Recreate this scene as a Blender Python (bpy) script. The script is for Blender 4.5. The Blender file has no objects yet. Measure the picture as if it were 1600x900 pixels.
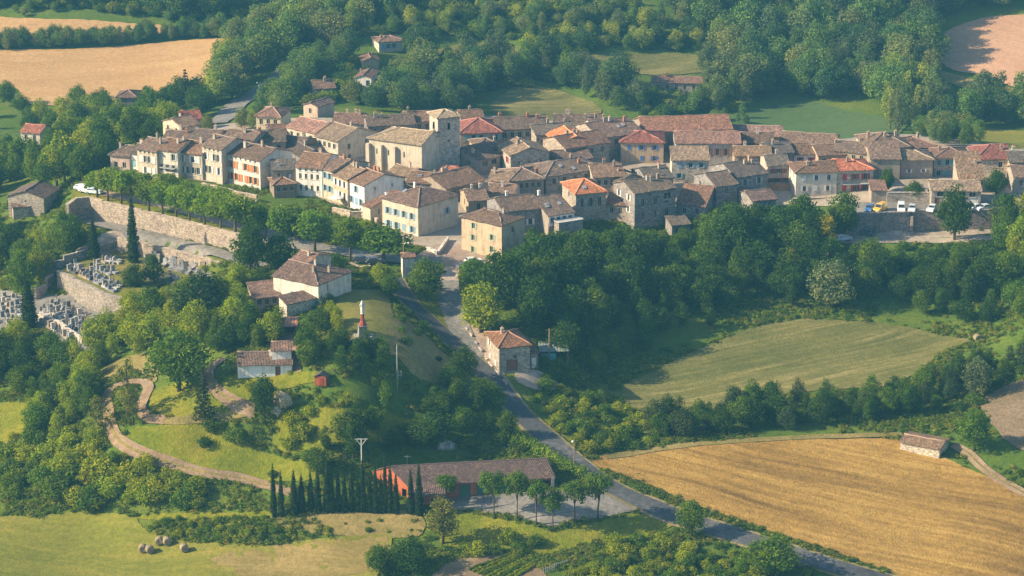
import bpy, bmesh, math, random
import numpy as np
from mathutils import Vector, Matrix, geometry

# ------------------------------------------------------------------ camera, sky, sun, exposure
SC = bpy.context.scene
COL = SC.collection
CAM_Z, TILT, FPX = 190.0, math.radians(18.0), 4000.0
cam_data = bpy.data.cameras.new('camera')
cam_data.sensor_width = 36.0
cam_data.lens = 36.0 * FPX / 1600.0
cam_data.clip_start, cam_data.clip_end = 1.0, 6000.0
cam = bpy.data.objects.new('camera', cam_data)
cam.location = (0, 0, CAM_Z)
cam.rotation_euler = (math.radians(90) - TILT, 0, 0)
COL.objects.link(cam)
SC.camera = cam

SUN_EL = math.radians(30.0)
SUN_AZ = Vector((-0.985, -0.17, 0)).normalized()
SUN_DIR = Vector((SUN_AZ.x * math.cos(SUN_EL), SUN_AZ.y * math.cos(SUN_EL), math.sin(SUN_EL)))
world = bpy.data.worlds.new('World')
SC.world = world
world.use_nodes = True
wn = world.node_tree
for n in list(wn.nodes):
    wn.nodes.remove(n)
sky = wn.nodes.new('ShaderNodeTexSky')
sky.sky_type = 'NISHITA'
sky.sun_disc = False
sky.sun_elevation = SUN_EL
sky.sun_rotation = math.atan2(SUN_AZ.x, SUN_AZ.y)
sky.air_density, sky.dust_density, sky.ozone_density = 1.0, 1.0, 1.5
bg = wn.nodes.new('ShaderNodeBackground')
bg.inputs['Strength'].default_value = 0.10
wo = wn.nodes.new('ShaderNodeOutputWorld')
wn.links.new(sky.outputs[0], bg.inputs['Color'])
wn.links.new(bg.outputs[0], wo.inputs['Surface'])
sun_data = bpy.data.lights.new('sun', 'SUN')
sun_data.energy = 5.0
sun_data.angle = math.radians(0.5)
sun_data.color = (1.0, 0.825, 0.56)
sun = bpy.data.objects.new('sun', sun_data)
sun.rotation_euler = SUN_DIR.to_track_quat('Z', 'Y').to_euler()
sun.location = (-300, 500, 400)
COL.objects.link(sun)
SC.view_settings.view_transform = 'Standard'
SC.view_settings.look = 'None'
SC.view_settings.exposure = 1.05
SC.view_settings.gamma = 1.0
SC.view_settings.use_curve_mapping = False
SC.cycles.max_bounces = 6
SC.cycles.diffuse_bounces = 2
SC.cycles.glossy_bounces = 2
SC.cycles.transmission_bounces = 3
SC.cycles.transparent_max_bounces = 4
SC.cycles.volume_bounces = 1

R = random.Random(7)

# ------------------------------------------------------------------ small helpers
def ray(px, py):
    dx, dy = (px - 800) / FPX, (450 - py) / FPX
    ce, se = math.cos(TILT), math.sin(TILT)
    return Vector((dx, ce + dy * se, -se + dy * ce))

def atz(px, py, z):
    d = ray(px, py)
    t = (z - CAM_Z) / d.z
    return Vector((d.x * t, d.y * t, z))

def tag(o, label=None, cat=None, group=None, kind=None):
    if label: o['label'] = label
    if cat: o['category'] = cat
    if group: o['group'] = group
    if kind: o['kind'] = kind
    return o

def link(name, mesh, parent=None, mats=None):
    o = bpy.data.objects.new(name, mesh)
    COL.objects.link(o)
    if parent is not None:
        o.parent = parent
    if mats is not None:
        for m in (mats if isinstance(mats, (list, tuple)) else [mats]):
            mesh.materials.append(m)
    return o

def empty(name, loc, rz=0.0):
    o = bpy.data.objects.new(name, None)
    o.empty_display_size = 0.5
    COL.objects.link(o)
    o.location = loc
    o.rotation_euler = (0, 0, rz)
    return o

class MB:
    """collects quads, boxes, tubes; build() links them as one mesh object"""
    def __init__(s):
        s.v, s.f, s.mi, s.uv = [], [], [], []
    def poly(s, pts, mi=0, uv=None):
        b = len(s.v)
        s.v += [tuple(p) for p in pts]
        s.f.append(tuple(range(b, b + len(pts))))
        s.mi.append(mi)
        s.uv.append(uv or [(0, 0)] * len(pts))
    def box(s, c, size, rz=0.0, mi=0, taper=1.0):
        x, y, z = size[0] / 2, size[1] / 2, size[2] / 2
        ca, sa = math.cos(rz), math.sin(rz)
        P = []
        for sz in (-1, 1):
            k = taper if sz > 0 else 1.0
            for sx, sy in ((-1, -1), (1, -1), (1, 1), (-1, 1)):
                a, b2 = sx * x * k, sy * y * k
                P.append((c[0] + a * ca - b2 * sa, c[1] + a * sa + b2 * ca, c[2] + sz * z))
        for q in ((3, 2, 1, 0), (4, 5, 6, 7), (0, 1, 5, 4), (1, 2, 6, 5), (2, 3, 7, 6), (3, 0, 4, 7)):
            s.poly([P[i] for i in q], mi)
    def tube(s, pts, rads, n=6, mi=0, cap=True):
        rings = []
        for i, p in enumerate(pts):
            p = Vector(p)
            a = Vector(pts[max(0, i - 1)]); b = Vector(pts[min(len(pts) - 1, i + 1)])
            d = (b - a).normalized()
            u = d.orthogonal().normalized(); w = d.cross(u)
            r = rads[i] if isinstance(rads, (list, tuple)) else rads
            rings.append([p + (u * math.cos(t) + w * math.sin(t)) * r for t in [2 * math.pi * k / n for k in range(n)]])
        for i in range(len(rings) - 1):
            for k in range(n):
                s.poly([rings[i][k], rings[i][(k + 1) % n], rings[i + 1][(k + 1) % n], rings[i + 1][k]], mi)
        if cap:
            s.poly(rings[0][::-1], mi); s.poly(rings[-1], mi)
    def lathe(s, prof, n=12, c=(0, 0, 0), mi=0):
        for i in range(len(prof) - 1):
            (r0, z0), (r1, z1) = prof[i], prof[i + 1]
            for k in range(n):
                a, b = 2 * math.pi * k / n, 2 * math.pi * (k + 1) / n
                s.poly([(c[0] + r0 * math.cos(a), c[1] + r0 * math.sin(a), c[2] + z0), (c[0] + r0 * math.cos(b), c[1] + r0 * math.sin(b), c[2] + z0),
                        (c[0] + r1 * math.cos(b), c[1] + r1 * math.sin(b), c[2] + z1), (c[0] + r1 * math.cos(a), c[1] + r1 * math.sin(a), c[2] + z1)], mi)
    def mesh(s, name, merge=True, smooth=False):
        me = bpy.data.meshes.new(name)
        me.from_pydata(s.v, [], s.f)
        me.polygons.foreach_set('material_index', s.mi)
        uvl = me.uv_layers.new(name='UVMap')
        uvl.data.foreach_set('uv', [c for f in s.uv for p in f for c in p])
        if merge or smooth:
            bm = bmesh.new(); bm.from_mesh(me)
            if merge: bmesh.ops.remove_doubles(bm, verts=bm.verts, dist=0.0005)
            if smooth:
                for f in bm.faces: f.smooth = True
            bm.to_mesh(me); bm.free()
        me.update()
        return me
    def build(s, name, mats, parent=None, smooth=False, merge=True):
        return link(name, s.mesh(name, merge, smooth), parent, mats)

# ------------------------------------------------------------------ materials
def new_mat(name):
    m = bpy.data.materials.new(name)
    m.use_nodes = True
    nt = m.node_tree
    for n in list(nt.nodes): nt.nodes.remove(n)
    out = nt.nodes.new('ShaderNodeOutputMaterial')
    b = nt.nodes.new('ShaderNodeBsdfPrincipled')
    b.inputs['Roughness'].default_value = 0.85
    b.inputs['Specular IOR Level'].default_value = 0.2
    nt.links.new(b.outputs[0], out.inputs['Surface'])
    return m, nt, b, out

class NT:
    """tiny helper to wire nodes"""
    def __init__(s, nt): s.nt = nt
    def n(s, t, **kw):
        nd = s.nt.nodes.new(t)
        for k, v in kw.items(): setattr(nd, k, v)
        return nd
    def set(s, sock, v):
        if hasattr(v, 'links') or isinstance(v, bpy.types.NodeSocket): s.nt.links.new(v, sock)
        else: sock.default_value = v
    def noise(s, vec, scale, detail=3, rough=0.55, dist=0.0):
        nd = s.n('ShaderNodeTexNoise')
        if vec is not None: s.set(nd.inputs['Vector'], vec)
        nd.inputs['Scale'].default_value = scale; nd.inputs['Detail'].default_value = detail
        nd.inputs['Roughness'].default_value = rough; nd.inputs['Distortion'].default_value = dist
        return nd.outputs['Fac']
    def ramp(s, f, stops):
        nd = s.n('ShaderNodeValToRGB'); s.set(nd.inputs[0], f)
        el = nd.color_ramp.elements
        while len(el) < len(stops): el.new(0.5)
        for e, (p, c) in zip(el, stops):
            e.position = p; e.color = (*c, 1) if len(c) == 3 else c
        return nd.outputs[0]
    def mix(s, f, a, b, mode='MIX'):
        nd = s.n('ShaderNodeMix', data_type='RGBA', blend_type=mode)
        s.set(nd.inputs[0], f)
        s.set(nd.inputs[6], (*a, 1) if isinstance(a, tuple) and len(a) == 3 else a)
        s.set(nd.inputs[7], (*b, 1) if isinstance(b, tuple) and len(b) == 3 else b)
        return nd.outputs[2]
    def math(s, op, a, b=0.0, c=0.0):
        nd = s.n('ShaderNodeMath', operation=op)
        s.set(nd.inputs[0], a); s.set(nd.inputs[1], b); s.set(nd.inputs[2], c)
        return nd.outputs[0]
    def mapr(s, f, a, b, c, d):
        nd = s.n('ShaderNodeMapRange'); s.set(nd.inputs[0], f)
        for i, v in enumerate((a, b, c, d)): nd.inputs[1 + i].default_value = v
        return nd.outputs[0]
    def pos(s): return s.n('ShaderNodeNewGeometry').outputs['Position']
    def mapping(s, vec, rot=0.0, scale=(1, 1, 1), vt='POINT'):
        nd = s.n('ShaderNodeMapping', vector_type=vt); s.set(nd.inputs['Vector'], vec)
        nd.inputs['Rotation'].default_value = (0, 0, rot); nd.inputs['Scale'].default_value = scale
        return nd.outputs[0]
    def bump(s, h, b, strength=0.5, dist=0.1):
        nd = s.n('ShaderNodeBump'); s.set(nd.inputs['Height'], h)
        nd.inputs['Strength'].default_value = strength; nd.inputs['Distance'].default_value = dist
        s.nt.links.new(nd.outputs[0], b.inputs['Normal'])

def grey(f, k=1.0): return (f * k, f * k, f * k)

def ground_mat(name, cols, scale=0.05, fine=1.6, bump=0.5, stripes=None, rough=0.95, contrast=1.0):
    """grass, crops, soil: cols = 3 colours from dark to light blended by broad noise, fine noise and optional worked rows"""
    m, nt, b, out = new_mat(name); h = NT(nt)
    p = h.pos()
    a = h.noise(p, scale, 6, 0.62, 0.4)
    c = h.noise(p, fine, 4, 0.7)
    f = h.math('ADD', h.math('MULTIPLY', a, 0.62), h.math('MULTIPLY', c, 0.38))
    if stripes:
        rot, per, amt, stretch = stripes
        wob = h.n('ShaderNodeVectorMath', operation='ADD'); nt.links.new(p, wob.inputs[0])
        bend = h.n('ShaderNodeCombineXYZ'); h.set(bend.inputs[1], h.math('MULTIPLY', h.noise(p, 0.012, 2, 0.5), 26.0)); nt.links.new(bend.outputs[0], wob.inputs[1])
        sp = h.mapping(wob.outputs[0], rot, (stretch, 1.0, 1.0), 'TEXTURE')
        st = h.noise(sp, 1.0 / per, 3, 0.6, 0.3)
        st2 = h.noise(sp, 2.9 / per, 2, 0.5)
        f = h.math('ADD', h.math('MULTIPLY', f, 1 - amt), h.math('MULTIPLY', h.math('ADD', h.math('ADD', h.math('MULTIPLY', st, .42), h.math('MULTIPLY', st2, .28)), h.math('MULTIPLY', h.noise(sp, 0.25 / per, 2, 0.5), .30)), amt))
    lo, hi = 0.5 - 0.17 / contrast, 0.5 + 0.17 / contrast
    col = h.ramp(f, [(lo, cols[0]), (0.5, cols[1]), (hi, cols[2])])
    sp2 = h.noise(p, 0.9, 3, 0.75)
    col = h.mix(1.0, col, h.ramp(sp2, [(0.3, (0.78, 0.8, 0.78)), (0.7, (1.2, 1.18, 1.15))]), 'MULTIPLY')
    nt.links.new(col, b.inputs['Base Color'])
    b.inputs['Roughness'].default_value = rough
    b.inputs['Specular IOR Level'].default_value = 0.08
    h.bump(h.noise(p, 2.2, 4, 0.75), b, bump, 0.5)
    return m

def plain_mat(name, col, rough=0.7, metal=0.0, var=0.12, scale=1.5, spec=0.3):
    m, nt, b, out = new_mat(name); h = NT(nt)
    tc = h.n('ShaderNodeTexCoord').outputs['Object']
    n = h.noise(tc, scale, 4, 0.6)
    c = h.mix(1.0, (*col, 1), h.ramp(n, [(0.3, grey(1 - var)), (0.7, grey(1 + var))]), 'MULTIPLY')
    nt.links.new(c, b.inputs['Base Color'])
    b.inputs['Roughness'].default_value = rough; b.inputs['Metallic'].default_value = metal
    b.inputs['Specular IOR Level'].default_value = spec
    return m

def objcol_mat(name, kind):
    """plaster / stone / roof / paint coloured by the object's own colour"""
    m, nt, b, out = new_mat(name); h = NT(nt)
    oi = h.n('ShaderNodeObjectInfo')
    tcn = h.n('ShaderNodeTexCoord')
    tc = h.n('ShaderNodeVectorMath', operation='ADD')
    nt.links.new(tcn.outputs['Object'], tc.inputs[0])
    cmb = h.n('ShaderNodeCombineXYZ')
    for i in range(3): h.set(cmb.inputs[i], h.math('MULTIPLY', oi.outputs['Random'], 40.0 + 13 * i))
    nt.links.new(cmb.outputs[0], tc.inputs[1])
    v = tc.outputs[0]
    col = oi.outputs['Color']
    if kind == 'plaster':
        a = h.noise(v, 0.55, 6, 0.65, 0.6)
        s = h.noise(h.mapping(v, 0, (2.2, 2.2, 0.22)), 0.9, 4, 0.6)
        col = h.mix(1.0, col, h.ramp(a, [(0.28, (0.70, 0.68, 0.66)), (0.5, (1, 1, 1)), (0.75, (1.14, 1.12, 1.08))]), 'MULTIPLY')
        col = h.mix(1.0, col, h.ramp(s, [(0.33, (0.74, 0.72, 0.70)), (0.52, (1, 1, 1))]), 'MULTIPLY')
        patch = h.ramp(h.noise(v, 0.28, 4, 0.7, 1.0), [(0.58, (0, 0, 0)), (0.66, (1, 1, 1))])
        col = h.mix(h.math('MULTIPLY', patch, 0.55), col, h.mix(1.0, col, (0.68, 0.62, 0.56, 1), 'MULTIPLY'))
        h.bump(h.noise(v, 6, 4, 0.7), b, 0.25, 0.04)
    elif kind == 'stone':
        vo = h.n('ShaderNodeTexVoronoi'); h.set(vo.inputs['Vector'], h.mapping(v, 0, (1, 1, 1.7))); vo.inputs['Scale'].default_value = 2.6
        edge = h.n('ShaderNodeTexVoronoi', feature='DISTANCE_TO_EDGE'); h.set(edge.inputs['Vector'], h.mapping(v, 0, (1, 1, 1.7))); edge.inputs['Scale'].default_value = 2.6
        g = h.n('ShaderNodeSeparateColor'); nt.links.new(vo.outputs['Color'], g.inputs[0])
        col = h.mix(1.0, col, h.ramp(g.outputs[0], [(0.0, (0.58, 0.57, 0.58)), (0.5, (1, 1, 1)), (1.0, (1.4, 1.36, 1.28))]), 'MULTIPLY')
        col = h.mix(1.0, col, h.ramp(edge.outputs['Distance'], [(0.0, (0.70, 0.69, 0.67)), (0.08, (1, 1, 1))]), 'MULTIPLY')
        a = h.noise(v, 0.4, 6, 0.7, 0.8)
        col = h.mix(1.0, col, h.ramp(a, [(0.3, (0.62, 0.60, 0.60)), (0.5, (1, 1, 1)), (0.72, (1.2, 1.17, 1.1))]), 'MULTIPLY')
        h.bump(edge.outputs['Distance'], b, 0.7, 0.12)
    elif kind == 'roof':
        uv = tcn.outputs['UV']
        sx = h.n('ShaderNodeSeparateXYZ'); nt.links.new(uv, sx.inputs[0])
        row = h.math('FLOOR', h.math('MULTIPLY', sx.outputs[0], 1 / 0.30))
        crs = h.math('FLOOR', h.math('MULTIPLY', sx.outputs[1], 1 / 0.42))
        cx = h.n('ShaderNodeCombineXYZ'); h.set(cx.inputs[0], row); h.set(cx.inputs[1], crs); h.set(cx.inputs[2], h.math('MULTIPLY', oi.outputs['Random'], 99))
        wnn = h.n('ShaderNodeTexWhiteNoise'); nt.links.new(cx.outputs[0], wnn.inputs['Vector'])
        col = h.mix(1.0, col, h.ramp(wnn.outputs['Value'], [(0.0, (0.58, 0.58, 0.60)), (0.45, (0.95, 0.95, 0.95)), (0.8, (1.15, 1.1, 1.04)), (1.0, (1.75, 1.62, 1.45))]), 'MULTIPLY')
        a = h.noise(v, 0.85, 6, 0.75, 0.9)
        col = h.mix(1.0, col, h.ramp(a, [(0.3, (0.68, 0.69, 0.70)), (0.5, (1, 1, 1)), (0.72, (1.22, 1.16, 1.08))]), 'MULTIPLY')
        li = h.ramp(h.noise(v, 2.6, 5, 0.75, 0.5), [(0.58, (0, 0, 0)), (0.72, (1, 1, 1))])
        col = h.mix(h.math('MULTIPLY', li, 0.5), col, (0.20, 0.185, 0.14, 1))
        wv = h.math('SINE', h.math('MULTIPLY', sx.outputs[0], 2 * math.pi / 0.30))
        stp = h.math('FRACT', h.math('MULTIPLY', sx.outputs[1], 1 / 0.42))
        hh = h.math('ADD', h.math('MULTIPLY', wv, 0.5), h.math('MULTIPLY', stp, 0.35))
        h.bump(hh, b, 0.8, 0.09)
    elif kind == 'paint':
        a = h.noise(v, 1.2, 4, 0.6)
        col = h.mix(1.0, col, h.ramp(a, [(0.3, grey(0.85)), (0.7, grey(1.1))]), 'MULTIPLY')
        b.inputs['Roughness'].default_value = 0.55
    elif kind == 'carpaint':
        b.inputs['Roughness'].default_value = 0.3; b.inputs['Specular IOR Level'].default_value = 0.5
        b.inputs['Coat Weight'].default_value = 0.6
        a = h.noise(v, 2.0, 4, 0.6)
        col = h.mix(1.0, col, h.ramp(a, [(0.3, grey(0.9)), (0.7, grey(1.05))]), 'MULTIPLY')
    nt.links.new(col, b.inputs['Base Color'])
    return m

def leaf_mat(name, instanced):
    m, nt, b, out = new_mat(name); h = NT(nt)
    if instanced:
        at = h.n('ShaderNodeAttribute', attribute_type='INSTANCER', attribute_name='tint')
        col = at.outputs['Color']
    else:
        col = h.n('ShaderNodeObjectInfo').outputs['Color']
    isl = h.n('ShaderNodeNewGeometry').outputs['Random Per Island']
    ct = h.n('ShaderNodeAttribute', attribute_type='GEOMETRY', attribute_name='clump')
    col = h.mix(1.0, col, h.ramp(isl, [(0.0, (0.62, 0.66, 0.6)), (0.5, (1, 1, 1)), (1.0, (1.5, 1.36, 1.15))]), 'MULTIPLY')
    col = h.mix(1.0, col, h.ramp(ct.outputs['Fac'], [(0.0, (0.72, 0.78, 0.85)), (0.5, (1, 1, 1)), (1.0, (1.38, 1.22, 1.0))]), 'MULTIPLY')
    nt.links.new(col, b.inputs['Base Color'])
    b.inputs['Roughness'].default_value = 0.6; b.inputs['Specular IOR Level'].default_value = 0.12
    tr = h.n('ShaderNodeBsdfTranslucent')
    nt.links.new(h.mix(1.0, col, (1.5, 1.5, 0.4, 1), 'MULTIPLY'), tr.inputs['Color'])
    mx = h.n('ShaderNodeMixShader'); mx.inputs[0].default_value = 0.42
    nt.links.new(b.outputs[0], mx.inputs[1]); nt.links.new(tr.outputs[0], mx.inputs[2])
    nt.links.new(mx.outputs[0], out.inputs['Surface'])
    return m

M = {}
for k in ('plaster', 'stone', 'roof', 'paint', 'carpaint'): M[k] = objcol_mat(k, k)
M['leaf'] = leaf_mat('leaf', False)
M['wood_leaf'] = leaf_mat('wood_leaf', True)
M['bark'] = plain_mat('bark', (0.10, 0.075, 0.05), 0.95, var=0.35, scale=3)
M['glass'] = plain_mat('window_glass', (0.025, 0.03, 0.035), 0.15, var=0.3, spec=0.5)
M['frame'] = plain_mat('window_frame', (0.42, 0.38, 0.32), 0.7)
M['dark'] = plain_mat('dark_interior', (0.02, 0.018, 0.016), 0.9)
M['rubber'] = plain_mat('tyre_rubber', (0.02, 0.02, 0.02), 0.8)
M['concrete'] = plain_mat('concrete', (0.42, 0.40, 0.37), 0.9, var=0.2)
M['timber'] = plain_mat('timber', (0.22, 0.15, 0.09), 0.85, var=0.25, scale=3)
M['steel'] = plain_mat('galvanised_steel', (0.45, 0.46, 0.47), 0.45, 0.6)
# ------------------------------------------------------------------ the lie of the land: heights known at points, smooth in between
CTRL = [  # (column, row, height): ground seen there
 (-60,830,-.2),(0,835,0),(150,815,1.2),(250,850,1.0),(430,850,2.5),(600,845,3.5),(0,900,-1),(300,900,0),(560,900,1.5),(700,890,2.5),(850,890,3),(1000,890,3),(1150,890,2.2),(-100,960,-2),(400,1000,-2),(900,1000,0),(1400,1000,-1),
 (430,802,6),(540,796,6.5),(640,796,6.5),(720,792,6.3),(800,806,6.2),(860,820,6),(950,800,6),(860,850,3.4),(740,850,3.6),(1000,835,3.6),
 (210,805,3.2),(320,800,4.6),(60,800,1.5),(20,760,3),
 (1300,888,2.4),(1400,915,1),(1120,828,4.2),(1010,788,6),(930,740,8),(870,697,10),(820,652,12.5),(790,618,14.3),(745,573,17),(705,535,19.3),(665,498,21.6),(630,466,24),
 (970,715,8),(1100,702,8.5),(1250,692,9),(1420,684,9.5),(1600,770,7),(1700,800,6),(1600,890,2.5),(1700,930,0),(1300,780,6),(1450,830,4.3),(1150,760,6.8),(1520,730,8),
 (980,622,9.5),(1110,640,9.5),(1240,504,13.5),(1400,510,13),(1520,531,12.5),(1260,590,10.6),(1420,590,11),(1080,550,12),(1180,660,9.3),(1350,650,9.8),(1480,620,10.5),
 (1600,640,12),(1560,720,9),(1600,560,15),(1700,600,15),(1600,500,17),
 (900,560,14.5),(850,610,13.5),(900,650,11.5),(800,580,17.2),(830,582,16.5),(840,520,19.5),(760,480,22.5),(780,430,24),(900,440,20),(900,390,22.5),(1000,430,19),(1000,370,21.2),(1060,390,19.8),(1150,430,17.5),(1150,350,23),(1250,420,17),(1250,360,21),(1350,430,17),(1330,372,20),(1450,372,20),(1540,380,20),(1500,440,17),(1600,430,19),(1600,360,22),(1700,400,22),
 (567,527,27),(570,458,27),(530,500,27),(612,500,26.2),(600,545,25),(560,600,21.8),(640,560,23),(650,610,18.5),(700,590,18.2),(720,640,14.5),(640,660,14),(540,680,15),(580,740,9.2),(640,722,9.2),(720,712,9),(800,712,9.2),(760,680,11.5),(500,740,10),(440,740,9),(680,690,11.5),
 (425,762,7.9),(330,742,8.8),(235,716,10.2),(182,686,12),(168,642,14.3),(174,606,16),(200,590,17),(232,600,16.8),(222,640,15.6),(250,658,15.3),(300,662,15.2),(395,645,17.4),(350,622,19),(325,590,20.8),(345,567,22.2),
 (412,583,22),(460,560,23.6),(480,590,22.6),(430,610,20.2),(440,640,17),(400,690,12.5),(330,690,12.2),(280,610,18),(270,560,19.5),(300,510,20),(380,500,23.5),(400,470,25),(470,472,26.2),(540,450,26.5),(500,430,26),(440,420,24.5),
 (60,640,7),(0,670,5),(60,740,4),(120,700,7.5),(0,600,7.5),(250,775,5.6),(350,775,6.3),(130,620,11.5),(100,570,11),(180,560,15.5),(-80,650,4),
 (30,500,13),(120,500,14),(150,490,14.2),(0,460,13),(60,470,13.5),(100,530,12.5),(180,510,16),(220,480,18.2),(150,425,19),(200,405,19.6),(240,430,19.3),(300,430,20.2),(340,440,20.8),(100,412,18.5),
 (118,345,21.6),(180,356,21.8),(250,376,22),(320,394,22.2),(372,408,22.4),(420,395,24),(160,385,21),(60,400,15),(20,350,16),(80,350,18),(100,320,19.5),(-60,380,13),
 (160,300,26),(250,320,26),(330,345,26),(400,350,26),(460,372,25.6),(560,398,25),(620,400,25),(600,430,25),(690,400,24.6),(712,440,24.2),(712,500,20.2),(740,395,24.4),(200,262,26),(300,285,26),(400,310,26),(480,330,25.6),(560,350,25.2),(650,370,25),
 (140,280,25),(30,335,17),(100,290,20),(60,260,12),(0,280,10),
 (250,230,25),(350,215,25),(450,220,26),(550,240,26.5),(650,260,26.5),(750,260,26),(850,260,25.5),(850,330,24.5),(950,260,25),(950,330,24),(1050,250,25),(1100,330,23.5),(1200,250,24.5),(1200,320,23),(1300,230,24),(1300,310,24),(1400,320,24.2),(1400,250,24),(1500,320,24.2),(1500,260,24),(1600,320,24.2),(1600,250,23.5),(1700,300,24),
 (480,185,22),(600,190,24),(750,190,24),(900,195,23),(1050,195,22),(1150,205,20),(1300,212,19),(1450,215,18),(1560,225,18),
 (200,200,8),(130,200,4),(45,220,3),(0,180,2),(-100,200,2),(260,205,13),(290,200,16),(380,180,12),(330,185,9),(420,178,14),
 (100,160,3),(200,160,4),(300,150,6),(0,130,4.5),(0,85,8),(150,72,9),(300,65,10),(150,40,12.5),(0,30,13),(150,0,17),(300,20,14),(-150,100,6),
 (400,130,9),(380,155,8.5),(480,75,14),(500,150,10),(580,130,11),(590,90,14),(620,60,17),(700,85,13),(760,70,14),(650,130,9),(850,165,5),(780,140,7),(900,150,5.5),(740,180,6),(700,20,20),(850,20,20),(560,10,18),(420,20,15),(820,60,16),(950,70,14),(1000,110,9),(1050,130,8),(940,120,10),
 (1000,170,4.5),(1100,170,4),(1200,185,3),(1260,160,3.5),(1400,192,3),(1340,180,3),(1050,40,16),(1200,100,9),(1200,20,17),(1350,120,8),(1350,30,17),(1450,100,9),(1470,60,12.5),(1530,30,15),(1600,22,16),(1590,137,8),(1540,118,8.5),(1700,100,11),(1480,150,5),(1550,170,4.5),(1500,205,2.5),(1600,210,2.5),(1700,200,4),
]
ANCH = [(-400,450,0),(400,450,2),(-400,600,8),(420,600,18),(-420,760,4),(420,760,6),(-420,900,12),(420,900,14),(0,330,-3),(-300,330,-4),(300,330,-3),(-350,1050,30),(0,1050,34),(350,1050,34),(-180,1050,30),(180,1050,34)]
def _ctrl():
    P, Z = [], []
    for px, py, z in CTRL:
        w = atz(px, py, z); P.append((w.x, w.y)); Z.append(z)
    for x, y, z in ANCH: P.append((x, y)); Z.append(z)
    return np.array(P), np.array(Z, float)
_P, _Z = _ctrl()
def _U(r2):
    return np.where(r2 > 1e-9, 0.5 * r2 * np.log(np.maximum(r2, 1e-9)), 0.0)
_sc = 100.0
_A = _P / _sc
_n = len(_A)
_K = _U(((_A[:, None, :] - _A[None, :, :]) ** 2).sum(-1)) + np.eye(_n) * 0.0008
_Q = np.hstack([np.ones((_n, 1)), _A])
_L = np.zeros((_n + 3, _n + 3)); _L[:_n, :_n] = _K; _L[:_n, _n:] = _Q; _L[_n:, :_n] = _Q.T
_w = np.linalg.solve(_L, np.concatenate([_Z, np.zeros(3)]))
def tps(x, y):
    p = np.stack([x, y], -1) / _sc
    o = np.zeros(len(p))
    for i in range(0, len(p), 8000):
        q = p[i:i + 8000]
        o[i:i + 8000] = _U(((q[:, None, :] - _A[None]) ** 2).sum(-1)) @ _w[:_n] + _w[_n] + q @ _w[_n + 1:]
    return o
def axis(lo, hi, step, out_lo, out_hi):
    a = list(np.arange(lo, hi + 1e-6, step)); s = step
    while a[-1] < out_hi: s *= 1.25; a.append(a[-1] + s)
    s = step
    while a[0] > out_lo: s *= 1.25; a.insert(0, a[0] - s)
    return np.array(a)
GX = axis(-235, 235, 2.5, -700, 700)
GY = axis(395, 940, 2.5, -60, 1600)
_gx, _gy = np.meshgrid(GX, GY)
_in = tps(np.clip(_gx, -330, 330).ravel(), np.clip(_gy, 340, 1040).ravel()).reshape(_gx.shape)
_far = 34 + 0.10 * np.maximum(_gy - 1000, 0) + 6 * np.sin(_gx * 0.013 + 1) * np.clip((_gy - 960) / 200, 0, 1)
_t = np.clip((_gy - 960) / 120, 0, 1); _t = _t * _t * (3 - 2 * _t)
GZ = _in * (1 - _t) + _far * _t
GZ += 0.10 * np.sin(_gx * 0.9 + 1.3 * np.sin(_gy * 0.31)) * np.sin(_gy * 0.7 + np.sin(_gx * 0.4))

def hz(x, y):
    i = int(np.clip(np.searchsorted(GX, x) - 1, 0, len(GX) - 2)); j = int(np.clip(np.searchsorted(GY, y) - 1, 0, len(GY) - 2))
    u = (x - GX[i]) / (GX[i + 1] - GX[i]); v = (y - GY[j]) / (GY[j + 1] - GY[j])
    a, b, c, d = GZ[j, i], GZ[j, i + 1], GZ[j + 1, i + 1], GZ[j + 1, i]
    # same diagonal as the mesh triangles
    if u >= v: return float(a + u * (b - a) + v * (c - b))
    return float(a + v * (d - a) + u * (c - d))

def gp(px, py):
    """the point of the ground seen at that column and row"""
    d = ray(px, py)
    t0, t = 330.0, 330.0
    while t < 1500:
        if CAM_Z + d.z * t < hz(d.x * t, d.y * t): break
        t0 = t; t += 3.0
    for _ in range(14):
        m = (t0 + t) / 2
        if CAM_Z + d.z * m < hz(d.x * m, d.y * m): t = m
        else: t0 = m
    x, y = d.x * t, d.y * t
    return Vector((x, y, hz(x, y)))

def carve(poly, z_max):
    """lower the land under a terrace so that its own top shows"""
    n = len(poly)
    for j in range(len(GY)):
        if GY[j] < min(p[1] for p in poly) - 1 or GY[j] > max(p[1] for p in poly) + 1: continue
        for i in range(len(GX)):
            if inside(GX[i], GY[j], poly): GZ[j, i] = min(GZ[j, i], z_max)

def inside(x, y, poly):
    c = False; n = len(poly); j = n - 1
    for i in range(n):
        xi, yi = poly[i][0], poly[i][1]; xj, yj = poly[j][0], poly[j][1]
        if (yi > y) != (yj > y) and x < (xj - xi) * (y - yi) / (yj - yi) + xi: c = not c
        j = i
    return c

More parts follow.
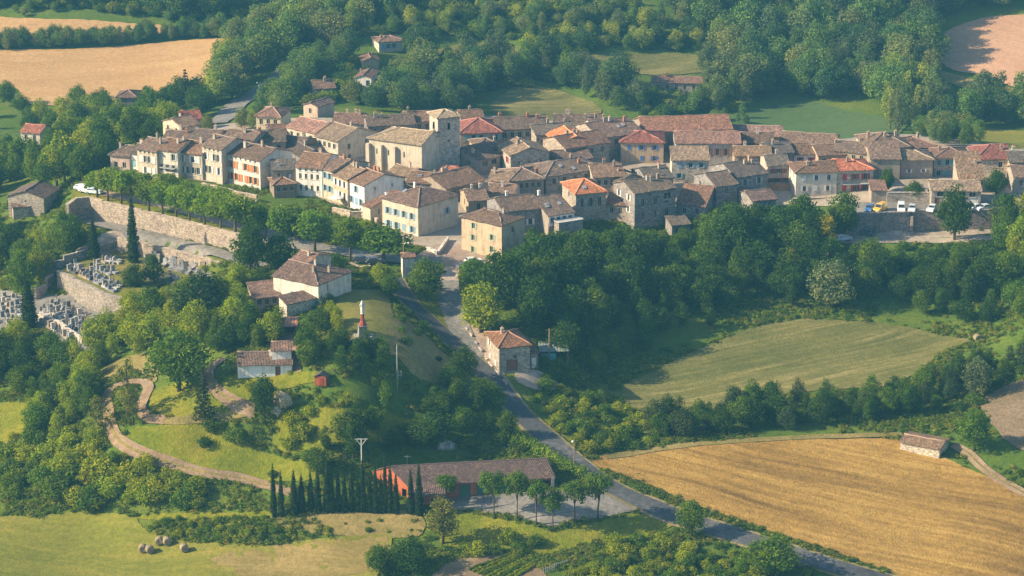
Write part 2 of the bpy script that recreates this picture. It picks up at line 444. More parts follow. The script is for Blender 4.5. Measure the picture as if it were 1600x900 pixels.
# terraces held by retaining walls (the ground is cut back under them)
PROM_Z, TOMB_Z, CARS_Z = 26.3, 19.2, 24.6
PROM_EDGE = [atz(x, y, PROM_Z) for x, y in ((106, 322), (118, 313), (140, 311), (160, 317), (250, 338), (310, 353), (374, 369))]
PROM_POLY = PROM_EDGE + [atz(x, y, PROM_Z) for x, y in ((420, 352), (400, 330), (300, 292), (215, 270), (150, 280), (118, 293))]
TOMB_EDGE = [atz(x, y, TOMB_Z) for x, y in ((90, 425), (128, 444), (162, 461), (200, 470))]
TOMB_POLY = TOMB_EDGE + [atz(x, y, TOMB_Z) for x, y in ((262, 440), (330, 432), (300, 412), (240, 396), (190, 384), (140, 398))]
CARS_EDGE = [atz(x, y, CARS_Z) for x, y in ((1316, 338), (1421, 334), (1422, 332), (1560, 331), (1650, 331))]
CARS_POLY = CARS_EDGE + [atz(x, y, CARS_Z) for x, y in ((1650, 318), (1540, 314), (1400, 316), (1330, 316))]
for _poly, _z in ((PROM_POLY, PROM_Z), (TOMB_POLY, TOMB_Z), (CARS_POLY, CARS_Z)): carve(_poly, _z - 0.35)
def cut_foot(edge, z_foot, depth=5.0):
    """keep the ground in front of a retaining wall down at its foot"""
    for a, b in zip(edge[:-1], edge[1:]):
        d = (b - a); d.z = 0; n = Vector((d.y, -d.x, 0)).normalized()
        quad = [a + n * -0.2, b + n * -0.2, b + n * depth, a + n * depth]
        carve([(q.x, q.y) for q in quad], z_foot)
cut_foot(PROM_EDGE[2:], 22.2, 4.0); cut_foot(TOMB_EDGE, 14.2, 4.0); cut_foot(CARS_EDGE, 19.8, 5.0)

def ease(px_line, z_line, half, fade=4.0):
    """an even bed for a road cut along the slope"""
    pts = [atz(x, y, z) for (x, y), z in zip(px_line, z_line)]
    for j in range(len(GY)):
        if not 520 < GY[j] < 640: continue
        for i in range(len(GX)):
            if not -130 < GX[i] < -20: continue
            best = None
            for a, b in zip(pts[:-1], pts[1:]):
                d = (b - a).xy; t = max(0, min(1, (Vector((GX[i], GY[j])) - a.xy).dot(d) / d.length_squared)); q = a.lerp(b, t)
                dist = math.hypot(GX[i] - q.x, GY[j] - q.y)
                if best is None or dist < best[0]: best = (dist, q.z)
            k = 1 if best[0] < half else max(0, 1 - (best[0] - half) / fade)
            if k > 0 and not inside(GX[i], GY[j], TOMB_POLY): GZ[j, i] += (best[1] - GZ[j, i]) * k
ease([(100, 340), (150, 350), (200, 362), (250, 375), (320, 392), (378, 410), (430, 424)], [21.0, 21.6, 21.8, 22.0, 22.2, 22.4, 23.4], 4.5, 3.5)
for _poly, _z in ((PROM_POLY, PROM_Z), (TOMB_POLY, TOMB_Z)): carve(_poly, _z - 0.35)

def terrain_mesh():
    ny, nx = GZ.shape
    v = np.stack([_gx.ravel(), _gy.ravel(), GZ.ravel()], -1)
    idx = np.arange(ny * nx).reshape(ny, nx)
    a, b, c, d = idx[:-1, :-1].ravel(), idx[:-1, 1:].ravel(), idx[1:, 1:].ravel(), idx[1:, :-1].ravel()
    tri = np.concatenate([np.stack([a, b, c], -1), np.stack([a, c, d], -1)])
    me = bpy.data.meshes.new('ground')
    me.vertices.add(len(v)); me.vertices.foreach_set('co', v.ravel())
    me.loops.add(tri.size); me.loops.foreach_set('vertex_index', tri.ravel())
    me.polygons.add(len(tri)); me.polygons.foreach_set('loop_start', np.arange(0, tri.size, 3))
    me.polygons.foreach_set('use_smooth', np.ones(len(tri), bool))
    me.update(calc_edges=True); me.validate()
    return me

G_GRASS = [(0.045, 0.09, 0.010), (0.09, 0.14, 0.016), (0.18, 0.185, 0.03)]
tag(link('ground', terrain_mesh(), None, ground_mat('meadow_grass', G_GRASS, 0.035, 1.2, 0.6)), kind='structure')

def smooth_loop(pts, k=5, closed=True):
    out = []; n = len(pts)
    for i in range(n if closed else n - 1):
        p0, p1, p2, p3 = (pts[(i - 1) % n], pts[i], pts[(i + 1) % n], pts[(i + 2) % n]) if closed else (pts[max(i - 1, 0)], pts[i], pts[i + 1], pts[min(i + 2, n - 1)])
        for s in range(k):
            t = s / k
            out.append(tuple(0.5 * (2 * p1[c] + (p2[c] - p0[c]) * t + (2 * p0[c] - 5 * p1[c] + 4 * p2[c] - p3[c]) * t * t + (3 * p1[c] - p0[c] - 3 * p2[c] + p3[c]) * t ** 3) for c in (0, 1)))
    if not closed: out.append((pts[-1][0], pts[-1][1]))
    return out

def drape(name, poly, mat, lift=0.1, step=3.0, flat_z=None, jitter=0.25, seed=1, kind='structure'):
    """a sheet that follows the ground inside a world polygon"""
    rr = random.Random(seed)
    dense = []
    for a, b in zip(poly, poly[1:] + poly[:1]):
        n = max(1, int(math.dist(a[:2], b[:2]) / 1.5))
        for i in range(n):
            t = i / n
            dense.append(Vector((a[0] + (b[0] - a[0]) * t + rr.uniform(-jitter, jitter), a[1] + (b[1] - a[1]) * t + rr.uniform(-jitter, jitter))))
    xs = [p.x for p in dense]; ys = [p.y for p in dense]
    pts = list(dense); nb = len(dense)
    if flat_z is None:
        x = min(xs)
        while x < max(xs):
            y = min(ys)
            while y < max(ys):
                if inside(x, y, dense): pts.append(Vector((x + rr.uniform(-.3, .3), y + rr.uniform(-.3, .3))))
                y += step
            x += step
    r = geometry.delaunay_2d_cdt(pts, [], [list(range(nb))], 1, 1e-5)
    me = bpy.data.meshes.new(name)
    me.from_pydata([(p.x, p.y, (flat_z if flat_z is not None else hz(p.x, p.y)) + lift) for p in r[0]], [], r[2])
    bm = bmesh.new(); bm.from_mesh(me)
    for f in bm.faces:
        f.smooth = True
        if f.normal.z < 0: f.normal_flip()
    bm.to_mesh(me); bm.free()
    return tag(link(name, me, None, mat), kind=kind)

def area(name, px, mat, lift=0.1, smooth=True, step=2.0, jitter=0.25):
    w = [gp(*p) for p in px]
    w = [(p.x, p.y) for p in w]
    return drape(name, smooth_loop(w, 5) if smooth else w, mat, lift + 0.08, step, None, jitter, len(px) * 7 + int(px[0][0]))

def strip_pts(line, width):
    L, Rr = [], []
    for i, p in enumerate(line):
        a = Vector(line[max(i - 1, 0)]); b = Vector(line[min(i + 1, len(line) - 1)])
        d = (b - a).normalized(); n = Vector((-d.y, d.x)); w = width / 2
        L.append((p[0] + n.x * w, p[1] + n.y * w)); Rr.append((p[0] - n.x * w, p[1] - n.y * w))
    return L, Rr

LINES = []
def road(name, px, width, mat, lift=0.2, z=None):
    lift += 0.16 if z is None else 0
    w = [gp(*p) if z is None else atz(p[0], p[1], z) for p in px]
    line = smooth_loop([(p.x, p.y) for p in w], 6, False)
    LINES.append((name, width, line))
    L, Rr = strip_pts(line, width)
    m = MB(); nc = 6
    for i in range(len(line) - 1):
        for k in range(nc):
            q = []
            for (ii, kk) in ((i, k), (i, k + 1), (i + 1, k + 1), (i + 1, k)):
                t = kk / nc
                x, y = L[ii][0] + (Rr[ii][0] - L[ii][0]) * t, L[ii][1] + (Rr[ii][1] - L[ii][1]) * t
                q.append((x, y, (hz(x, y) if z is None else z) + lift))
            m.poly(q[::-1])
    o = m.build(name, mat, None, smooth=True)
    bm = bmesh.new(); bm.from_mesh(o.data); bmesh.ops.recalc_face_normals(bm, faces=bm.faces)
    if sum(f.normal.z for f in bm.faces) < 0:
        for f in bm.faces: f.normal_flip()
    bm.to_mesh(o.data); bm.free()
    return tag(o, kind='structure'), line
# ------------------------------------------------------------------ fields, lawns, roads, tracks
WHEAT = [(0.34, 0.20, 0.085), (0.45, 0.275, 0.125), (0.54, 0.345, 0.17)]
m_wheat = ground_mat('ripe_wheat', WHEAT, 0.03, 1.0, 0.5, (math.radians(10), 3.0, 0.5, 14))
m_stub = ground_mat('wheat_stubble', [(0.155, 0.09, 0.024), (0.325, 0.195, 0.05), (0.51, 0.33, 0.098)], 0.035, 1.3, 0.7, (math.radians(-24), 3.0, 0.62, 22), contrast=1.4)
m_mown = ground_mat('mown_hay', [(0.085, 0.10, 0.024), (0.16, 0.152, 0.045), (0.33, 0.265, 0.11)], 0.05, 1.4, 0.6, (math.radians(24), 2.4, 0.7, 20), contrast=1.3)
m_meadow = ground_mat('hay_meadow', [(0.11, 0.13, 0.016), (0.18, 0.178, 0.028), (0.29, 0.23, 0.05)], 0.03, 1.0, 0.4, (math.radians(-11), 2.5, 0.4, 12), contrast=1.35)
m_scrub = ground_mat('scrub_soil', [(0.10, 0.09, 0.04), (0.19, 0.14, 0.085), (0.28, 0.20, 0.13)], 0.06, 1.4, 0.6)
m_pasture = ground_mat('pasture', [(0.06, 0.10, 0.03), (0.085, 0.135, 0.042), (0.12, 0.16, 0.055)], 0.02, 0.6, 0.3)
m_dry = ground_mat('dry_grass', [(0.13, 0.12, 0.035), (0.23, 0.185, 0.065), (0.36, 0.26, 0.11)], 0.09, 1.6, 0.6)
m_lawn = ground_mat('sunny_lawn', [(0.10, 0.115, 0.02), (0.17, 0.16, 0.035), (0.25, 0.20, 0.06)], 0.10, 1.2, 0.3)
m_vivid = ground_mat('rough_green_grass', [(0.085, 0.125, 0.008), (0.17, 0.185, 0.014), (0.29, 0.24, 0.03)], 0.07, 1.1, 0.7)
m_soil = ground_mat('garden_soil', [(0.14, 0.10, 0.06), (0.22, 0.155, 0.095), (0.30, 0.22, 0.14)], 0.15, 2.0, 0.5)
m_asph = ground_mat('asphalt', [(0.05, 0.053, 0.06), (0.085, 0.087, 0.094), (0.18, 0.172, 0.168)], 0.045, 0.8, 0.15)
m_asph2 = ground_mat('patched_asphalt', [(0.14, 0.13, 0.125), (0.20, 0.185, 0.17), (0.28, 0.25, 0.22)], 0.08, 0.9, 0.15)
m_track = ground_mat('dirt_track', [(0.17, 0.115, 0.07), (0.26, 0.18, 0.115), (0.37, 0.27, 0.185)], 0.12, 1.2, 0.4)
m_gravel = ground_mat('pink_gravel', [(0.24, 0.17, 0.13), (0.34, 0.255, 0.205), (0.45, 0.36, 0.29)], 0.12, 1.4, 0.3)
m_pale = ground_mat('pale_paving', [(0.26, 0.21, 0.165), (0.35, 0.29, 0.235), (0.45, 0.38, 0.31)], 0.12, 1.2, 0.25)

m_vergedirt = ground_mat('verge_dirt', [(0.12, 0.12, 0.04), (0.22, 0.18, 0.085), (0.33, 0.26, 0.15)], 0.1, 1.4, 0.4)
area('hay_meadow', [(-60, 826), (60, 808), (140, 802), (205, 808), (225, 825), (300, 848), (430, 852), (560, 839), (612, 842), (590, 905), (560, 960), (-60, 960)], m_meadow, 0.10)
m_hay = ground_mat('raked_hay', [(0.15, 0.125, 0.035), (0.235, 0.18, 0.06), (0.34, 0.25, 0.10)], 0.05, 1.2, 0.5, (math.radians(-11), 2.0, 0.5, 14), contrast=1.3)
drape('raked_patch', smooth_loop([(p.x, p.y) for p in [gp(*q) for q in ((330, 872), (400, 858), (480, 852), (560, 843), (606, 846), (585, 890), (480, 905), (380, 900), (340, 886))]]), m_hay, 0.21, 2.0, None, 0.7, 4)
area('stubble_field', [(924, 722), (1000, 705), (1200, 691), (1330, 687), (1410, 688), (1448, 704), (1500, 727), (1600, 773), (1720, 835), (1740, 975), (1480, 925), (1380, 890), (1250, 847), (1100, 795), (1000, 754)], m_stub, 0.12)
area('mown_field', [(972, 608), (1010, 585), (1080, 552), (1150, 522), (1240, 500), (1340, 503), (1430, 515), (1515, 532), (1480, 548), (1440, 575), (1400, 600), (1330, 608), (1250, 614), (1180, 625), (1120, 642), (1040, 650), (985, 638)], m_mown, 0.12)
area('scrub_field', [(1535, 628), (1600, 592), (1720, 555), (1720, 720), (1600, 706), (1555, 670)], m_scrub, 0.12)
area('wheat_field', [(-60, 86), (80, 78), (200, 72), (300, 63), (357, 63), (346, 90), (326, 110), (322, 135), (280, 150), (160, 166), (30, 161), (35, 146), (0, 132), (-60, 132)], m_wheat, 0.15)
area('upper_wheat_field', [(-60, 28), (60, 30), (200, 37), (298, 42), (280, 49), (200, 58), (100, 61), (0, 63), (-60, 66)], m_wheat, 0.15)
m_wheat2 = ground_mat('reddish_wheat', [(0.36, 0.20, 0.12), (0.46, 0.265, 0.165), (0.54, 0.33, 0.21)], 0.03, 1.0, 0.5, (math.radians(-50), 3.0, 0.5, 14))
area('hillside_wheat_field', [(1462, 62), (1530, 30), (1600, 23), (1720, 14), (1720, 150), (1590, 137), (1540, 118), (1480, 106)], m_wheat2, 0.15)
area('field_margin', [(1475, 112), (1600, 142), (1720, 156), (1720, 180), (1600, 166), (1540, 148), (1470, 124)], m_dry, 0.12)
area('green_field', [(1140, 190), (1200, 168), (1260, 158), (1330, 175), (1412, 190), (1410, 205), (1330, 216), (1180, 218)], m_pasture, 0.12)
area('fallow_field', [(765, 170), (790, 145), (825, 134), (890, 148), (940, 172), (910, 190), (800, 186)], m_mown, 0.12)
area('hill_pasture', [(672, 82), (740, 67), (800, 74), (800, 90), (690, 97)], m_lawn, 0.12)
area('slope_pasture', [(880, 98), (940, 84), (1060, 84), (1110, 95), (1110, 112), (1000, 116)], m_mown, 0.12)
area('far_strip_field', [(1480, 206), (1560, 203), (1660, 218), (1660, 234), (1540, 227)], m_meadow, 0.12)
area('statue_lawn', [(526, 458), (560, 453), (603, 456), (612, 480), (616, 520), (604, 545), (570, 552), (532, 532), (528, 490)], m_lawn, 0.10)
area('roadside_lawn', [(626, 460), (660, 456), (692, 462), (699, 512), (690, 514), (655, 482)], m_vivid, 0.08)
area('cottage_garden', [(350, 592), (372, 583), (430, 584), (490, 582), (500, 596), (430, 606), (440, 622), (400, 640), (372, 622), (345, 606)], m_vivid, 0.10)
area('grassy_slope', [(192, 690), (215, 668), (250, 666), (330, 668), (380, 690), (440, 716), (505, 730), (490, 752), (430, 754), (330, 736), (240, 712)], m_vivid, 0.10)
area('track_bend_grass', [(238, 612), (275, 600), (310, 600), (340, 628), (375, 648), (300, 655), (258, 650), (236, 640)], m_vivid, 0.10)
area('dry_slope', [(612, 500), (640, 505), (690, 550), (722, 585), (690, 600), (650, 590), (622, 560), (606, 545)], m_dry, 0.10)
area('gold_slope', [(150, 590), (195, 560), (240, 555), (245, 590), (236, 598), (205, 580), (165, 602)], m_dry, 0.10)
area('cypress_bank', [(425, 806), (540, 800), (650, 800), (660, 835), (610, 842), (540, 838), (450, 830)], m_dry, 0.08)
area('green_bank', [(690, 798), (800, 814), (858, 830), (905, 822), (960, 810), (1012, 797), (1058, 815), (1010, 836), (900, 856), (850, 868), (760, 858), (690, 850)], m_vivid, 0.06)
area('green_strip', [(215, 806), (330, 803), (428, 801), (430, 808), (330, 812), (225, 813)], m_vivid, 0.06)
area('left_meadow', [(-60, 645), (38, 630), (44, 662), (20, 690), (-60, 704)], m_vivid, 0.06)
area('hill_front_grass', [(440, 650), (500, 640), (560, 640), (640, 655), (680, 675), (640, 690), (560, 690), (490, 705), (430, 700)], m_vivid, 0.05)
area('village_streets', [(170, 268), (300, 205), (450, 185), (600, 185), (760, 182), (950, 186), (1150, 198), (1300, 208), (1450, 212), (1600, 225), (1700, 240), (1700, 318), (1400, 320), (1200, 322), (1060, 335), (900, 345), (830, 365), (760, 400), (700, 395), (640, 380), (585, 338), (530, 322), (462, 300), (300, 281)], m_pale, 0.06, True, 4.0)
area('village_square', [(650, 400), (700, 378), (748, 398), (775, 412), (726, 418), (716, 440), (722, 470), (700, 474), (690, 450), (668, 425), (640, 412)], m_gravel, 0.12)
area('gravel_verge', [(727, 512), (748, 512), (766, 540), (786, 580), (790, 598), (772, 592), (748, 556)], m_gravel, 0.12)
area('cemetery_ground', [(-60, 455), (40, 462), (100, 462), (165, 490), (180, 500), (150, 545), (100, 535), (60, 512), (-60, 520)], m_asph2, 0.08)
area('warehouse_yard', [(655, 782), (720, 776), (800, 772), (870, 768), (930, 768), (975, 770), (1012, 790), (960, 806), (905, 815), (855, 823), (795, 806), (700, 794)], m_asph2, 0.14)
area('kitchen_garden', [(690, 885), (760, 866), (790, 866), (840, 885), (850, 925), (680, 925)], m_soil, 0.1)
area('house_yard', [(805, 585), (838, 580), (862, 592), (880, 606), (850, 612), (815, 602)], m_gravel, 0.1)
area('cottage_forecourt', [(425, 530), (452, 520), (470, 540), (470, 580), (456, 585), (452, 550), (420, 545)], m_track, 0.1)

MAIN_PX = [(612, 436), (622, 452), (640, 474), (668, 500), (705, 535), (745, 573), (790, 620), (820, 655), (860, 690), (905, 728), (960, 766), (1030, 798), (1120, 829), (1220, 861), (1300, 886), (1400, 916), (1520, 950), (1680, 992), (1900, 1050)]
_, MAIN = road('main_road', MAIN_PX, 4.2, m_asph, 0.20)
road('road_verge', MAIN_PX, 5.6, m_vergedirt, 0.13)
road('lane', [(700, 440), (702, 470), (712, 500), (724, 530), (740, 562)], 4.6, m_asph2, 0.17)
for q in ([(425, 762), (380, 750), (330, 742), (280, 730), (235, 716), (200, 700), (180, 684), (172, 662), (168, 640), (166, 620)], [(375, 636), (350, 621), (332, 604), (325, 588)], [(1500, 702), (1515, 712), (1540, 736), (1580, 762), (1640, 792)]):
    road('track_grass', q, .45, m_dry, 0.22)
road('dirt_track', [(455, 772), (425, 762), (380, 750), (330, 742), (280, 730), (235, 716), (200, 700), (180, 684), (172, 662), (168, 640), (166, 620), (176, 606)], 2.2, m_track, 0.16)
road('hairpin_track', [(176, 606), (196, 600), (222, 598), (232, 606), (226, 622), (220, 640), (232, 654), (258, 658)], 2.1, m_track, 0.17)
road('cottage_track', [(396, 646), (375, 636), (350, 621), (332, 604), (325, 588), (332, 574), (350, 562)], 2.2, m_track, 0.16)
road('foot_path', [(254, 659), (280, 659), (320, 656), (360, 651), (398, 646)], 1.5, m_dry, 0.14)
road('farm_track', [(945, 715), (1050, 700), (1200, 688), (1330, 683), (1410, 681)], 1.9, m_dry, 0.15)
road('field_track', [(1490, 697), (1515, 712), (1540, 736), (1580, 762), (1640, 792)], 2.2, m_track, 0.16)
road('cemetery_road', [(112, 342), (150, 350), (200, 362), (250, 375), (320, 392), (378, 410), (410, 420)], 4.4, m_asph2, 0.38)
road('cemetery_ramp', [(196, 364), (180, 374), (155, 384), (128, 394)], 5.0, m_pale, 0.2)
road('promenade_road', [(400, 362), (460, 382), (520, 392), (580, 402), (640, 408), (690, 408)], 5.0, m_asph2, 0.18)
road('avenue', [(335, 195), (362, 172), (395, 150), (430, 125), (462, 97), (490, 72)], 7.0, m_asph2, 0.2)
road('valley_lane', [(120, 205), (140, 196), (160, 190), (210, 196)], 4.0, m_pale, 0.2)
drape('promenade', [(p.x, p.y) for p in PROM_POLY], m_vivid, 0.0, 3, PROM_Z, 0.0)
road('promenade_path', [(140, 298), (180, 306), (250, 320), (330, 342), (385, 358)], 3.6, m_gravel, 0.1, PROM_Z)
drape('cemetery_terrace', [(p.x, p.y) for p in TOMB_POLY], m_lawn, 0.0, 3, TOMB_Z, 0.0)
drape('car_park', [(p.x, p.y) for p in CARS_POLY], m_asph2, 0.0, 3, CARS_Z, 0.0)
area('lower_car_park', [(1300, 372), (1340, 364), (1470, 362), (1560, 364), (1560, 374), (1440, 380), (1320, 382)], m_pale, 0.12)
# ------------------------------------------------------------------ trees
HID = bpy.data.collections.new('tree_forms')          # source shapes for the copies; not linked to the scene
rng = np.random.default_rng(5)

def leaf_mesh(name, clumps, leaf, cover, up=0.0, flat=1.0, inner=0.25):
    """many small leaf faces over the surface of uneven clumps; clumps = (x, y, z, rx, rz)"""
    V, T = [], []
    for (cx, cy, cz, rx, rz_) in clumps:
        area_ = 4 * math.pi * (rx * rx * 2 + rz_ * rx) / 3
        n = max(12, int(area_ * cover / (leaf * leaf)))
        d = rng.normal(size=(n, 3)); d /= np.linalg.norm(d, axis=1)[:, None]
        rr = np.where(rng.random(n) < inner, rng.uniform(0.3, 0.8, n), rng.uniform(0.82, 1.12, n))
        # ragged: every clump bulges where a low-frequency wave says so
        ph = rng.uniform(0, 6.28, 3)
        rr *= 1 + 0.16 * np.sin(3.1 * d[:, 0] + ph[0]) * np.sin(2.7 * d[:, 1] + ph[1]) + 0.1 * np.sin(5 * d[:, 2] + ph[2])
        p = np.array([cx, cy, cz]) + d * rr[:, None] * np.array([rx, rx, rz_])
        nrm = d * 0.9 + rng.normal(size=(n, 3)) * 0.45 + np.array([0, 0, up]); nrm /= np.linalg.norm(nrm, axis=1)[:, None]
        t = np.cross(nrm, rng.normal(size=(n, 3))); t /= np.linalg.norm(t, axis=1)[:, None]
        b = np.cross(nrm, t)
        s = leaf * rng.uniform(0.6, 1.25, n)[:, None]
        q = np.stack([p - t * s * 0.75, p - b * s * 0.5, p + t * s * 0.75, p + b * s * 0.5], 1)
        V.append(q.reshape(-1, 3)); T.append(np.full(n * 4, rng.uniform(0, 1)))
    V = np.concatenate(V); T = np.concatenate(T); nq = len(V) // 4
    me = bpy.data.meshes.new(name)
    me.vertices.add(len(V)); me.vertices.foreach_set('co', V.ravel())
    me.loops.add(len(V)); me.loops.foreach_set('vertex_index', np.arange(len(V)))
    me.polygons.add(nq); me.polygons.foreach_set('loop_start', np.arange(0, len(V), 4))
    at = me.attributes.new('clump', 'FLOAT', 'POINT'); at.data.foreach_set('value', T)
    me.update(calc_edges=True)
    return me

def trunk_mesh(name, h, r, limbs, lean=0.0):
    m = MB()
    pts = [(0, 0, -0.6), (lean * .1 * h, 0.02 * h, h * .35), (lean * .25 * h, -0.02 * h, h * .7), (lean * .4 * h, 0, h)]
    m.tube(pts, [r * 1.25, r, r * .75, r * .35], 7)
    for (x, y, z, z0) in limbs:
        b = (lean * .3 * z0, 0, z0)
        m.tube([b, ((b[0] + x) / 2, y / 2, z0 + (z - z0) * .6), (x, y, z)], [r * .5, r * .32, r * .12], 5)
    me = m.mesh(name, True, True)
    me.materials.append(M['bark'])
    return me

FORM = {}
def form(kind, H, crown, trunk):
    FORM.setdefault(kind, []).append((H, crown, trunk))

def clump_crown(rr, n, w, z0, z1, r0, r1, squash=0.85, top=0.55, lobes=None):
    """clumps spread unevenly through an egg-shaped crown"""
    out = []; zc, hz_ = (z0 + z1) / 2, (z1 - z0) / 2
    k = 0
    while len(out) < n and k < 4000:
        k += 1
        a = rr.uniform(0, 6.283); u = rr.uniform(-1, 1)
        prof = math.sqrt(max(0.02, 1 - abs(u) ** 2.2)) * (1.0 if u < 0 else 1 - (1 - top) * u * .8)
        rad = w / 2 * prof * math.sqrt(rr.uniform(0.25, 1)) * (0.86 + .2 * math.sin(3 * a + (lobes or 0)))
        r = rr.uniform(r0, r1)
        c = (rad * math.cos(a) * .86, rad * math.sin(a) * .86, zc + u * (hz_ - r * .7), r, r * squash)
        if all((c[0] - o[0]) ** 2 + (c[1] - o[1]) ** 2 + (c[2] - o[2]) ** 2 > (0.5 * (r + o[3])) ** 2 for o in out): out.append(c)
    return out

def build_forms():
    rr = random.Random(11)
    for i in range(5):                                  # round broadleaf, 10 m tall, 8 m wide
        cl = clump_crown(rr, 30, 8.2, 1.0, 10.2, 1.0, 1.9, .85, .55, i)
        cl.append((0, 0, 5.4, 2.6, 3.2))
        limbs = [(c[0] * .7, c[1] * .7, c[2], rr.uniform(1.6, 4)) for c in cl[:6]]
        form('broadleaf', 10, leaf_mesh('broadleaf_crown', cl, 0.34, 0.60), trunk_mesh('broadleaf_trunk', 7, .26, limbs, rr.uniform(-.1, .1)))
    for i in range(3):                                  # airy, taller crown
        cl = clump_crown(rr, 26, 6.4, 1.6, 12.0, .8, 1.5, .95, .4, i + 2)
        cl.append((0, 0, 6, 1.6, 3.6))
        limbs = [(c[0] * .7, c[1] * .7, c[2], rr.uniform(2, 6)) for c in cl[:7]]
        form('tall', 12, leaf_mesh('tall_crown', cl, 0.33, 0.55), trunk_mesh('tall_trunk', 9, .22, limbs, rr.uniform(-.08, .08)))
    for i in range(3):                                  # poplar
        cl = clump_crown(rr, 24, 4.4, 1.5, 16.0, .7, 1.3, 1.5, .35, i)
        cl.append((0, 0, 8, 1.2, 5.5))
        form('poplar', 16, leaf_mesh('poplar_crown', cl, 0.42, 0.5), trunk_mesh('poplar_trunk', 13, .25, [(c[0] * .6, c[1] * .6, c[2], c[2] - 2) for c in cl[:6]], 0))
    for i in range(3):                                  # avenue tree, clipped ball on a clear trunk
        cl = clump_crown(rr, 24, 6.8, 2.7, 8.0, .9, 1.5, .8, .8, i)
        cl.append((0, 0, 5.2, 2.2, 1.9))
        limbs = [(c[0] * .75, c[1] * .75, c[2], rr.uniform(2.2, 3)) for c in cl[:7]]
        form('avenue', 8, leaf_mesh('avenue_crown', cl, 0.36, 0.66), trunk_mesh('avenue_trunk', 4.8, .24, limbs, rr.uniform(-.06, .06)))
    for i in range(4):                                  # cypress
        cl = []; hgt = 10.0
        for k in range(38):
            u = k / 37; rad = .92 * (1 - u) ** .62 * min(1, .55 + u * 5) + .10
            a = rr.uniform(0, 6.28); q = rad * .10
            cl.append((q * math.cos(a), q * math.sin(a), .25 + u * (hgt - .3), rad * rr.uniform(.85, .98), .5))
        form('cypress', 10, leaf_mesh('cypress_crown', cl, 0.22, 0.95, .25), trunk_mesh('cypress_trunk', 6, .16, [], 0))
    for i in range(3):                                  # umbrella pine
        cl = []
        for k in range(20):
            a = rr.uniform(0, 6.28); q = 2.2 * math.sqrt(rr.random())
            cl.append((q * math.cos(a), q * math.sin(a), 6.6 - .18 * q * q + rr.uniform(-.5, .5), rr.uniform(.75, 1.15), rr.uniform(.6, .85)))
        for k in range(7):
            a = rr.uniform(0, 6.28); q = rr.uniform(.8, 1.9)
            cl.append((q * math.cos(a), q * math.sin(a), rr.uniform(4.2, 5.2), rr.uniform(.6, .9), .7))
        limbs = [(c[0] * .8, c[1] * .8, c[2], rr.uniform(2.9, 4)) for c in cl[:9]]
        form('umbrella_pine', 7.5, leaf_mesh('umbrella_pine_crown', cl, 0.27, 0.58, .5), trunk_mesh('umbrella_pine_trunk', 5.2, .15, limbs, [.12, -.08, .2][i]))
    for i in range(2):                                  # open pine with upswept branches
        cl = clump_crown(rr, 26, 4.8, 1.6, 8.6, .55, .95, .75, .5, i)
        limbs = [(c[0] * .85, c[1] * .85, c[2], max(1.2, c[2] - 1.2)) for c in cl[:12]]
        form('pine', 9, leaf_mesh('pine_crown', cl, 0.26, 0.42, .4), trunk_mesh('pine_trunk', 8, .17, limbs, .03))
    for i in range(2):                                  # fir
        cl = []
        for k in range(13):
            u = k / 12; rad = 2.6 * (1 - u) ** .9 + .15; nb = max(3, int(9 * (1 - u) + 2))
            for j in range(nb):
                a = 6.28 * j / nb + rr.uniform(-.3, .3)
                for t in (.35, .68, .95): cl.append((rad * t * math.cos(a), rad * t * math.sin(a), 1.0 + u * 9 - .35 * rad * t * .5, .42 * (1.15 - t * .5), .22))
        form('fir', 10, leaf_mesh('fir_crown', cl, 0.24, 0.5, .3), trunk_mesh('fir_trunk', 9.6, .17, [], 0))
    for i in range(4):                                  # shrub down to the ground, 3 m tall, 4 m wide
        cl = clump_crown(rr, 17, 4.2, -.2, 3.1, .55, 1.05, .85, .6, i)
        cl.append((0, 0, 1.1, 1.4, 1.2))
        limbs = [(c[0] * .7, c[1] * .7, c[2], .2) for c in cl[:4]]
        form('shrub', 3, leaf_mesh('shrub_crown', cl, 0.25, 0.62), trunk_mesh('shrub_stem', 1.6, .07, limbs, 0))
build_forms()
for k, fs in FORM.items():
    for (H, c, t) in fs: c.materials.append(M['leaf'])

TREES = []          # world places already taken, for spacing
def jig(col, rr, a=0.16):
    k = 1 + rr.uniform(-a, a); w = rr.uniform(-a, a) * .6
    return (col[0] * k * (1 + w), col[1] * k, col[2] * k * (1 - w), 1.0)

def tree(kind, loc, h, w=None, col=(0.06, 0.10, 0.02), label=None, cat='tree', group=None, name=None, rr=R):
    fs = FORM[kind]; H, cm, tm = fs[rr.randrange(len(fs))]
    s = h / H; sw = (w if w else s) 
    root = empty(name or {'broadleaf': 'broadleaf_tree', 'tall': 'broadleaf_tree', 'avenue': 'avenue_tree', 'shrub': 'shrub'}.get(kind, kind if kind in ('cypress', 'umbrella_pine') else kind + '_tree'), loc, rr.uniform(0, 6.28))
    root.scale = (s * sw if w else s, s * sw if w else s, s)
    tag(root, label, cat, group)
    c = link('crown', cm, root); c.color = jig(col, rr)
    link('stem' if kind == 'shrub' else 'trunk', tm, root)
    TREES.append((loc[0], loc[1], h))
    return root

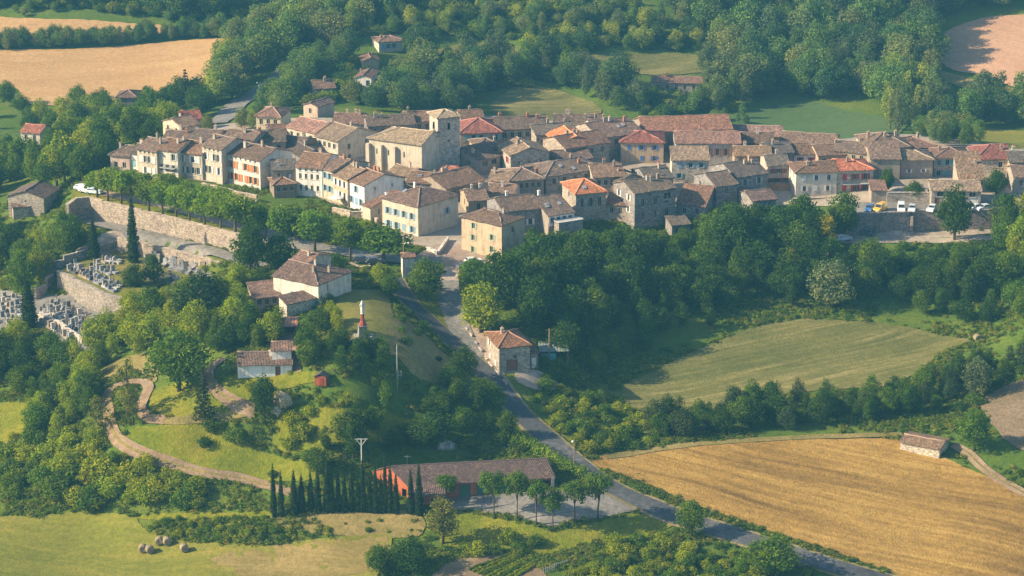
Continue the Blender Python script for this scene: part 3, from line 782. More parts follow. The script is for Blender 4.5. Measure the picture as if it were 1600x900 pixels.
STUFF_TREES = []     # (loc, scale, kind, colour, turn) for the far woods and the undergrowth
def stuff_object(name, items, label, cat, group=None):
    """one mass of instanced crowns (countless), by geometry nodes on a point mesh"""
    kinds = []
    for (_, _, kind, vi, _, _) in items:
        if (kind, vi) not in kinds: kinds.append((kind, vi))
    col = bpy.data.collections.new(name + '_forms')
    for i, (kind, vi) in enumerate(kinds):
        H, cm, tm = FORM[kind][vi]
        me = cm.copy(); me.materials.clear(); me.materials.append(M['wood_leaf'])
        o = bpy.data.objects.new('%03d_form' % i, me); col.objects.link(o)
    me = bpy.data.meshes.new(name)
    n = len(items)
    me.vertices.add(n)
    me.vertices.foreach_set('co', np.array([it[0] for it in items], float).ravel())
    a = me.attributes.new('size', 'FLOAT_VECTOR', 'POINT'); a.data.foreach_set('vector', np.array([it[1] for it in items], float).ravel())
    a = me.attributes.new('which', 'INT', 'POINT'); a.data.foreach_set('value', np.array([kinds.index((it[2], it[3])) for it in items], int))
    a = me.attributes.new('tint', 'FLOAT_COLOR', 'POINT'); a.data.foreach_set('color', np.array([it[4] for it in items], float).ravel())
    a = me.attributes.new('turn', 'FLOAT', 'POINT'); a.data.foreach_set('value', np.array([it[5] for it in items], float))
    me.update()
    ob = tag(link(name, me), label, cat, group, 'stuff')
    ng = bpy.data.node_groups.new(name + '_scatter', 'GeometryNodeTree')
    ng.interface.new_socket('Geometry', in_out='INPUT', socket_type='NodeSocketGeometry')
    ng.interface.new_socket('Geometry', in_out='OUTPUT', socket_type='NodeSocketGeometry')
    N = ng.nodes; L = ng.links
    gi, go = N.new('NodeGroupInput'), N.new('NodeGroupOutput')
    m2p = N.new('GeometryNodeMeshToPoints'); ins = N.new('GeometryNodeInstanceOnPoints')
    ci = N.new('GeometryNodeCollectionInfo'); ci.inputs['Collection'].default_value = col
    ci.inputs['Separate Children'].default_value = True; ci.inputs['Reset Children'].default_value = True
    def named(nm, t):
        q = N.new('GeometryNodeInputNamedAttribute'); q.data_type = t; q.inputs['Name'].default_value = nm
        return q.outputs['Attribute']
    L.new(gi.outputs[0], m2p.inputs['Mesh']); L.new(m2p.outputs[0], ins.inputs['Points'])
    L.new(ci.outputs[0], ins.inputs['Instance']); ins.inputs['Pick Instance'].default_value = True
    L.new(named('which', 'INT'), ins.inputs['Instance Index'])
    L.new(named('size', 'FLOAT_VECTOR'), ins.inputs['Scale'])
    cx = N.new('ShaderNodeCombineXYZ'); L.new(named('turn', 'FLOAT'), cx.inputs[2])
    L.new(cx.outputs[0], ins.inputs['Rotation'])
    L.new(ins.outputs[0], go.inputs[0])
    md = ob.modifiers.new('scatter', 'NODES'); md.node_group = ng
    return ob

def fill(px_poly, spacing, rr, avoid=None, z_off=0.0, jit=0.45):
    """uneven places inside a picture-traced patch of ground, in world metres"""
    w = [gp(*p) for p in px_poly]; w = [(p.x, p.y) for p in w]
    xs = [p[0] for p in w]; ys = [p[1] for p in w]; out = []
    y = min(ys); row = 0
    while y < max(ys):
        x = min(xs) + (row % 2) * spacing / 2
        while x < max(xs):
            px, py = x + rr.uniform(-jit, jit) * spacing, y + rr.uniform(-jit, jit) * spacing
            if inside(px, py, w): out.append(Vector((px, py, hz(px, py) - 0.1)))
            x += spacing
        y += spacing * .87; row += 1
    return out
# ------------------------------------------------------------------ houses
OUT = 'houses scattered round the village'
WALL = {'cream': (.50, .44, .35), 'pale': (.58, .54, .47), 'white': (.74, .71, .66), 'tan': (.40, .31, .22), 'ochre': (.46, .37, .26), 'pink': (.52, .38, .31), 'grey': (.34, .315, .295),
        'taupe': (.30, .25, .205), 'brown': (.27, .20, .145), 'stone': (.36, .31, .255), 'darkstone': (.25, .23, .22), 'lightstone': (.50, .43, .34), 'yellow': (.54, .45, .28), 'church': (.54, .47, .36), 'tower': (.46, .40, .33)}
STONES = ('stone', 'darkstone', 'lightstone', 'tower')
ROOF = {'brown': (.165, .110, .080), 'dark': (.115, .088, .074), 'tan': (.235, .16, .105), 'red': (.34, .125, .075), 'darkred': (.21, .08, .062), 'orange': (.46, .175, .08), 'pink': (.26, .147, .11), 'grey': (.132, .11, .09), 'patchy': (.215, .12, .075), 'rose': (.18, .112, .084)}
PAINT = {'blue': (.20, .34, .44), 'teal': (.20, .40, .42), 'green': (.30, .38, .24), 'red': (.42, .03, .035), 'orange': (.50, .20, .08), 'white': (.66, .65, .62), 'brown': (.20, .09, .06), 'cobalt': (.06, .16, .42), 'grey': (.40, .40, .40)}
_cache = {}
def win_mesh(w, h, door=False):
    k = ('win', round(w, 2), round(h, 2), door)
    if k not in _cache:
        m = MB(); t = .07
        for x in (-w / 2 + t / 2, w / 2 - t / 2): m.box((x, .15, 0), (t, .08, h), 0, 0)
        for z in (-h / 2 + t / 2, h / 2 - t / 2): m.box((0, .15, z), (w - 2 * t, .08, t), 0, 0)
        m.box((0, .155, 0), (.06, .06, h - 2 * t), 0, 0)
        m.poly([(-w / 2, .19, -h / 2), (w / 2, .19, -h / 2), (w / 2, .19, h / 2), (-w / 2, .19, h / 2)], 1)
        m.box((0, -.03, -h / 2 - .06), (w + .24, .14, .1), 0, 0)
        me = m.mesh('window', False); me.materials.append(M['frame']); me.materials.append(M['dark'] if door else M['glass'])
        _cache[k] = me
    return _cache[k]
def shut_mesh(w, h):
    k = ('shut', round(w, 2), round(h, 2))
    if k not in _cache:
        m = MB(); m.box((0, -.05, 0), (w, .05, h)); m.box((0, -.085, h * .32), (w * .94, .02, .09)); m.box((0, -.085, -h * .32), (w * .94, .02, .09))
        me = m.mesh('shutter', False); me.materials.append(M['paint']); _cache[k] = me
    return _cache[k]
def door_mesh(w, h):
    k = ('door', round(w, 2), round(h, 2))
    if k not in _cache:
        m = MB(); m.box((0, .17, 0), (w, .06, h)); m.box((0, .13, h * .22), (w * .7, .03, h * .3)); m.box((0, .13, -h * .2), (w * .7, .03, h * .34))
        me = m.mesh('door', False); me.materials.append(M['paint']); _cache[k] = me
    return _cache[k]

def wall_face(m, p0, u, inn, L, z0, z1, holes):
    """one wall with real openings: cells around them, reveals inside"""
    xs = sorted({0.0, L, *[a for h in holes for a in h[:2]]}); zs = sorted({z0, z1, *[a for h in holes for a in h[2:4]]})
    P = lambda x, z, d=0.0: (p0[0] + u[0] * x + inn[0] * d, p0[1] + u[1] * x + inn[1] * d, z)
    for i in range(len(xs) - 1):
        for j in range(len(zs) - 1):
            cx, cz = (xs[i] + xs[i + 1]) / 2, (zs[j] + zs[j + 1]) / 2
            if any(h[0] < cx < h[1] and h[2] < cz < h[3] for h in holes): continue
            m.poly([P(xs[i], zs[j]), P(xs[i + 1], zs[j]), P(xs[i + 1], zs[j + 1]), P(xs[i], zs[j + 1])])
    for (a, b, c, d) in holes:
        k = .2
        m.poly([P(a, c), P(a, d), P(a, d, k), P(a, c, k)]); m.poly([P(b, d), P(b, c), P(b, c, k), P(b, d, k)])
        m.poly([P(a, d), P(b, d), P(b, d, k), P(a, d, k)]); m.poly([P(b, c), P(a, c), P(a, c, k), P(b, c, k)])

def roof_part(root, kind, L, D, hw, pitch, colr, seed, o=.42, v=.28, ridge_col=None, zoff=0.0, mat='roof'):
    rr = random.Random(seed)
    s1, s2 = rr.uniform(0, 6), rr.uniform(0, 6)
    swap = kind[0] == 'g'
    la, lb = (D, L) if swap else (L, D)
    hl, hr = 'l' in kind[1:] or 'b' in kind[1:], 'r' in kind[1:] or 'b' in kind[1:]
    yr = lb / 2; top = hw + pitch * yr + .14 + zoff
    def base(a, b, z):
        z += .06 * math.sin(1.1 * a + s1) * math.sin(.9 * b + s2) + .04 * math.sin(2.3 * a + s2) - .12 * math.sin(math.pi * min(max(a / la, 0), 1)) * (1 - abs(b - yr) / max(yr, .1)) 
        return (b, a, z) if swap else (a, b, z)
    m = MB()
    def patch(c00, c10, c11, c01):
        n = max(1, int(math.dist(c00[:2], c10[:2]) / 1.6)); k = max(1, int(math.dist(c00[:2], c01[:2]) / 1.6))
        d0 = math.dist(c00, c01)
        for i in range(n):
            for j in range(k):
                q, uv = [], []
                for (ii, jj) in ((i, j), (i + 1, j), (i + 1, j + 1), (i, j + 1)):
                    s, t = ii / n, jj / k
                    e0 = [c00[c] + (c10[c] - c00[c]) * s for c in range(3)]; e1 = [c01[c] + (c11[c] - c01[c]) * s for c in range(3)]
                    p = [e0[c] + (e1[c] - e0[c]) * t for c in range(3)]
                    q.append(base(*p)); uv.append(((p[0] if abs(c00[0] - c10[0]) > abs(c00[1] - c10[1]) else p[1]), t * d0))
                m.poly(q, 0, uv)
    if kind[0] == 's':                                   # lean-to rising to the back
        zt = hw + pitch * D + .14 + zoff
        patch((-v, -o, hw - o * pitch + .14 + zoff), (L + v, -o, hw - o * pitch + .14 + zoff), (L + v, D + .1, zt), (-v, D + .1, zt))
        ridge = None
    else:
        ze = hw - o * pitch + .14 + zoff
        run = min(yr, la / 2)
        r0 = run if hl else -v; r1 = la - run if hr else la + v
        e0 = -o if hl else -v; e1 = la + o if hr else la + v
        patch((e0, -o, ze), (e1, -o, ze), (r1, yr, top), (r0, yr, top))
        patch((e1, lb + o, ze), (e0, lb + o, ze), (r0, yr, top), (r1, yr, top))
        if hl: patch((e0, lb + o, ze), (e0, -o, ze), (r0, yr, top), (r0, yr, top))
        if hr: patch((e1, -o, ze), (e1, lb + o, ze), (r1, yr, top), (r1, yr, top))
        ridge = (r0, r1, yr, top, e0, e1, ze, hl, hr)
    me = m.mesh('roof')
    bm = bmesh.new(); bm.from_mesh(me)
    bmesh.ops.dissolve_degenerate(bm, dist=.001, edges=bm.edges)
    bmesh.ops.recalc_face_normals(bm, faces=bm.faces)
    if sum(f.normal.z * f.calc_area() for f in bm.faces) < 0: bmesh.ops.reverse_faces(bm, faces=bm.faces)
    be = [e for e in bm.edges if e.is_boundary]
    r = bmesh.ops.extrude_edge_only(bm, edges=be)
    for g in r['geom']:
        if isinstance(g, bmesh.types.BMVert): g.co.z -= .17
    bm.to_mesh(me); bm.free()
    ro = link('roof', me, root, M[mat]); ro.color = (*colr, 1)
    if ridge:
        r0, r1, yr, top, e0, e1, ze, hl, hr = ridge
        rm = MB()
        def cap(p, q):
            n = max(1, int(math.dist(p, q) / 1.2)); pts = []
            for i in range(n + 1):
                a, b, z = [p[c] + (q[c] - p[c]) * i / n for c in range(3)]
                x, y, z = base(a, b, z); pts.append((x, y, z + .03))
            rm.tube(pts, .15, 6)
        if r1 - r0 > .3: cap((r0, yr, top), (r1, yr, top))
        if hl:
            cap((e0, -o, ze), (r0, yr, top)); cap((e0, yr * 2 + o, ze), (r0, yr, top))
        if hr:
            cap((e1, -o, ze), (r1, yr, top)); cap((e1, yr * 2 + o, ze), (r1, yr, top))
        c = ridge_col or tuple(min(.6, x * 1.5 + .03) for x in colr)
        rt = rm.build('ridge_tiles', M['paint'], root, True); rt.color = (*c, 1)
    def at(x, y):
        a, b = (y, x) if swap else (x, y)
        if kind[0] == 's': return hw + pitch * y
        z = top - pitch * abs(b - yr)
        if hl: z = min(z, top - pitch * max(0, (ridge[0] - a)))
        if hr: z = min(z, top - pitch * max(0, (a - ridge[1])))
        return z
    return at

def chimney(root, x, y, z, colr, rr, pot=True):
    m = MB(); w, d, h = rr.uniform(.42, .72), rr.uniform(.4, .52), rr.uniform(.7, 1.2)
    m.box((x, y, z + h / 2 - .5), (w, d, h + 1.0)); m.box((x, y, z + h + .04), (w + .18, d + .18, .12))
    c = m.build('chimney', M['plaster'], root); c.color = (*colr, 1)
    if pot:
        p = MB()
        for q in ((-.2, .2) if w > .65 else (0,)): p.lathe([(.0, .42), (.11, .42), (.13, 0)], 8, (x + q, y, z + h + .08))
        po = p.build('chimney_pot', M['paint'], c); po.color = (.42, .20, .12, 1)

def add_windows(root, wall, L, hw, spec, holes, frames, seed):
    """spec: dict(n=columns, rows=storeys, c=shutter colour, w, h, attic, ground, door, x0, x1)"""
    rr = random.Random(seed)
    n, rows = spec.get('n', 2), spec.get('rows', 2)
    w, h = spec.get('w', .95), spec.get('h', 1.45)
    x0, x1 = spec.get('x0', .06) * L, spec.get('x1', .94) * L
    st = spec.get('st', 2.75); z_top = hw - spec.get('top', .75)
    cell = (x1 - x0) / n
    w = min(w, cell * .62)
    if spec.get('attic'):
        for i in range(n):
            cx = x0 + cell * (i + .5); holes.append((cx - .28, cx + .28, hw - .95, hw - .4)); frames.append((wall, cx, hw - .675, .56, .55, None, False))
        z_top = hw - 1.55
    for r in range(rows):
        zt = z_top - r * st; zb = zt - h
        if zb < .35: break
        for i in range(n):
            cx = x0 + cell * (i + .5) + rr.uniform(-.12, .12) * (cell > 2.4)
            if rr.random() < spec.get('skip', .06): continue
            holes.append((cx - w / 2, cx + w / 2, zb, zt)); frames.append((wall, cx, (zb + zt) / 2, w, h, spec.get('c'), False))
    if spec.get('door') is not None:
        cx = L * spec['door']; dw, dh = spec.get('dw', 1.1), spec.get('dh', 2.2)
        if not any(hh[0] < cx + dw / 2 + .1 and hh[1] > cx - dw / 2 - .1 and hh[2] < dh for hh in holes):
            holes.append((cx - dw / 2, cx + dw / 2, .02, dh)); frames.append((wall, cx, dh / 2 + .01, dw, dh - .02, spec.get('dc', 'brown'), True))

def house(name, label, A, B, hw, D, roof='p', rc='brown', wc='cream', f=None, l=None, r=None, zg=25.0, pitch=.32, chim=1, cat='house', group='stone houses of the hilltop village', sunk=3.0, chc=None, o=.42, sky=0):
    if group == OUT and name != 'stone_ruin':                # out in the country the floor follows the land
        for _ in range(8):
            q = (atz(*A, zg + hw) + atz(*B, zg + hw)) / 2; zg += (hz(q.x, q.y + 1) - zg) * .7
    ze = zg + hw
    a, b = atz(*A, ze), atz(*B, ze)
    L = math.hypot(b.x - a.x, b.y - a.y); ang = math.atan2(b.y - a.y, b.x - a.x)
    seed = int(A[0] * 13 + A[1] * 7 + B[0])
    rr = random.Random(seed)
    root = tag(empty(name, (a.x, a.y, zg), ang), label, cat, group)
    faces = {'f': ((0, 0), (1, 0), (0, 1), L), 'r': ((L, 0), (0, 1), (-1, 0), D), 'k': ((L, D), (-1, 0), (0, -1), L), 'l': ((0, D), (0, -1), (1, 0), D)}
    holes = {k: [] for k in faces}; frames = []
    for k, s in (('f', f), ('l', l), ('r', r)):
        for q in (s if isinstance(s, list) else [s] if s else []): add_windows(root, k, faces[k][3], hw, q, holes[k], frames, seed + ord(k))
    m = MB()
    zt = hw + .06
    for k, (p0, u, inn, W) in faces.items():
        top = hw + pitch * D + .06 if (roof[0] == 's' and k == 'k') else zt
        wall_face(m, p0, u, inn, W, -sunk, top, holes[k])
    if roof[0] == 's':
        for x in (0, L): m.poly([(x, 0, zt), (x, D, hw + pitch * D + .06), (x, D, zt)])
    elif roof[0] == 'p':
        for x, q in ((0, 'l'), (L, 'r')):
            if q not in roof[1:] and 'b' not in roof[1:]: m.poly([(x, 0, zt), (x, D / 2, hw + pitch * D / 2 + .06), (x, D, zt)])
    elif roof[0] == 'g':
        for y, q in ((0, 'l'), (D, 'r')):
            if q not in roof[1:] and 'b' not in roof[1:]: m.poly([(0, y, zt), (L, y, zt), (L / 2, y, hw + pitch * L / 2 + .06)])
    wmat = 'stone' if wc in STONES else 'plaster'
    wl = m.build('wall', M[wmat], root); wl.color = jig(WALL[wc], rr, .07)
    for (k, cx, cz, w, h, sc_, door) in frames:
        p0, u, inn, W = faces[k]
        rz = {'f': 0, 'r': math.pi / 2, 'k': math.pi, 'l': -math.pi / 2}[k]
        loc = (p0[0] + u[0] * cx, p0[1] + u[1] * cx, cz)
        if door:
            d = link('door', door_mesh(w, h), root); d.color = (*PAINT[sc_], 1)
            d.location = loc; d.rotation_euler = (0, 0, rz); continue
        wi = link('window', win_mesh(w, h), root); wi.location = loc; wi.rotation_euler = (0, 0, rz)
        if sc_:
            closed = rr.random() < .22
            for sgn in (-1, 1):
                so = link('shutter', shut_mesh(w * .5, h), wi); so.color = jig(PAINT[sc_], rr, .1)
                so.location = ((sgn * w * .25) if closed else sgn * (w * .76), 0, 0)
    at = roof_part(root, roof, L, D, hw, pitch, tuple(jig(ROOF[rc], rr, .17)[:3]), seed, o)
    for i in range(chim):
        x = L * rr.uniform(.12, .88); y = D * rr.uniform(.3, .62)
        chimney(root, x, y, at(x, y), (chc or rr.choice([(.44, .37, .29), (.34, .17, .11), (.34, .29, .24), (.30, .25, .2), (.50, .45, .38)])), rr)
    for i in range(sky):
        x = L * rr.uniform(.2, .8); y = D * rr.uniform(.12, .32); z = at(x, y)
        q = MB(); q.box((0, 0, .05), (.8, 1.1, .14)); s_ = q.build('skylight', M['steel'], root); s_.location = (x, y, z + .05); s_.rotation_euler = (math.atan(pitch), 0, 0)
    root['_size'] = (L, D, hw)
    del root['_size']
    return root, L, D, at

def W(n, rows, c=None, **k): return dict(n=n, rows=rows, c=c, **k)
V1 = 'village_house'
# --- western row above the promenade
house(V1, 'low pink house closing the west end of the promenade row', (172, 242), (202, 244.5), 4.4, 9, 'pl', 'brown', 'pink', W(2, 1, None, top=1.6), zg=25.6)
house(V1, 'narrow whitewashed house with teal shutters at the promenade row end', (202, 238.5), (214, 240), 5.2, 8, 'p', 'dark', 'white', W(1, 1, 'teal', top=1.8), zg=25.6, chim=1)
house(V1, 'cream house with a line of square attic openings over pale shutters', (214, 232), (244.5, 236.5), 7.0, 10, 'p', 'brown', 'cream', W(4, 2, 'white', attic=1, h=1.6), zg=25.6, chim=2)
b1, bL, bD, _ = house(V1, 'pinkish white house with a dark iron balcony facing the promenade', (245, 233), (277, 237), 7.3, 10, 'p', 'brown', 'pale', W(3, 2, 'grey', h=1.6, door=.7), zg=25.6, chim=2)
house(V1, 'cream house between the balcony house and the long cream house', (277.5, 236.5), (315.5, 241), 6.8, 10, 'p', 'brown', 'cream', W(4, 2, 'white', h=1.6, door=.5), zg=25.6, chim=1)
house(V1, 'upper half of the long cream house with small square attic windows', (315.5, 227), (346, 233.5), 9.0, 10, 'p', 'brown', 'cream', W(4, 2, 'white', attic=1, h=1.7, st=3.2), zg=25.4, chim=1)
house(V1, 'long cream house with orange shutters and a brown gable end', (346, 237.5), (406, 251), 7.6, 11, 'p', 'brown', 'pale', W(7, 2, 'orange', attic=1, h=1.7, st=2.9), None, W(2, 2, None, w=.6, h=.7, top=1.5), zg=25.4, chim=2)
# --- between promenade and church
house(V1, 'brown roof behind the balcony house in the second row', (252, 219), (292, 222), 6.0, 9, 'p', 'brown', 'taupe', None, zg=25.4, chim=2)
house(V1, 'dark roof in the second row behind the cream houses', (296, 217), (338, 220), 6.4, 9, 'p', 'dark', 'taupe', None, zg=25.6, chim=2)
house(V1, 'brown second row house behind the orange shutters', (345, 219), (392, 224), 6.6, 10, 'p', 'brown', 'taupe', W(4, 1), zg=26, chim=2)
house(V1, 'grey brown house between the second row and the rosy roof', (394, 222), (446, 221), 6.0, 10, 'p', 'grey', 'tan', W(3, 1), zg=26, chim=2)
house(V1, 'low reddish shed beside the rosy roofed house', (418, 207), (447, 206), 4.0, 7, 'p', 'rose', 'darkstone', None, zg=26, chim=0)
house(V1, 'tan house with a rosy roof high in the row north of the promenade', (448, 198), (493, 208), 5.2, 10, 'p', 'pink', 'cream', W(4, 2, None, top=.9, h=1.3), zg=26, chim=0)
house(V1, 'long house with a grey stone gable west of the church', (493.5, 212), (528, 221), 6.0, 13, 'p', 'tan', 'cream', W(4, 2, None, top=.9, h=1.3), None, W(2, 2, None, top=1.2), zg=26, chim=1)
house(V1, 'grey house under a red lean roof behind the rosy roofed house', (520, 192), (567, 193), 4.0, 9, 'p', 'rose', 'grey', W(3, 1, 'blue'), zg=25, chim=3)
house(V1, 'dark roofed house with a lit tan gable behind the church nave', (575, 197), (648, 194), 5, 9, 'p', 'dark', 'darkstone', W(5, 1), W(1, 1), zg=26, chim=2)
house(V1, 'brown roofed house just left of the church tower', (634, 190), (676, 188.5), 5, 9, 'p', 'brown', 'stone', W(3, 1), zg=26, chim=1)
house(V1, 'grey stone gable house below the long cream house ridge', (471, 245), (512, 239), 4.6, 9, 'g', 'dark', 'darkstone', W(2, 1, None, w=.5, h=.6), zg=25.5, chim=1)
house(V1, 'dark shed roofed house tucked behind the brown gable', (420, 226), (470, 231), 4.5, 9, 'p', 'dark', 'taupe', None, zg=26, chim=2)
house(V1, 'tall narrow house with a whitewashed side above the garden', (425, 266), (462, 265), 6.4, 5.5, 's', 'grey', 'taupe', W(2, 2, None, h=1.0, w=.7), W(1, 2, None, w=.5, h=.6), zg=25.2, chim=1, pitch=.2)
house(V1, 'small brown house with open arches below and a cream side', (428, 289), (463, 286.5), 4.4, 6, 'plr', 'brown', 'brown', [W(3, 1, None, h=1.0, top=.7), dict(n=2, rows=1, w=1.6, h=1.5, top=2.9, skip=0)], W(1, 1, None, h=1.0), zg=24.6, chim=1, chc=(.7, .68, .62))
house(V1, 'broad white house with four tall windows above the garden', (462, 260), (503, 263.5), 7.6, 12, 'p', 'brown', 'white', W(4, 2, None, attic=1, h=1.3, w=.7), None, W(2, 2), zg=25, chim=1)
house(V1, 'slim tan house with pale blue shutters beside the broad white one', (503, 263), (520, 268), 7.6, 11, 'p', 'brown', 'cream', W(2, 2, 'blue', attic=0, st=3.0), zg=25, chim=1)
house(V1, 'apricot house with the white parasol in front', (520, 272), (543, 281), 7.2, 10, 'p', 'tan', 'ochre', W(3, 2, 'white', h=1.6), zg=24.8, chim=2)
house(V1, 'tall white house with a shaded grey side next to the apricot house', (543.5, 281), (569, 290.5), 7.0, 11, 'p', 'brown', 'white', W(3, 2, 'blue', h=1.6, door=.3, dc='teal'), None, W(2, 1, None, w=.5, h=.7), zg=24.8, chim=2, chc=(.48, .2, .11))
house(V1, 'lean-to house with a narrow lit front and a white chimney', (567, 320), (578.5, 324), 4.6, 9, 's', 'rose', 'cream', None, None, W(2, 1, None, w=.5), zg=24.6, chim=1, chc=(.75, .73, .68), pitch=.2)
hp, hpL, hpD, _ = house(V1, 'big hip roofed house with a cream front and grey arched side', (597, 308.5), (653, 323), 7.4, 13, 'pb', 'rose', 'cream', W(4, 2, 'blue', top=1.9, h=1.5, st=3), None, [W(1, 1, 'blue', top=2.2, x0=.5, x1=.95), W(1, 1, 'blue', w=1.5, h=1.9, top=5.2, x0=.25, x1=.65, skip=0)], zg=24.6, chim=1, chc=(.75, .73, .68), sky=1)
# --- houses round the church foot
house(V1, 'cream annexe under tan tiles at the foot of the nave', (590, 251), (640, 257), 3.0, 7, 'p', 'tan', 'cream', W(3, 1, None, w=.5, h=.6), zg=26, chim=1)
house(V1, 'low house with an apricot roof below the nave annexe', (606, 269), (640, 276), 3.2, 7, 'p', 'tan', 'taupe', W(2, 1), zg=25.6, chim=1)
house(V1, 'wide brown roofed house in front of the church annexes', (636, 284), (700, 289), 3.6, 9, 'p', 'brown', 'taupe', W(5, 1, None, h=1.1), zg=25.2, chim=1, sky=2)
house(V1, 'little house with a bright red roof under the church tower', (686, 270), (709, 272), 2.8, 6, 'p', 'red', 'pale', W(1, 1, None, w=.5, h=.6), zg=25.6, chim=0)
house(V1, 'long sloping grey brown roof running down from the tower foot', (697, 295), (757, 281), 3.8, 12, 'p', 'brown', 'taupe', W(4, 1, 'brown'), zg=25, chim=2)
# --- east of the tower
house(V1, 'house with a broad plain red roof right beside the church tower', (719, 208), (784, 206), 6.2, 11, 'pb', 'darkred', 'stone', W(5, 2, 'teal', h=1.3, top=.6), zg=25.6, chim=0, pitch=.42)
house(V1, 'brown gabled house peeping over the plain red roof', (722, 188), (757, 186), 6.4, 9, 'p', 'brown', 'stone', None, zg=25, chim=1)
house(V1, 'very broad dark roofed house behind the plain red roof', (778, 203), (858, 199), 6, 11, 'p', 'brown', 'stone', W(6, 1), zg=25.4, chim=3, chc=(.44, .18, .11))
house(V1, 'hip roofed house with a sunlit left side east of the tower', (750, 231), (783, 228), 5.0, 8, 'pb', 'brown', 'tan', W(2, 1), W(1, 1, 'brown', w=1.1), zg=25.6, chim=1)
house(V1, 'small dark house with an open loft under the hip roof', (748, 251), (782, 243), 4.2, 7, 's', 'brown', 'taupe', [W(2, 1, None, w=1.6, h=1.3, top=.5, skip=0)], W(1, 1), zg=25.4, chim=1, pitch=.25)
house(V1, 'stone gable house with red shutters on its white side', (798, 243), (858, 238), 6.0, 10, 'g', 'tan', 'stone', W(3, 1, None, w=.6, h=.9, top=1.6), W(2, 1, 'red', top=1.0), zg=25.2, chim=1)
house(V1, 'orange roofed house with a plain grey gable and six little windows', (873, 224), (929, 219.5), 5.4, 10, 'g', 'orange', 'grey', None, W(6, 1, None, w=.5, h=.9, top=1.5), zg=25.4, chim=2, chc=(.38, .34, .3))
house(V1, 'brown roofed house crowded behind the orange roofed gable house', (838, 211), (900, 206), 5.4, 9, 'p', 'grey', 'stone', W(4, 1), zg=25.4, chim=2)
house(V1, 'far brown roof on the back edge of the village over the fallow field', (866, 196), (938, 196), 5.0, 10, 'p', 'brown', 'stone', None, zg=24.6, chim=3)
house(V1, 'grey brown roofed house below the far roofs in mid village', (884, 232), (952, 222), 5.4, 11, 'p', 'rose', 'stone', W(4, 1), zg=25.2, chim=1)
house(V1, 'low dark house under the grey gable with a red patch of roof', (872, 252), (925, 247), 3.6, 9, 'p', 'rose', 'taupe', W(3, 1), zg=25, chim=1)
house(V1, 'cream walled house below the stone gable house', (763, 282), (797, 284), 4.4, 8, 'p', 'tan', 'pale', W(2, 1, None), zg=25, chim=1)
house(V1, 'hip roofed house with a mullioned grey front in mid village', (797, 282.5), (850, 279), 4.6, 10, 'pb', 'brown', 'taupe', W(5, 1, None, h=1.3), zg=25, chim=1)
house(V1, 'little cream house with one arched opening among brown roofs', (762, 300), (804, 302), 3.8, 7, 'p', 'brown', 'cream', W(2, 1, None), zg=24.8, chim=1)
house(V1, 'tan house with a mixed brown roof behind the green shuttered house', (732, 314), (763, 312), 3.8, 9, 'p', 'brown', 'tan', W(1, 1), W(1, 1), zg=24.8, chim=2, chc=(.6, .57, .5))
house(V1, 'house with many roof hips east of the mullioned front', (853, 276), (945, 262), 4.6, 11, 'pb', 'brown', 'stone', W(5, 1), zg=25, chim=2, sky=2)
house(V1, 'half hidden house with dark timbers right of the many hips', (928, 277), (976, 275), 4.6, 11, 'p', 'brown', 'stone', W(4, 1, None, h=1.3), zg=24.8, chim=2)
# --- southern front
hs, hsL, hsD, _ = house(V1, 'tan house with green shutters on three floors by the village square', (721, 338), (784, 352), 8.4, 8, 'pb', 'brown', 'ochre', [W(1, 3, 'green', x0=.12, x1=.46, skip=0, h=1.3, w=.85, top=.9, st=2.7), W(1, 2, 'green', x0=.55, x1=.95, skip=0, h=1.3, w=.85, top=2.6, st=2.7, door=.78, dw=1.6)], None, W(1, 1, None, top=1.2), zg=23.8, chim=1)
house(V1, 'long dark house in shade right behind the green shuttered house', (787, 331), (845, 325), 5.6, 11, 'p', 'brown', 'darkstone', W(2, 1, 'white', top=2.2), zg=24, chim=1, chc=(.72, .7, .65))
hv, hvL, hvD, hvat = house(V1, 'wide brown roofed house with a white glazed veranda over a terrace', (857, 337), (897, 331), 5.6, 15, 'p', 'brown', 'taupe', [W(4, 1, None, w=1.0, h=1.0, top=.5, skip=0)], None, W(2, 1), zg=23.2, chim=1, sky=3, chc=(.75, .73, .68))
house(V1, 'bright orange hip roofed house with three tall dark windows', (900, 303), (947, 299), 6.2, 10, 'pb', 'orange', 'stone', W(3, 1, None, w=.8, h=2.2, top=1.2, skip=0), W(1, 1), zg=24, chim=0, pitch=.40, sky=1)
house(V1, 'large old stone house with an arched loggia on the southern edge', (992, 302), (1056, 293), 8.4, 10, 'p', 'grey', 'darkstone', [W(3, 2, None, w=.9, h=1.9, top=1.6, st=3.1), W(1, 1, None, w=1.8, h=1.6, top=.9, x0=.66, x1=.96, skip=0)], W(2, 2, 'white', top=1.0), zg=22.6, chim=3, sunk=6)
house(V1, 'low stone annexe left of the arched loggia house', (946, 318), (992, 322), 4.6, 8, 's', 'rose', 'stone', W(3, 1), zg=22.6, chim=0)
house(V1, 'dark roofed house with a pale ridge above the loggia house', (966, 284), (1006, 277), 4.2, 9, 'g', 'grey', 'stone', W(2, 1), zg=24.4, chim=1)
house(V1, 'brown roofed house between the pale ridge and the rubble front', (1012, 281), (1052, 277), 4.6, 10, 'p', 'grey', 'darkstone', W(2, 1), zg=24.4, chim=2)
house(V1, 'rubble stone house with blue shutters under a tiled band', (1050, 250), (1108, 250), 6.2, 7, 's', 'tan', 'lightstone', W(3, 2, 'blue', h=1.2, top=.7, st=2.6), zg=24, chim=0, pitch=.22)
house(V1, 'house with a sunlit tan gable and dark stone front on the southern edge', (1119, 291), (1152, 287), 6.8, 11, 'p', 'brown', 'darkstone', W(1, 2), W(2, 2, None, h=1.1), zg=22.6, chim=0)
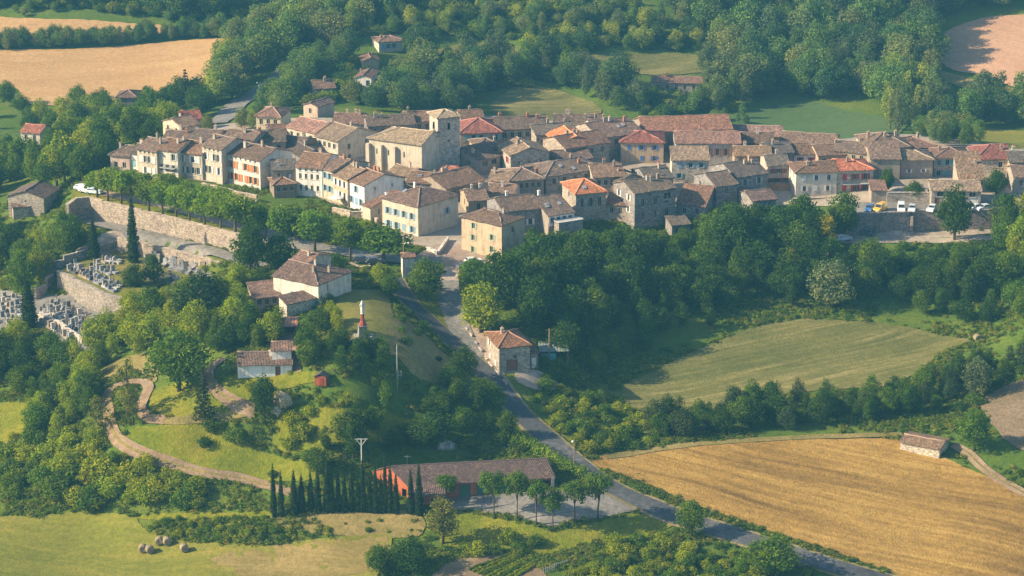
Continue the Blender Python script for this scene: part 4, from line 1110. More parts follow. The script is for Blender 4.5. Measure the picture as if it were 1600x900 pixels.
house(V1, 'taller house with a sunlit gable and grey front behind the dark stone one', (1151, 277), (1199, 270), 6.4, 12, 'p', 'dark', 'darkstone', W(2, 1, 'grey', h=1.6), W(1, 1), zg=23.4, chim=3, chc=(.5, .36, .24))
house(V1, 'small dark cottage with a pink roof in the shade by the orange fence', (1176, 314), (1213, 310), 4.2, 8, 'p', 'rose', 'darkstone', W(2, 1, 'blue', w=.7), zg=23, chim=0)
house(V1, 'sunken stone annexe with a rosy lean-to below the loggia house', (1057, 318), (1102, 322), 4.2, 8, 's', 'rose', 'darkstone', W(2, 1), zg=22.4, chim=0)
# --- northern and eastern part
house(V1, 'huge house with a mottled rosy roof on the northern edge', (938, 216), (1004, 206), 6.2, 14, 'p', 'rose', 'stone', W(4, 1), zg=25, chim=3, sky=2)
house(V1, 'small brown roof at the north edge left of the mottled roof', (925, 201), (965, 199), 5.2, 8, 'p', 'rose', 'pale', None, zg=25, chim=2)
house(V1, 'long house under a speckled pink roof on the northern edge', (1006, 206), (1144, 201.5), 5.6, 13, 'p', 'pink', 'taupe', None, zg=25, chim=0)
house(V1, 'tan house with a plain dark red hip roof and blue shutters', (970, 222), (1037, 222.5), 6.0, 10, 'pb', 'darkred', 'tan', W(3, 2, 'cobalt', h=1.2, w=.8), zg=24.4, chim=0)
house(V1, 'house with a speckled pink roof band and brown shutters', (1056, 223.5), (1157, 223.5), 6.6, 10, 'p', 'pink', 'grey', [W(4, 1, 'brown', x0=.45, x1=.98, h=1.8, w=.8, top=1.4), W(3, 1, None, x0=.02, x1=.4, top=1.6)], zg=24.2, chim=1)
house(V1, 'house with a tan roof and three windows right of the brown shutters', (1148, 243), (1205, 243), 5.2, 8, 'p', 'tan', 'tan', W(3, 1, 'brown', h=1.2), zg=24, chim=1)
house(V1, 'brown roofed house behind the tan roof near the green field', (1157, 223), (1208, 224), 5.4, 9, 'p', 'brown', 'taupe', None, zg=24.4, chim=1)
house(V1, 'low pink roof at the north edge before the green field', (1145, 211), (1222, 213), 4.4, 9, 'p', 'pink', 'taupe', None, zg=24, chim=0)
house(V1, 'long barn house with an open timbered attic', (1219, 221), (1304, 226.5), 5.0, 9, 'p', 'brown', 'tan', W(12, 1, None, w=.7, h=.9, top=.4, skip=.2), zg=24, chim=0)
house(V1, 'half timbered pale house with grey roof by the orange fence', (1200, 259), (1234, 258), 5.6, 9, 'p', 'grey', 'pink', W(3, 2, 'brown', h=1.1, top=.8, st=2.3), zg=23.8, chim=1)
house(V1, 'grey roofed house right behind the half timbered one', (1199, 240), (1240, 238), 5.2, 9, 'p', 'dark', 'taupe', W(3, 1), zg=24, chim=1)
house(V1, 'small white house with a red door among grey roofs', (1241, 241), (1278, 241), 4.6, 8, 'p', 'brown', 'white', W(2, 1, 'red', w=.8), zg=24, chim=1)
house(V1, 'brown roofed house right of the small white house', (1279, 243), (1322, 241), 5.0, 9, 'p', 'brown', 'tan', W(3, 1), zg=24, chim=1)
house(V1, 'white gabled corner house with grey green shutters and two rows of windows', (1244, 270), (1308, 268.5), 5.9, 9, 'pl', 'brown', 'pale', W(3, 2, 'white', h=1.25, w=.8, top=.7, st=2.6, skip=0), W(2, 2, 'white', h=1.1), zg=24, chim=1)
hr_, hrL, hrD, _ = house(V1, 'house with crimson shutters and an orange red roof and balcony', (1308.5, 266.5), (1365, 264.5), 6.0, 9, 'pr', 'red', 'lightstone', [W(3, 2, 'red', h=1.5, w=1.0, top=.9, st=2.8, skip=0)], zg=24, chim=1)
house(V1, 'tall manor with a wide brown hip roof on the east side', (1357, 231), (1421, 229), 6.6, 12, 'pb', 'brown', 'tan', W(4, 1, None, w=.8, h=.9, top=.7), zg=24.8, chim=3, chc=(.5, .38, .26), pitch=.36)
house(V1, 'east wing of the manor with a brown hip roof and grey side', (1421, 233), (1462, 228), 5.4, 10, 'pr', 'rose', 'taupe', W(2, 1), zg=24.6, chim=1)
house(V1, 'taupe house with an open loggia under the manor', (1361, 248), (1407, 248), 6.6, 7, 's', 'brown', 'taupe', [W(1, 1, 'brown', h=1.5, top=1.4, x0=.4, x1=.9), W(1, 1, None, h=1.0, top=4.2)], zg=24.2, chim=0, pitch=.34)
house(V1, 'taupe house with paired small windows east of the loggia', (1408, 249.5), (1458, 249), 6.0, 8, 'pr', 'tan', 'taupe', [W(2, 1, 'white', h=.8, w=.7, top=2.4, skip=0)], zg=24.2, chim=0)
house(V1, 'brown roofed house behind the crimson shutters', (1300, 234), (1356, 240), 5.6, 9, 'p', 'brown', 'tan', W(4, 1), zg=24.2, chim=1)
house(V1, 'stone house with pale green shutters and a hip roof', (1460, 247), (1518, 246.5), 5.4, 9, 'pb', 'rose', 'lightstone', W(3, 2, 'teal', h=1.3, top=.5, st=2.6, x0=.02, x1=.7, skip=0), zg=24.2, chim=1)
house(V1, 'house with a large dark red roof at the far east end', (1527, 248), (1578, 248), 5.2, 11, 'pl', 'darkred', 'lightstone', W(2, 1), zg=24.2, chim=1, pitch=.38)
house(V1, 'tan house with a grey roof at the east edge of the picture', (1578, 253), (1640, 253), 5.2, 9, 'p', 'grey', 'tan', W(4, 1), zg=24.2, chim=1)
house(V1, 'tall stone house with a steep sunlit tile roof', (1499, 280), (1537, 280), 4.0, 9, 's', 'tan', 'stone', W(2, 1, 'white', h=1.0, top=.4), zg=24.4, chim=1, pitch=.48)
house(V1, 'low stone house with dark openings over the car park', (1456, 297), (1533, 298), 4.0, 8, 'p', 'tan', 'stone', [W(4, 1, None, w=1.5, h=1.2, top=.4, skip=0), dict(n=1, rows=0, door=.12, dc='brown'), dict(n=1, rows=0, door=.85, dw=2.2, dc='white')], zg=24.6, chim=1)
house(V1, 'stone house at the right edge below the grey roof', (1585, 276), (1650, 276), 4.6, 9, 'p', 'brown', 'stone', W(4, 1, None), zg=24.4, chim=0)
house(V1, 'lean-to workshop with a pale garage door under the crimson house', (1362, 297), (1385, 297), 3.0, 5, 's', 'rose', 'taupe', None, zg=24.4, chim=0, pitch=.2)
# --- outlying houses
house('farmhouse', 'yellow house with a brown hip roof behind the trees', (400, 181), (438, 183), 4.5, 9, 'pb', 'rose', 'yellow', W(3, 1), zg=18, group=OUT)
house('farmhouse', 'small pink house with a grey roof under the long grey house', (474, 163), (496, 167), 4.2, 7, 'g', 'rose', 'pink', W(1, 1), zg=13, group=OUT, chim=0)
house('farmhouse', 'long grey house with a brown roof below the white arched house', (492, 139), (524, 137), 3.6, 9, 'p', 'rose', 'grey', None, None, None, zg=11, group=OUT, chim=2)
house('farmhouse', 'white house with a dark arch in its gable on the wooded slope', (555, 121), (580, 122), 3.4, 9, 'g', 'rose', 'white', W(1, 1, None, w=1.4, h=1.8, x0=.6, x1=.98, skip=0), zg=11.5, group=OUT, chim=1)
house('farmhouse', 'small red roofed house on the wooded slope above the white one', (567, 95), (592, 94), 3.2, 7, 'g', 'rose', 'tan', None, W(1, 1), zg=13.5, group=OUT, chim=1)
house('farmhouse', 'long low house with blue shutters among the hill trees', (592, 66), (630, 63), 3.0, 7, 'pb', 'rose', 'cream', W(4, 1, 'blue'), zg=16, group=OUT, chim=1)
house('farmhouse', 'long farmhouse with a brown roof hidden in trees by the far pasture', (1018, 128), (1096, 130), 3.2, 7, 'p', 'rose', 'taupe', W(5, 1), W(1, 1), zg=8, group=OUT, chim=1)
house('farmhouse', 'red roofed white house alone in the left valley gardens', (32, 206), (62, 208), 5.0, 8, 'p', 'red', 'pale', W(2, 2), zg=4, group=OUT, chim=0)
house('farmhouse', 'low house with a purple brown roof at the wheat field edge', (182, 152), (213, 152), 2.6, 8, 'pb', 'rose', 'taupe', None, zg=4, group=OUT, chim=0)
house('farmhouse', 'yellow house with grey side at the back end of the village row', (284, 199), (311, 194), 4.6, 9, 'p', 'tan', 'lightstone', None, W(2, 1), zg=17, group=OUT, chim=0)
house('farmhouse', 'dull red roofed house right behind the yellow house', (287, 187), (315, 185), 4.0, 8, 'p', 'darkred', 'taupe', None, zg=16, group=OUT, chim=0)
house('stone_barn', 'old stone barn with a low annexe at the left edge', (12, 306), (68, 310), 4.6, 9, 'g', 'rose', 'stone', W(1, 1, None, w=.5, h=.6), W(1, 1), zg=17, group=OUT, chim=0, cat='barn')
house('stone_annexe', 'low lean-to annexe in front of the old stone barn', (20, 324), (62, 321), 2.4, 4, 's', 'rose', 'lightstone', None, zg=17, group=OUT, chim=0, cat='annexe', pitch=.25)
house('farmhouse', 'large white farmhouse with a patched brown hip roof below the promenade', (427, 430), (497, 445), 5.4, 11, 'pr', 'rose', 'pale', W(3, 1, 'teal', top=2.6, x0=.35, x1=.98), None, W(2, 1, None, w=.5), zg=25.6, group=OUT, chim=3)
house('farm_wing', 'lower back wing of the white farmhouse with a lit cream end', (452, 408), (478, 414), 6.6, 8, 'p', 'rose', 'cream', None, zg=25.6, group=OUT, chim=1, cat='house wing')
house('farm_shed', 'low brown roofed shed on the left of the white farmhouse', (397, 466), (437, 462), 2.6, 6, 's', 'rose', 'tan', W(3, 1, None, w=1.0, h=1.2, top=.4), zg=25.2, group=OUT, chim=0, cat='shed', pitch=.25)
house('garden_wall_shed', 'long garden lean-to with a teal door before the white farmhouse', (448, 475), (500, 464), 2.4, 3, 's', 'rose', 'lightstone', dict(n=1, rows=0, door=.82, dc='teal', dh=1.9, dw=1.2), zg=25.8, group=OUT, chim=0, cat='shed', pitch=.3)
house('cottage', 'long low cottage with a whitewashed wall above the garden', (371, 570), (456, 569), 2.4, 7.5, 'p', 'rose', 'white', dict(n=1, rows=0, door=.74, dc='brown', dw=1.0, dh=2.0), zg=22, group=OUT, chim=1, chc=(.6, .55, .5), cat='cottage')
house('cottage_wing', 'short raised wing at the back of the low whitewashed cottage', (425, 547), (455, 546.5), 4.0, 5, 'p', 'rose', 'white', None, zg=22.6, group=OUT, chim=0, cat='house wing')
ho, hoL, hoD, hoat = house('roadside_house', 'square rubble house with a patchy red roof beside the main road', (780, 543), (828, 538.5), 5.2, 9.5, 'pb', 'patchy', 'stone', [W(1, 1, None, w=.8, h=.9, top=1.8, x0=.35, x1=.7, skip=0), dict(n=1, rows=0, door=.42, dw=2.4, dh=2.5, dc='brown')], W(2, 2, 'white', h=1.1), zg=16.6, group=OUT, chim=1)
house('lean_to', 'dark porch lean-to on the right side of the rubble house', (829, 552), (840, 551), 3.2, 6, 's', 'rose', 'taupe', dict(n=1, rows=0, door=.5, dw=1.0, dc='white'), zg=16.6, group=OUT, chim=0, cat='porch', pitch=.15)
house('transformer_hut', 'slim pale hut with a tiled cap beside the lamp post', (629, 402), (648, 401), 4.6, 2.6, 'p', 'rose', 'pale', dict(n=1, rows=0, door=.5, dc='grey'), zg=24.6, group=OUT, chim=0, cat='hut')
house('stone_shelter', 'long low stone shelter with a loose tiled roof by the stubble field', (1407, 690), (1468, 701), 1.9, 5.5, 'p', 'tan', 'lightstone', None, zg=9.6, group=OUT, chim=0, cat='shelter', pitch=.18, sunk=1)
house('stone_ruin', 'small grey stone outbuilding under the loggia house', (1050, 352), (1078, 350), 4.0, 5, 's', 'grey', 'darkstone', W(2, 1, None, w=.7), zg=20.5, chim=0, cat='outbuilding', group=OUT, pitch=.15)
# ------------------------------------------------------------------ planting
C_MID, C_DARK, C_BRIGHT, C_YEL, C_WIL = (0.085, 0.148, 0.008), (0.049, 0.098, 0.009), (0.20, 0.255, 0.008), (0.34, 0.29, 0.015), (0.12, 0.165, 0.085)
C_CYP, C_PINE, C_LIME = (0.026, 0.055, 0.014), (0.085, 0.155, 0.010), (0.22, 0.265, 0.010)
FORM_W = {'broadleaf': 8.2, 'tall': 6.4, 'poplar': 4.6, 'avenue': 6.8, 'cypress': 1.75, 'umbrella_pine': 6.0, 'pine': 4.8, 'fir': 5.2, 'shrub': 4.2}
def T(kind, px, pb, pt, wpx, col, label, group=None, cat='tree', z=None, name=None):
    """a tree whose foot is seen at (px, pb), top at row pt, crown wpx wide"""
    p = gp(px, pb) if z is None else atz(px, pb, z)
    d = (p - Vector((0, 0, CAM_Z))).length; s = FPX / d
    h = (pb - pt) / (s * math.cos(TILT)); H = FORM[kind][0][0]
    w = (wpx / s) / (FORM_W[kind] * h / H)
    return tree(kind, p, h, w, col, label, cat, group, name)

ORD = 'first second third fourth fifth sixth seventh eighth ninth tenth eleventh twelfth thirteenth fourteenth fifteenth sixteenth seventeenth eighteenth nineteenth twentieth last'.split()
# rows and single trees one can point to
G = 'clipped avenue trees on the promenade'
PR = [(152, 308, 268, 34), (169, 314, 264, 36), (190, 319, 266, 36), (233, 331, 284, 38), (254, 337, 285, 36), (276, 342, 290, 36), (297, 348, 295, 38), (320, 354, 302, 38), (345, 360, 305, 40), (368, 366, 302, 48)]
for i, (x, b, t, w) in enumerate(PR):
    T('avenue', x, b, t, w * 1.3, (0.15, 0.225, 0.010), ORD[i] + ' clipped tree from the west end of the outer promenade row', G, z=PROM_Z)
for i, (x, b, t, w) in enumerate([(176, 299, 262, 34), (205, 300, 268, 34), (222, 305, 270, 34), (262, 312, 272, 36), (290, 318, 284, 34), (318, 326, 290, 36), (345, 332, 292, 38), (385, 345, 310, 40)]):
    T('avenue', x, b, t, w * 1.3, (0.13, 0.205, 0.010), ORD[i] + ' clipped tree from the west end of the inner promenade row', G, z=PROM_Z)
G = 'plane trees between the promenade and the square'
for x, b, t, w, l in [(415, 372, 322, 46, 'spreading plane tree at the east end of the promenade'), (442, 380, 322, 56, 'broad plane tree in front of the open arched brown house'), (492, 395, 328, 66, 'big round plane tree on a clear trunk by the grass bend'),
                      (547, 408, 340, 54, 'round plane tree on a leaning trunk below the white parasol'), (600, 412, 354, 92, 'very wide plane tree before the big hip roofed house'), (462, 378, 320, 44, 'plane tree behind the big round one')]:
    T('avenue', x, b, t, w, (0.105, 0.18, 0.012), l, G)
G = 'tall cypresses in the row left of the red walled warehouse'
CY = [(428, 806, 727, 12), (440, 806, 738, 11), (460, 804, 738, 15), (472, 802, 744, 14), (486, 800, 738, 13), (497, 800, 733, 14), (512, 799, 716, 14), (519, 799, 740, 13), (529, 798, 742, 13), (539, 798, 745, 13), (550, 798, 727, 12), (560, 798, 746, 12),
      (567, 798, 718, 13), (578, 799, 738, 12), (587, 800, 727, 13), (596, 800, 744, 12), (602, 800, 714, 11), (610, 800, 730, 14), (619, 801, 742, 13), (642, 801, 735, 14), (655, 804, 724, 14)]
for i, (x, b, t, w) in enumerate(CY):
    l = {0: 'leftmost slender cypress of the warehouse row', 1: 'second slender cypress from the left end of the warehouse row', 19: 'shorter cypress standing apart before the orange gable', 20: 'tall cypress at the warehouse end of the row'}.get(i, ORD[i] + ' dark cypress from the left in the row beside the warehouse')
    T('cypress', x, b + 2, t - 2, w * .88, C_CYP, l, G)
for x, b, t, w, l in [(147, 407, 344, 16, 'shorter cypress beside the cemetery ramp'), (209, 412, 312, 16, 'tallest cypress standing inside the upper cemetery'), (46, 512, 440, 22, 'stout cypress at the lower cemetery gate')]:
    T('cypress', x, b, t, w * 1.15, C_CYP, l, 'cypresses of the cemetery')
G = 'umbrella pines along the warehouse yard'
for x, b, t, w, l in [(771, 810, 732, 46, 'umbrella pine nearest the green warehouse doors'), (807, 816, 734, 44, 'umbrella pine second from the left along the yard'), (838, 823, 747, 44, 'umbrella pine in the middle of the yard edge'), (864, 829, 764, 40, 'lowest umbrella pine on the grass bank corner'),
                      (897, 818, 750, 46, 'umbrella pine with the leaning trunk'), (934, 812, 738, 56, 'dark umbrella pine nearest the main road'), (697, 790, 740, 40, 'umbrella pine close against the warehouse left wing')]:
    T('umbrella_pine', x, b, t, w, C_PINE, l, G)
for x, b, t, w, l in [(200, 652, 553, 46, 'tall open pine inside the track bend'), (155, 677, 615, 42, 'yellowish pine left of the dirt track'), (208, 664, 603, 30, 'small bright pine right of the tall open pine')]:
    T('pine', x, b, t, w, (0.12, 0.145, 0.03), l, 'pines round the track bend')
T('fir', 319, 657, 576, 34, (0.035, 0.06, 0.02), 'single fir on a pale trunk beside the track')
T('fir', 291, 168, 112, 28, (0.03, 0.055, 0.022), 'tall dark fir at the far wheat field corner', 'firs by the wheat field'); T('fir', 268, 160, 135, 14, (0.03, 0.055, 0.022), 'short narrow fir by the far wheat field', 'firs by the wheat field')
HERO = [('broadleaf', 280, 612, 512, 100, C_MID, 'huge round tree above the track bend'), ('broadleaf', 413, 652, 587, 46, C_DARK, 'dark round tree at the end of the cottage track'), ('broadleaf', 318, 510, 430, 96, C_CYP, 'big dark dome shaped yew under the cemetery'),
        ('broadleaf', 210, 458, 412, 42, C_DARK, 'dark tree at the foot of the tallest cypress'), ('broadleaf', 240, 445, 398, 38, C_DARK, 'round tree right of the tallest cypress'), ('broadleaf', 36, 468, 388, 46, C_MID, 'round tree above the stout cypress'),
        ('broadleaf', 668, 470, 402, 64, C_MID, 'round tree on the roadside lawn by the slim hut'), ('broadleaf', 738, 452, 405, 60, C_MID, 'tree beside the square below the green shuttered house'), ('broadleaf', 752, 520, 442, 76, C_BRIGHT, 'bright leaved tree right of the lane'),
        ('broadleaf', 596, 452, 412, 44, C_BRIGHT, 'light green tree at the top of the statue lawn'), ('broadleaf', 610, 466, 428, 36, C_MID, 'small tree where the main road leaves the square'), ('broadleaf', 1080, 840, 780, 46, C_MID, 'lone round tree between the main road and the bank'),
        ('broadleaf', 1205, 900, 836, 90, C_MID, 'dense tree on the road edge at the bottom of the picture'), ('broadleaf', 1318, 372, 298, 54, C_MID, 'round tree in front of the crimson shuttered house'), ('broadleaf', 1491, 375, 294, 60, C_DARK, 'round dark tree before the car park wall'),
        ('broadleaf', 1252, 378, 306, 70, C_DARK, 'wide dark tree under the white gabled corner house'), ('tall', 1288, 402, 334, 46, C_YEL, 'yellow leaved tree among the dark slope trees'), ('tall', 1236, 425, 385, 28, C_YEL, 'small yellow leaved tree lower on the slope'), ('broadleaf', 1570, 362, 304, 56, C_DARK, 'tree at the right end of the car park'),
        ('broadleaf', 1300, 482, 408, 78, C_WIL, 'grey green willow on the slope over the mown field'), ('broadleaf', 1525, 622, 560, 52, C_WIL, 'grey green willow beside the right hand hedge'), ('broadleaf', 1522, 704, 642, 60, C_MID, 'round tree behind the stone shelter'),
        ('broadleaf', 392, 430, 344, 56, C_DARK, 'dark tall tree at the end of the promenade wall'), ('broadleaf', 436, 425, 366, 60, C_DARK, 'spreading dark tree behind the white farmhouse'), ('broadleaf', 524, 432, 396, 44, C_DARK, 'dark tree behind the farmhouse roof'),
        ('broadleaf', 640, 895, 838, 64, C_DARK, 'blue green tree at the meadow corner'), ('broadleaf', 594, 896, 852, 56, C_MID, 'bushy tree at the meadow corner by the blue green one'), ('tall', 692, 850, 772, 60, (0.16, 0.18, 0.035), 'thin straw coloured tree on the bank before the warehouse'),
        ('broadleaf', 1428, 312, 284, 34, C_DARK, 'round bush tree by the car park wall house'), ('broadleaf', 1386, 300, 262, 24, C_DARK, 'small dark tree against the taupe house'), ('broadleaf', 993, 250, 226, 18, C_DARK, 'little tree against the dark red hip roofed house'), ('broadleaf', 1556, 306, 266, 38, C_DARK, 'tree between the stone houses at the east end'),
        ('tall', 930, 530, 446, 66, C_MID, 'tall tree rising from the slope above the rubble house'), ('poplar', 818, 524, 470, 26, C_MID, 'slim light tree behind the rubble house')]
for k, x, b, t, w, c, l in HERO: T(k, x, b, t, w, c, l)

# patches of wood, hedge and scrub: (patch, spacing, heights, kinds, tints, label, group)
CAND = []
MOWN = [(v.co.x, v.co.y) for o in COL.objects if o.name == 'mown_field' for v in o.data.vertices]
def patch(poly, sp, h0, h1, kinds, cols, label, group, seed, shrub=False, wf=(0.85, 1.2), skip=0.0):
    rr = random.Random(seed)
    for p in fill(poly, sp, rr):
        if rr.random() < skip: continue
        k = rr.choice(kinds)
        if 'southern slope' in group and not shrub:
            dd = min(math.hypot(p.x - q[0], p.y - q[1]) for q in MOWN)
            if dd < 5: continue
            h1_ = min(h1, 3.5 + dd * .38)
        else: h1_ = h1
        CAND.append((p, rr.uniform(min(h0, h1_ * .8), h1_), k, rr.uniform(*wf), rr.choice(cols), label, group, shrub, rr.random()))
BL = ['broadleaf', 'broadleaf', 'broadleaf', 'tall']
patch([(775, 440), (830, 410), (900, 406), (970, 416), (1040, 424), (1062, 408), (1115, 376), (1200, 372), (1290, 404), (1380, 436), (1450, 446), (1530, 440), (1640, 412), (1650, 514), (1540, 514), (1400, 494), (1240, 482), (1130, 506), (1045, 540), (988, 574), (950, 606), (905, 600), (880, 560), (850, 520), (800, 500), (768, 470)],
      5.8, 6.5, 12.5, BL, [C_MID, C_DARK, C_DARK, C_DARK, (0.048, 0.10, 0.012), (0.09, 0.15, 0.012)], 'leafy tree in the dense wood below the southern village edge', 'trees of the wood on the southern slope', 3)
patch([(1570, 360), (1650, 340), (1660, 430), (1600, 440), (1560, 410)], 6, 7, 11, BL, [C_MID, C_BRIGHT], 'tree of the clump at the right end of the car park terrace', 'clump of trees at the right edge', 4)
patch([(1000, 672), (1040, 655), (1110, 650), (1200, 640), (1300, 632), (1390, 624), (1440, 610), (1480, 590), (1540, 568), (1620, 556), (1620, 575), (1540, 592), (1500, 615), (1470, 645), (1400, 658), (1300, 666), (1200, 675), (1100, 682), (1040, 690)], 3.7, 3.2, 6.8, BL, [C_MID, C_DARK, C_DARK, (0.06, 0.09, 0.03)],
      'hedge tree between the mown field and the stubble field', 'trees of the hedge over the stubble field', 5)
patch([(472, 575), (480, 520), (500, 486), (524, 480), (528, 530), (545, 556), (590, 560), (625, 590), (610, 625), (545, 620), (505, 600)], 4.6, 4, 7.0, BL, [C_MID, C_BRIGHT, C_MID, C_DARK], 'leafy tree in the thicket in front of the statue', 'trees of the thicket round the statue hill', 6)
patch([(488, 742), (498, 690), (540, 668), (600, 680), (660, 690), (690, 700), (650, 718), (585, 738), (520, 758)], 5.2, 5, 8.5, BL, [C_MID, C_DARK, C_DARK], 'dark tree on the slope behind the cypress row', 'trees behind the cypress row', 7)
patch([(640, 640), (690, 604), (740, 585), (776, 610), (806, 648), (806, 690), (770, 702), (720, 690), (680, 660)], 5.0, 4.5, 8, BL, [C_MID, C_MID, C_DARK], 'dark tree on the hill shoulder above the warehouse roof', 'trees between the warehouse and the main road', 8)
patch([(100, 575), (150, 540), (200, 500), (240, 478), (290, 470), (350, 480), (370, 520), (330, 545), (270, 540), (230, 560), (180, 566), (150, 590)], 5.2, 5, 9, BL, [C_BRIGHT, C_LIME, C_MID, C_BRIGHT], 'sunlit tree on the slope under the cemetery', 'trees on the slope under the cemetery', 9)
patch([(0, 590), (60, 560), (110, 560), (150, 600), (155, 640), (120, 680), (60, 700), (40, 650), (0, 625)], 5.0, 4, 7.5, BL, [C_BRIGHT, C_MID, C_DARK], 'tree on the left flank below the dirt track', 'trees on the left flank', 10)
patch([(-60, 600), (-60, 530), (30, 535), (70, 545), (60, 590), (0, 610)], 5.5, 6, 9, BL, [C_MID, C_DARK, C_BRIGHT], 'tree at the left edge under the lower cemetery', 'trees at the left edge', 11)
patch([(-60, 440), (-60, 350), (20, 345), (90, 345), (128, 365), (130, 400), (90, 420), (70, 445), (20, 445)], 5.6, 6, 10, BL, [C_MID, C_BRIGHT, C_DARK], 'tree of the wood between the stone barn and the cemetery', 'trees left of the cemetery', 12)
patch([(70, 320), (75, 280), (110, 255), (150, 245), (175, 262), (140, 285), (112, 305)], 5.6, 8, 13, BL, [C_MID, C_DARK, C_DARK, C_BRIGHT], 'tall tree at the west tip of the promenade', 'trees at the west tip of the promenade', 13)
patch([(365, 540), (360, 470), (400, 440), (425, 440), (430, 470), (455, 500), (440, 520), (400, 545)], 5.2, 5, 8.5, BL, [C_BRIGHT, C_MID, C_DARK, C_LIME], 'tree between the white farmhouse and the low cottage', 'trees round the farmhouse', 14)
patch([(320, 560), (330, 530), (370, 545), (370, 570), (340, 575)], 4.5, 4, 6, BL, [C_DARK, C_MID], 'tree left of the low whitewashed cottage', 'trees round the farmhouse', 15)
patch([(-60, 330), (-60, 255), (0, 265), (60, 270), (75, 300), (5, 300)], 7, 7, 11, BL, [C_MID, C_DARK], 'tree behind the old stone barn', 'trees round the stone barn', 16)
patch([(70, 265), (60, 200), (110, 180), (180, 180), (260, 190), (280, 215), (220, 235), (150, 240), (120, 255)], 7.2, 6, 11, BL, [C_MID, C_DARK, C_BRIGHT], 'valley tree between the red roofed house and the promenade', 'trees of the left valley gardens', 17, skip=.15)
patch([(-60, 250), (-60, 130), (30, 160), (60, 180), (50, 215), (20, 240)], 11, 4, 8, BL, [C_MID, C_DARK], 'scattered tree in the left valley meadows', 'trees of the left valley gardens', 18, skip=.3)
patch([(120, 170), (220, 168), (290, 155), (340, 160), (330, 185), (280, 182), (230, 190), (150, 186)], 6.2, 6, 10, BL, [C_MID, C_DARK, C_DARK], 'tree along the lower edge of the wheat field', 'trees below the wheat field', 19)
FAR = 'distant trees'
def far(poly, sp, h0, h1, cols, seed, kinds=BL, **k): patch(poly, sp, h0, h1, kinds, [(c[0] * 1.1 + .02, c[1] * 1.05 + .03, c[2] + .035) for c in cols] + [(.16, .20, .07)], 'distant tree in the woods behind the village', 'trees of the woods behind the village', seed, **k)  # leaf tints made paler and bluer, putting distance haze into the colour
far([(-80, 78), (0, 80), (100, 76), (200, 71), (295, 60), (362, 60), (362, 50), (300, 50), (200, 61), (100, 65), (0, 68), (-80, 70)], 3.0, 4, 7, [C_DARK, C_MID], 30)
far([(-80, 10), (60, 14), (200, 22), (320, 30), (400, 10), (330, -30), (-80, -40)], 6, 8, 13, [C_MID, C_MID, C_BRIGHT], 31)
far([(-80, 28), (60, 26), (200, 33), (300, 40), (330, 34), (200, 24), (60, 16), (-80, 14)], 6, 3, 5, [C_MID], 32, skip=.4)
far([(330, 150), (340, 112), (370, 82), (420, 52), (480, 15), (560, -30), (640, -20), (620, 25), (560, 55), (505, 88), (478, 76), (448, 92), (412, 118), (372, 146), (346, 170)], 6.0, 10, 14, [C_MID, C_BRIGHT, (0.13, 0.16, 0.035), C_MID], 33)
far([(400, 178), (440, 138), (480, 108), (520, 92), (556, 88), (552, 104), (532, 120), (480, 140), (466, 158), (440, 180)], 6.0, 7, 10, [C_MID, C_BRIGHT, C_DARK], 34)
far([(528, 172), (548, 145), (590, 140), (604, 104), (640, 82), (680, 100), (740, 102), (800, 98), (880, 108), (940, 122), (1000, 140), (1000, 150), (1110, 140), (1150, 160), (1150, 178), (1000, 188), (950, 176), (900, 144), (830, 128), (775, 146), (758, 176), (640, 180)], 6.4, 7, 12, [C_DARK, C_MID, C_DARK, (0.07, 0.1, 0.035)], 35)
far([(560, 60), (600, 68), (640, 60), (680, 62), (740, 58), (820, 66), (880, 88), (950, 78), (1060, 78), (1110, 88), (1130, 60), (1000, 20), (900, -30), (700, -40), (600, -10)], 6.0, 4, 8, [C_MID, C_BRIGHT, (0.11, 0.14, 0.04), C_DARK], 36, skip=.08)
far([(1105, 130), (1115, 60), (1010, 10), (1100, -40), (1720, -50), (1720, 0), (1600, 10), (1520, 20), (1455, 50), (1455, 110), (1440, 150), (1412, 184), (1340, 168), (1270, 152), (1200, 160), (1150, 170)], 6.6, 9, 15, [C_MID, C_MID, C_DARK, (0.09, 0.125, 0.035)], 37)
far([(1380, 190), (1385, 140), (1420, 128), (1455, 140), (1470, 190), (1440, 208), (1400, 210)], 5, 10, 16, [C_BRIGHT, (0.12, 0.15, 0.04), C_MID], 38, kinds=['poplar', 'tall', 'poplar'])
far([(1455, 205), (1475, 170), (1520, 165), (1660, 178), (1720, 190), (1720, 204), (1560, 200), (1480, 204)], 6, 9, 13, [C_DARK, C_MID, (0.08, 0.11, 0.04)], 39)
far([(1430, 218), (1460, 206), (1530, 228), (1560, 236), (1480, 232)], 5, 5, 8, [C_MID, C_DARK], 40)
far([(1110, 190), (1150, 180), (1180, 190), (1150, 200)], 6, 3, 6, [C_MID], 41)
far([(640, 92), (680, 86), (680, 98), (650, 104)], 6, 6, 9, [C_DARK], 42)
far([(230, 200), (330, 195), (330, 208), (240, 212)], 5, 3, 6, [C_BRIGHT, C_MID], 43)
far([(360, 205), (400, 195), (440, 190), (445, 200), (380, 212)], 5, 4, 6, [C_MID, C_BRIGHT], 44)
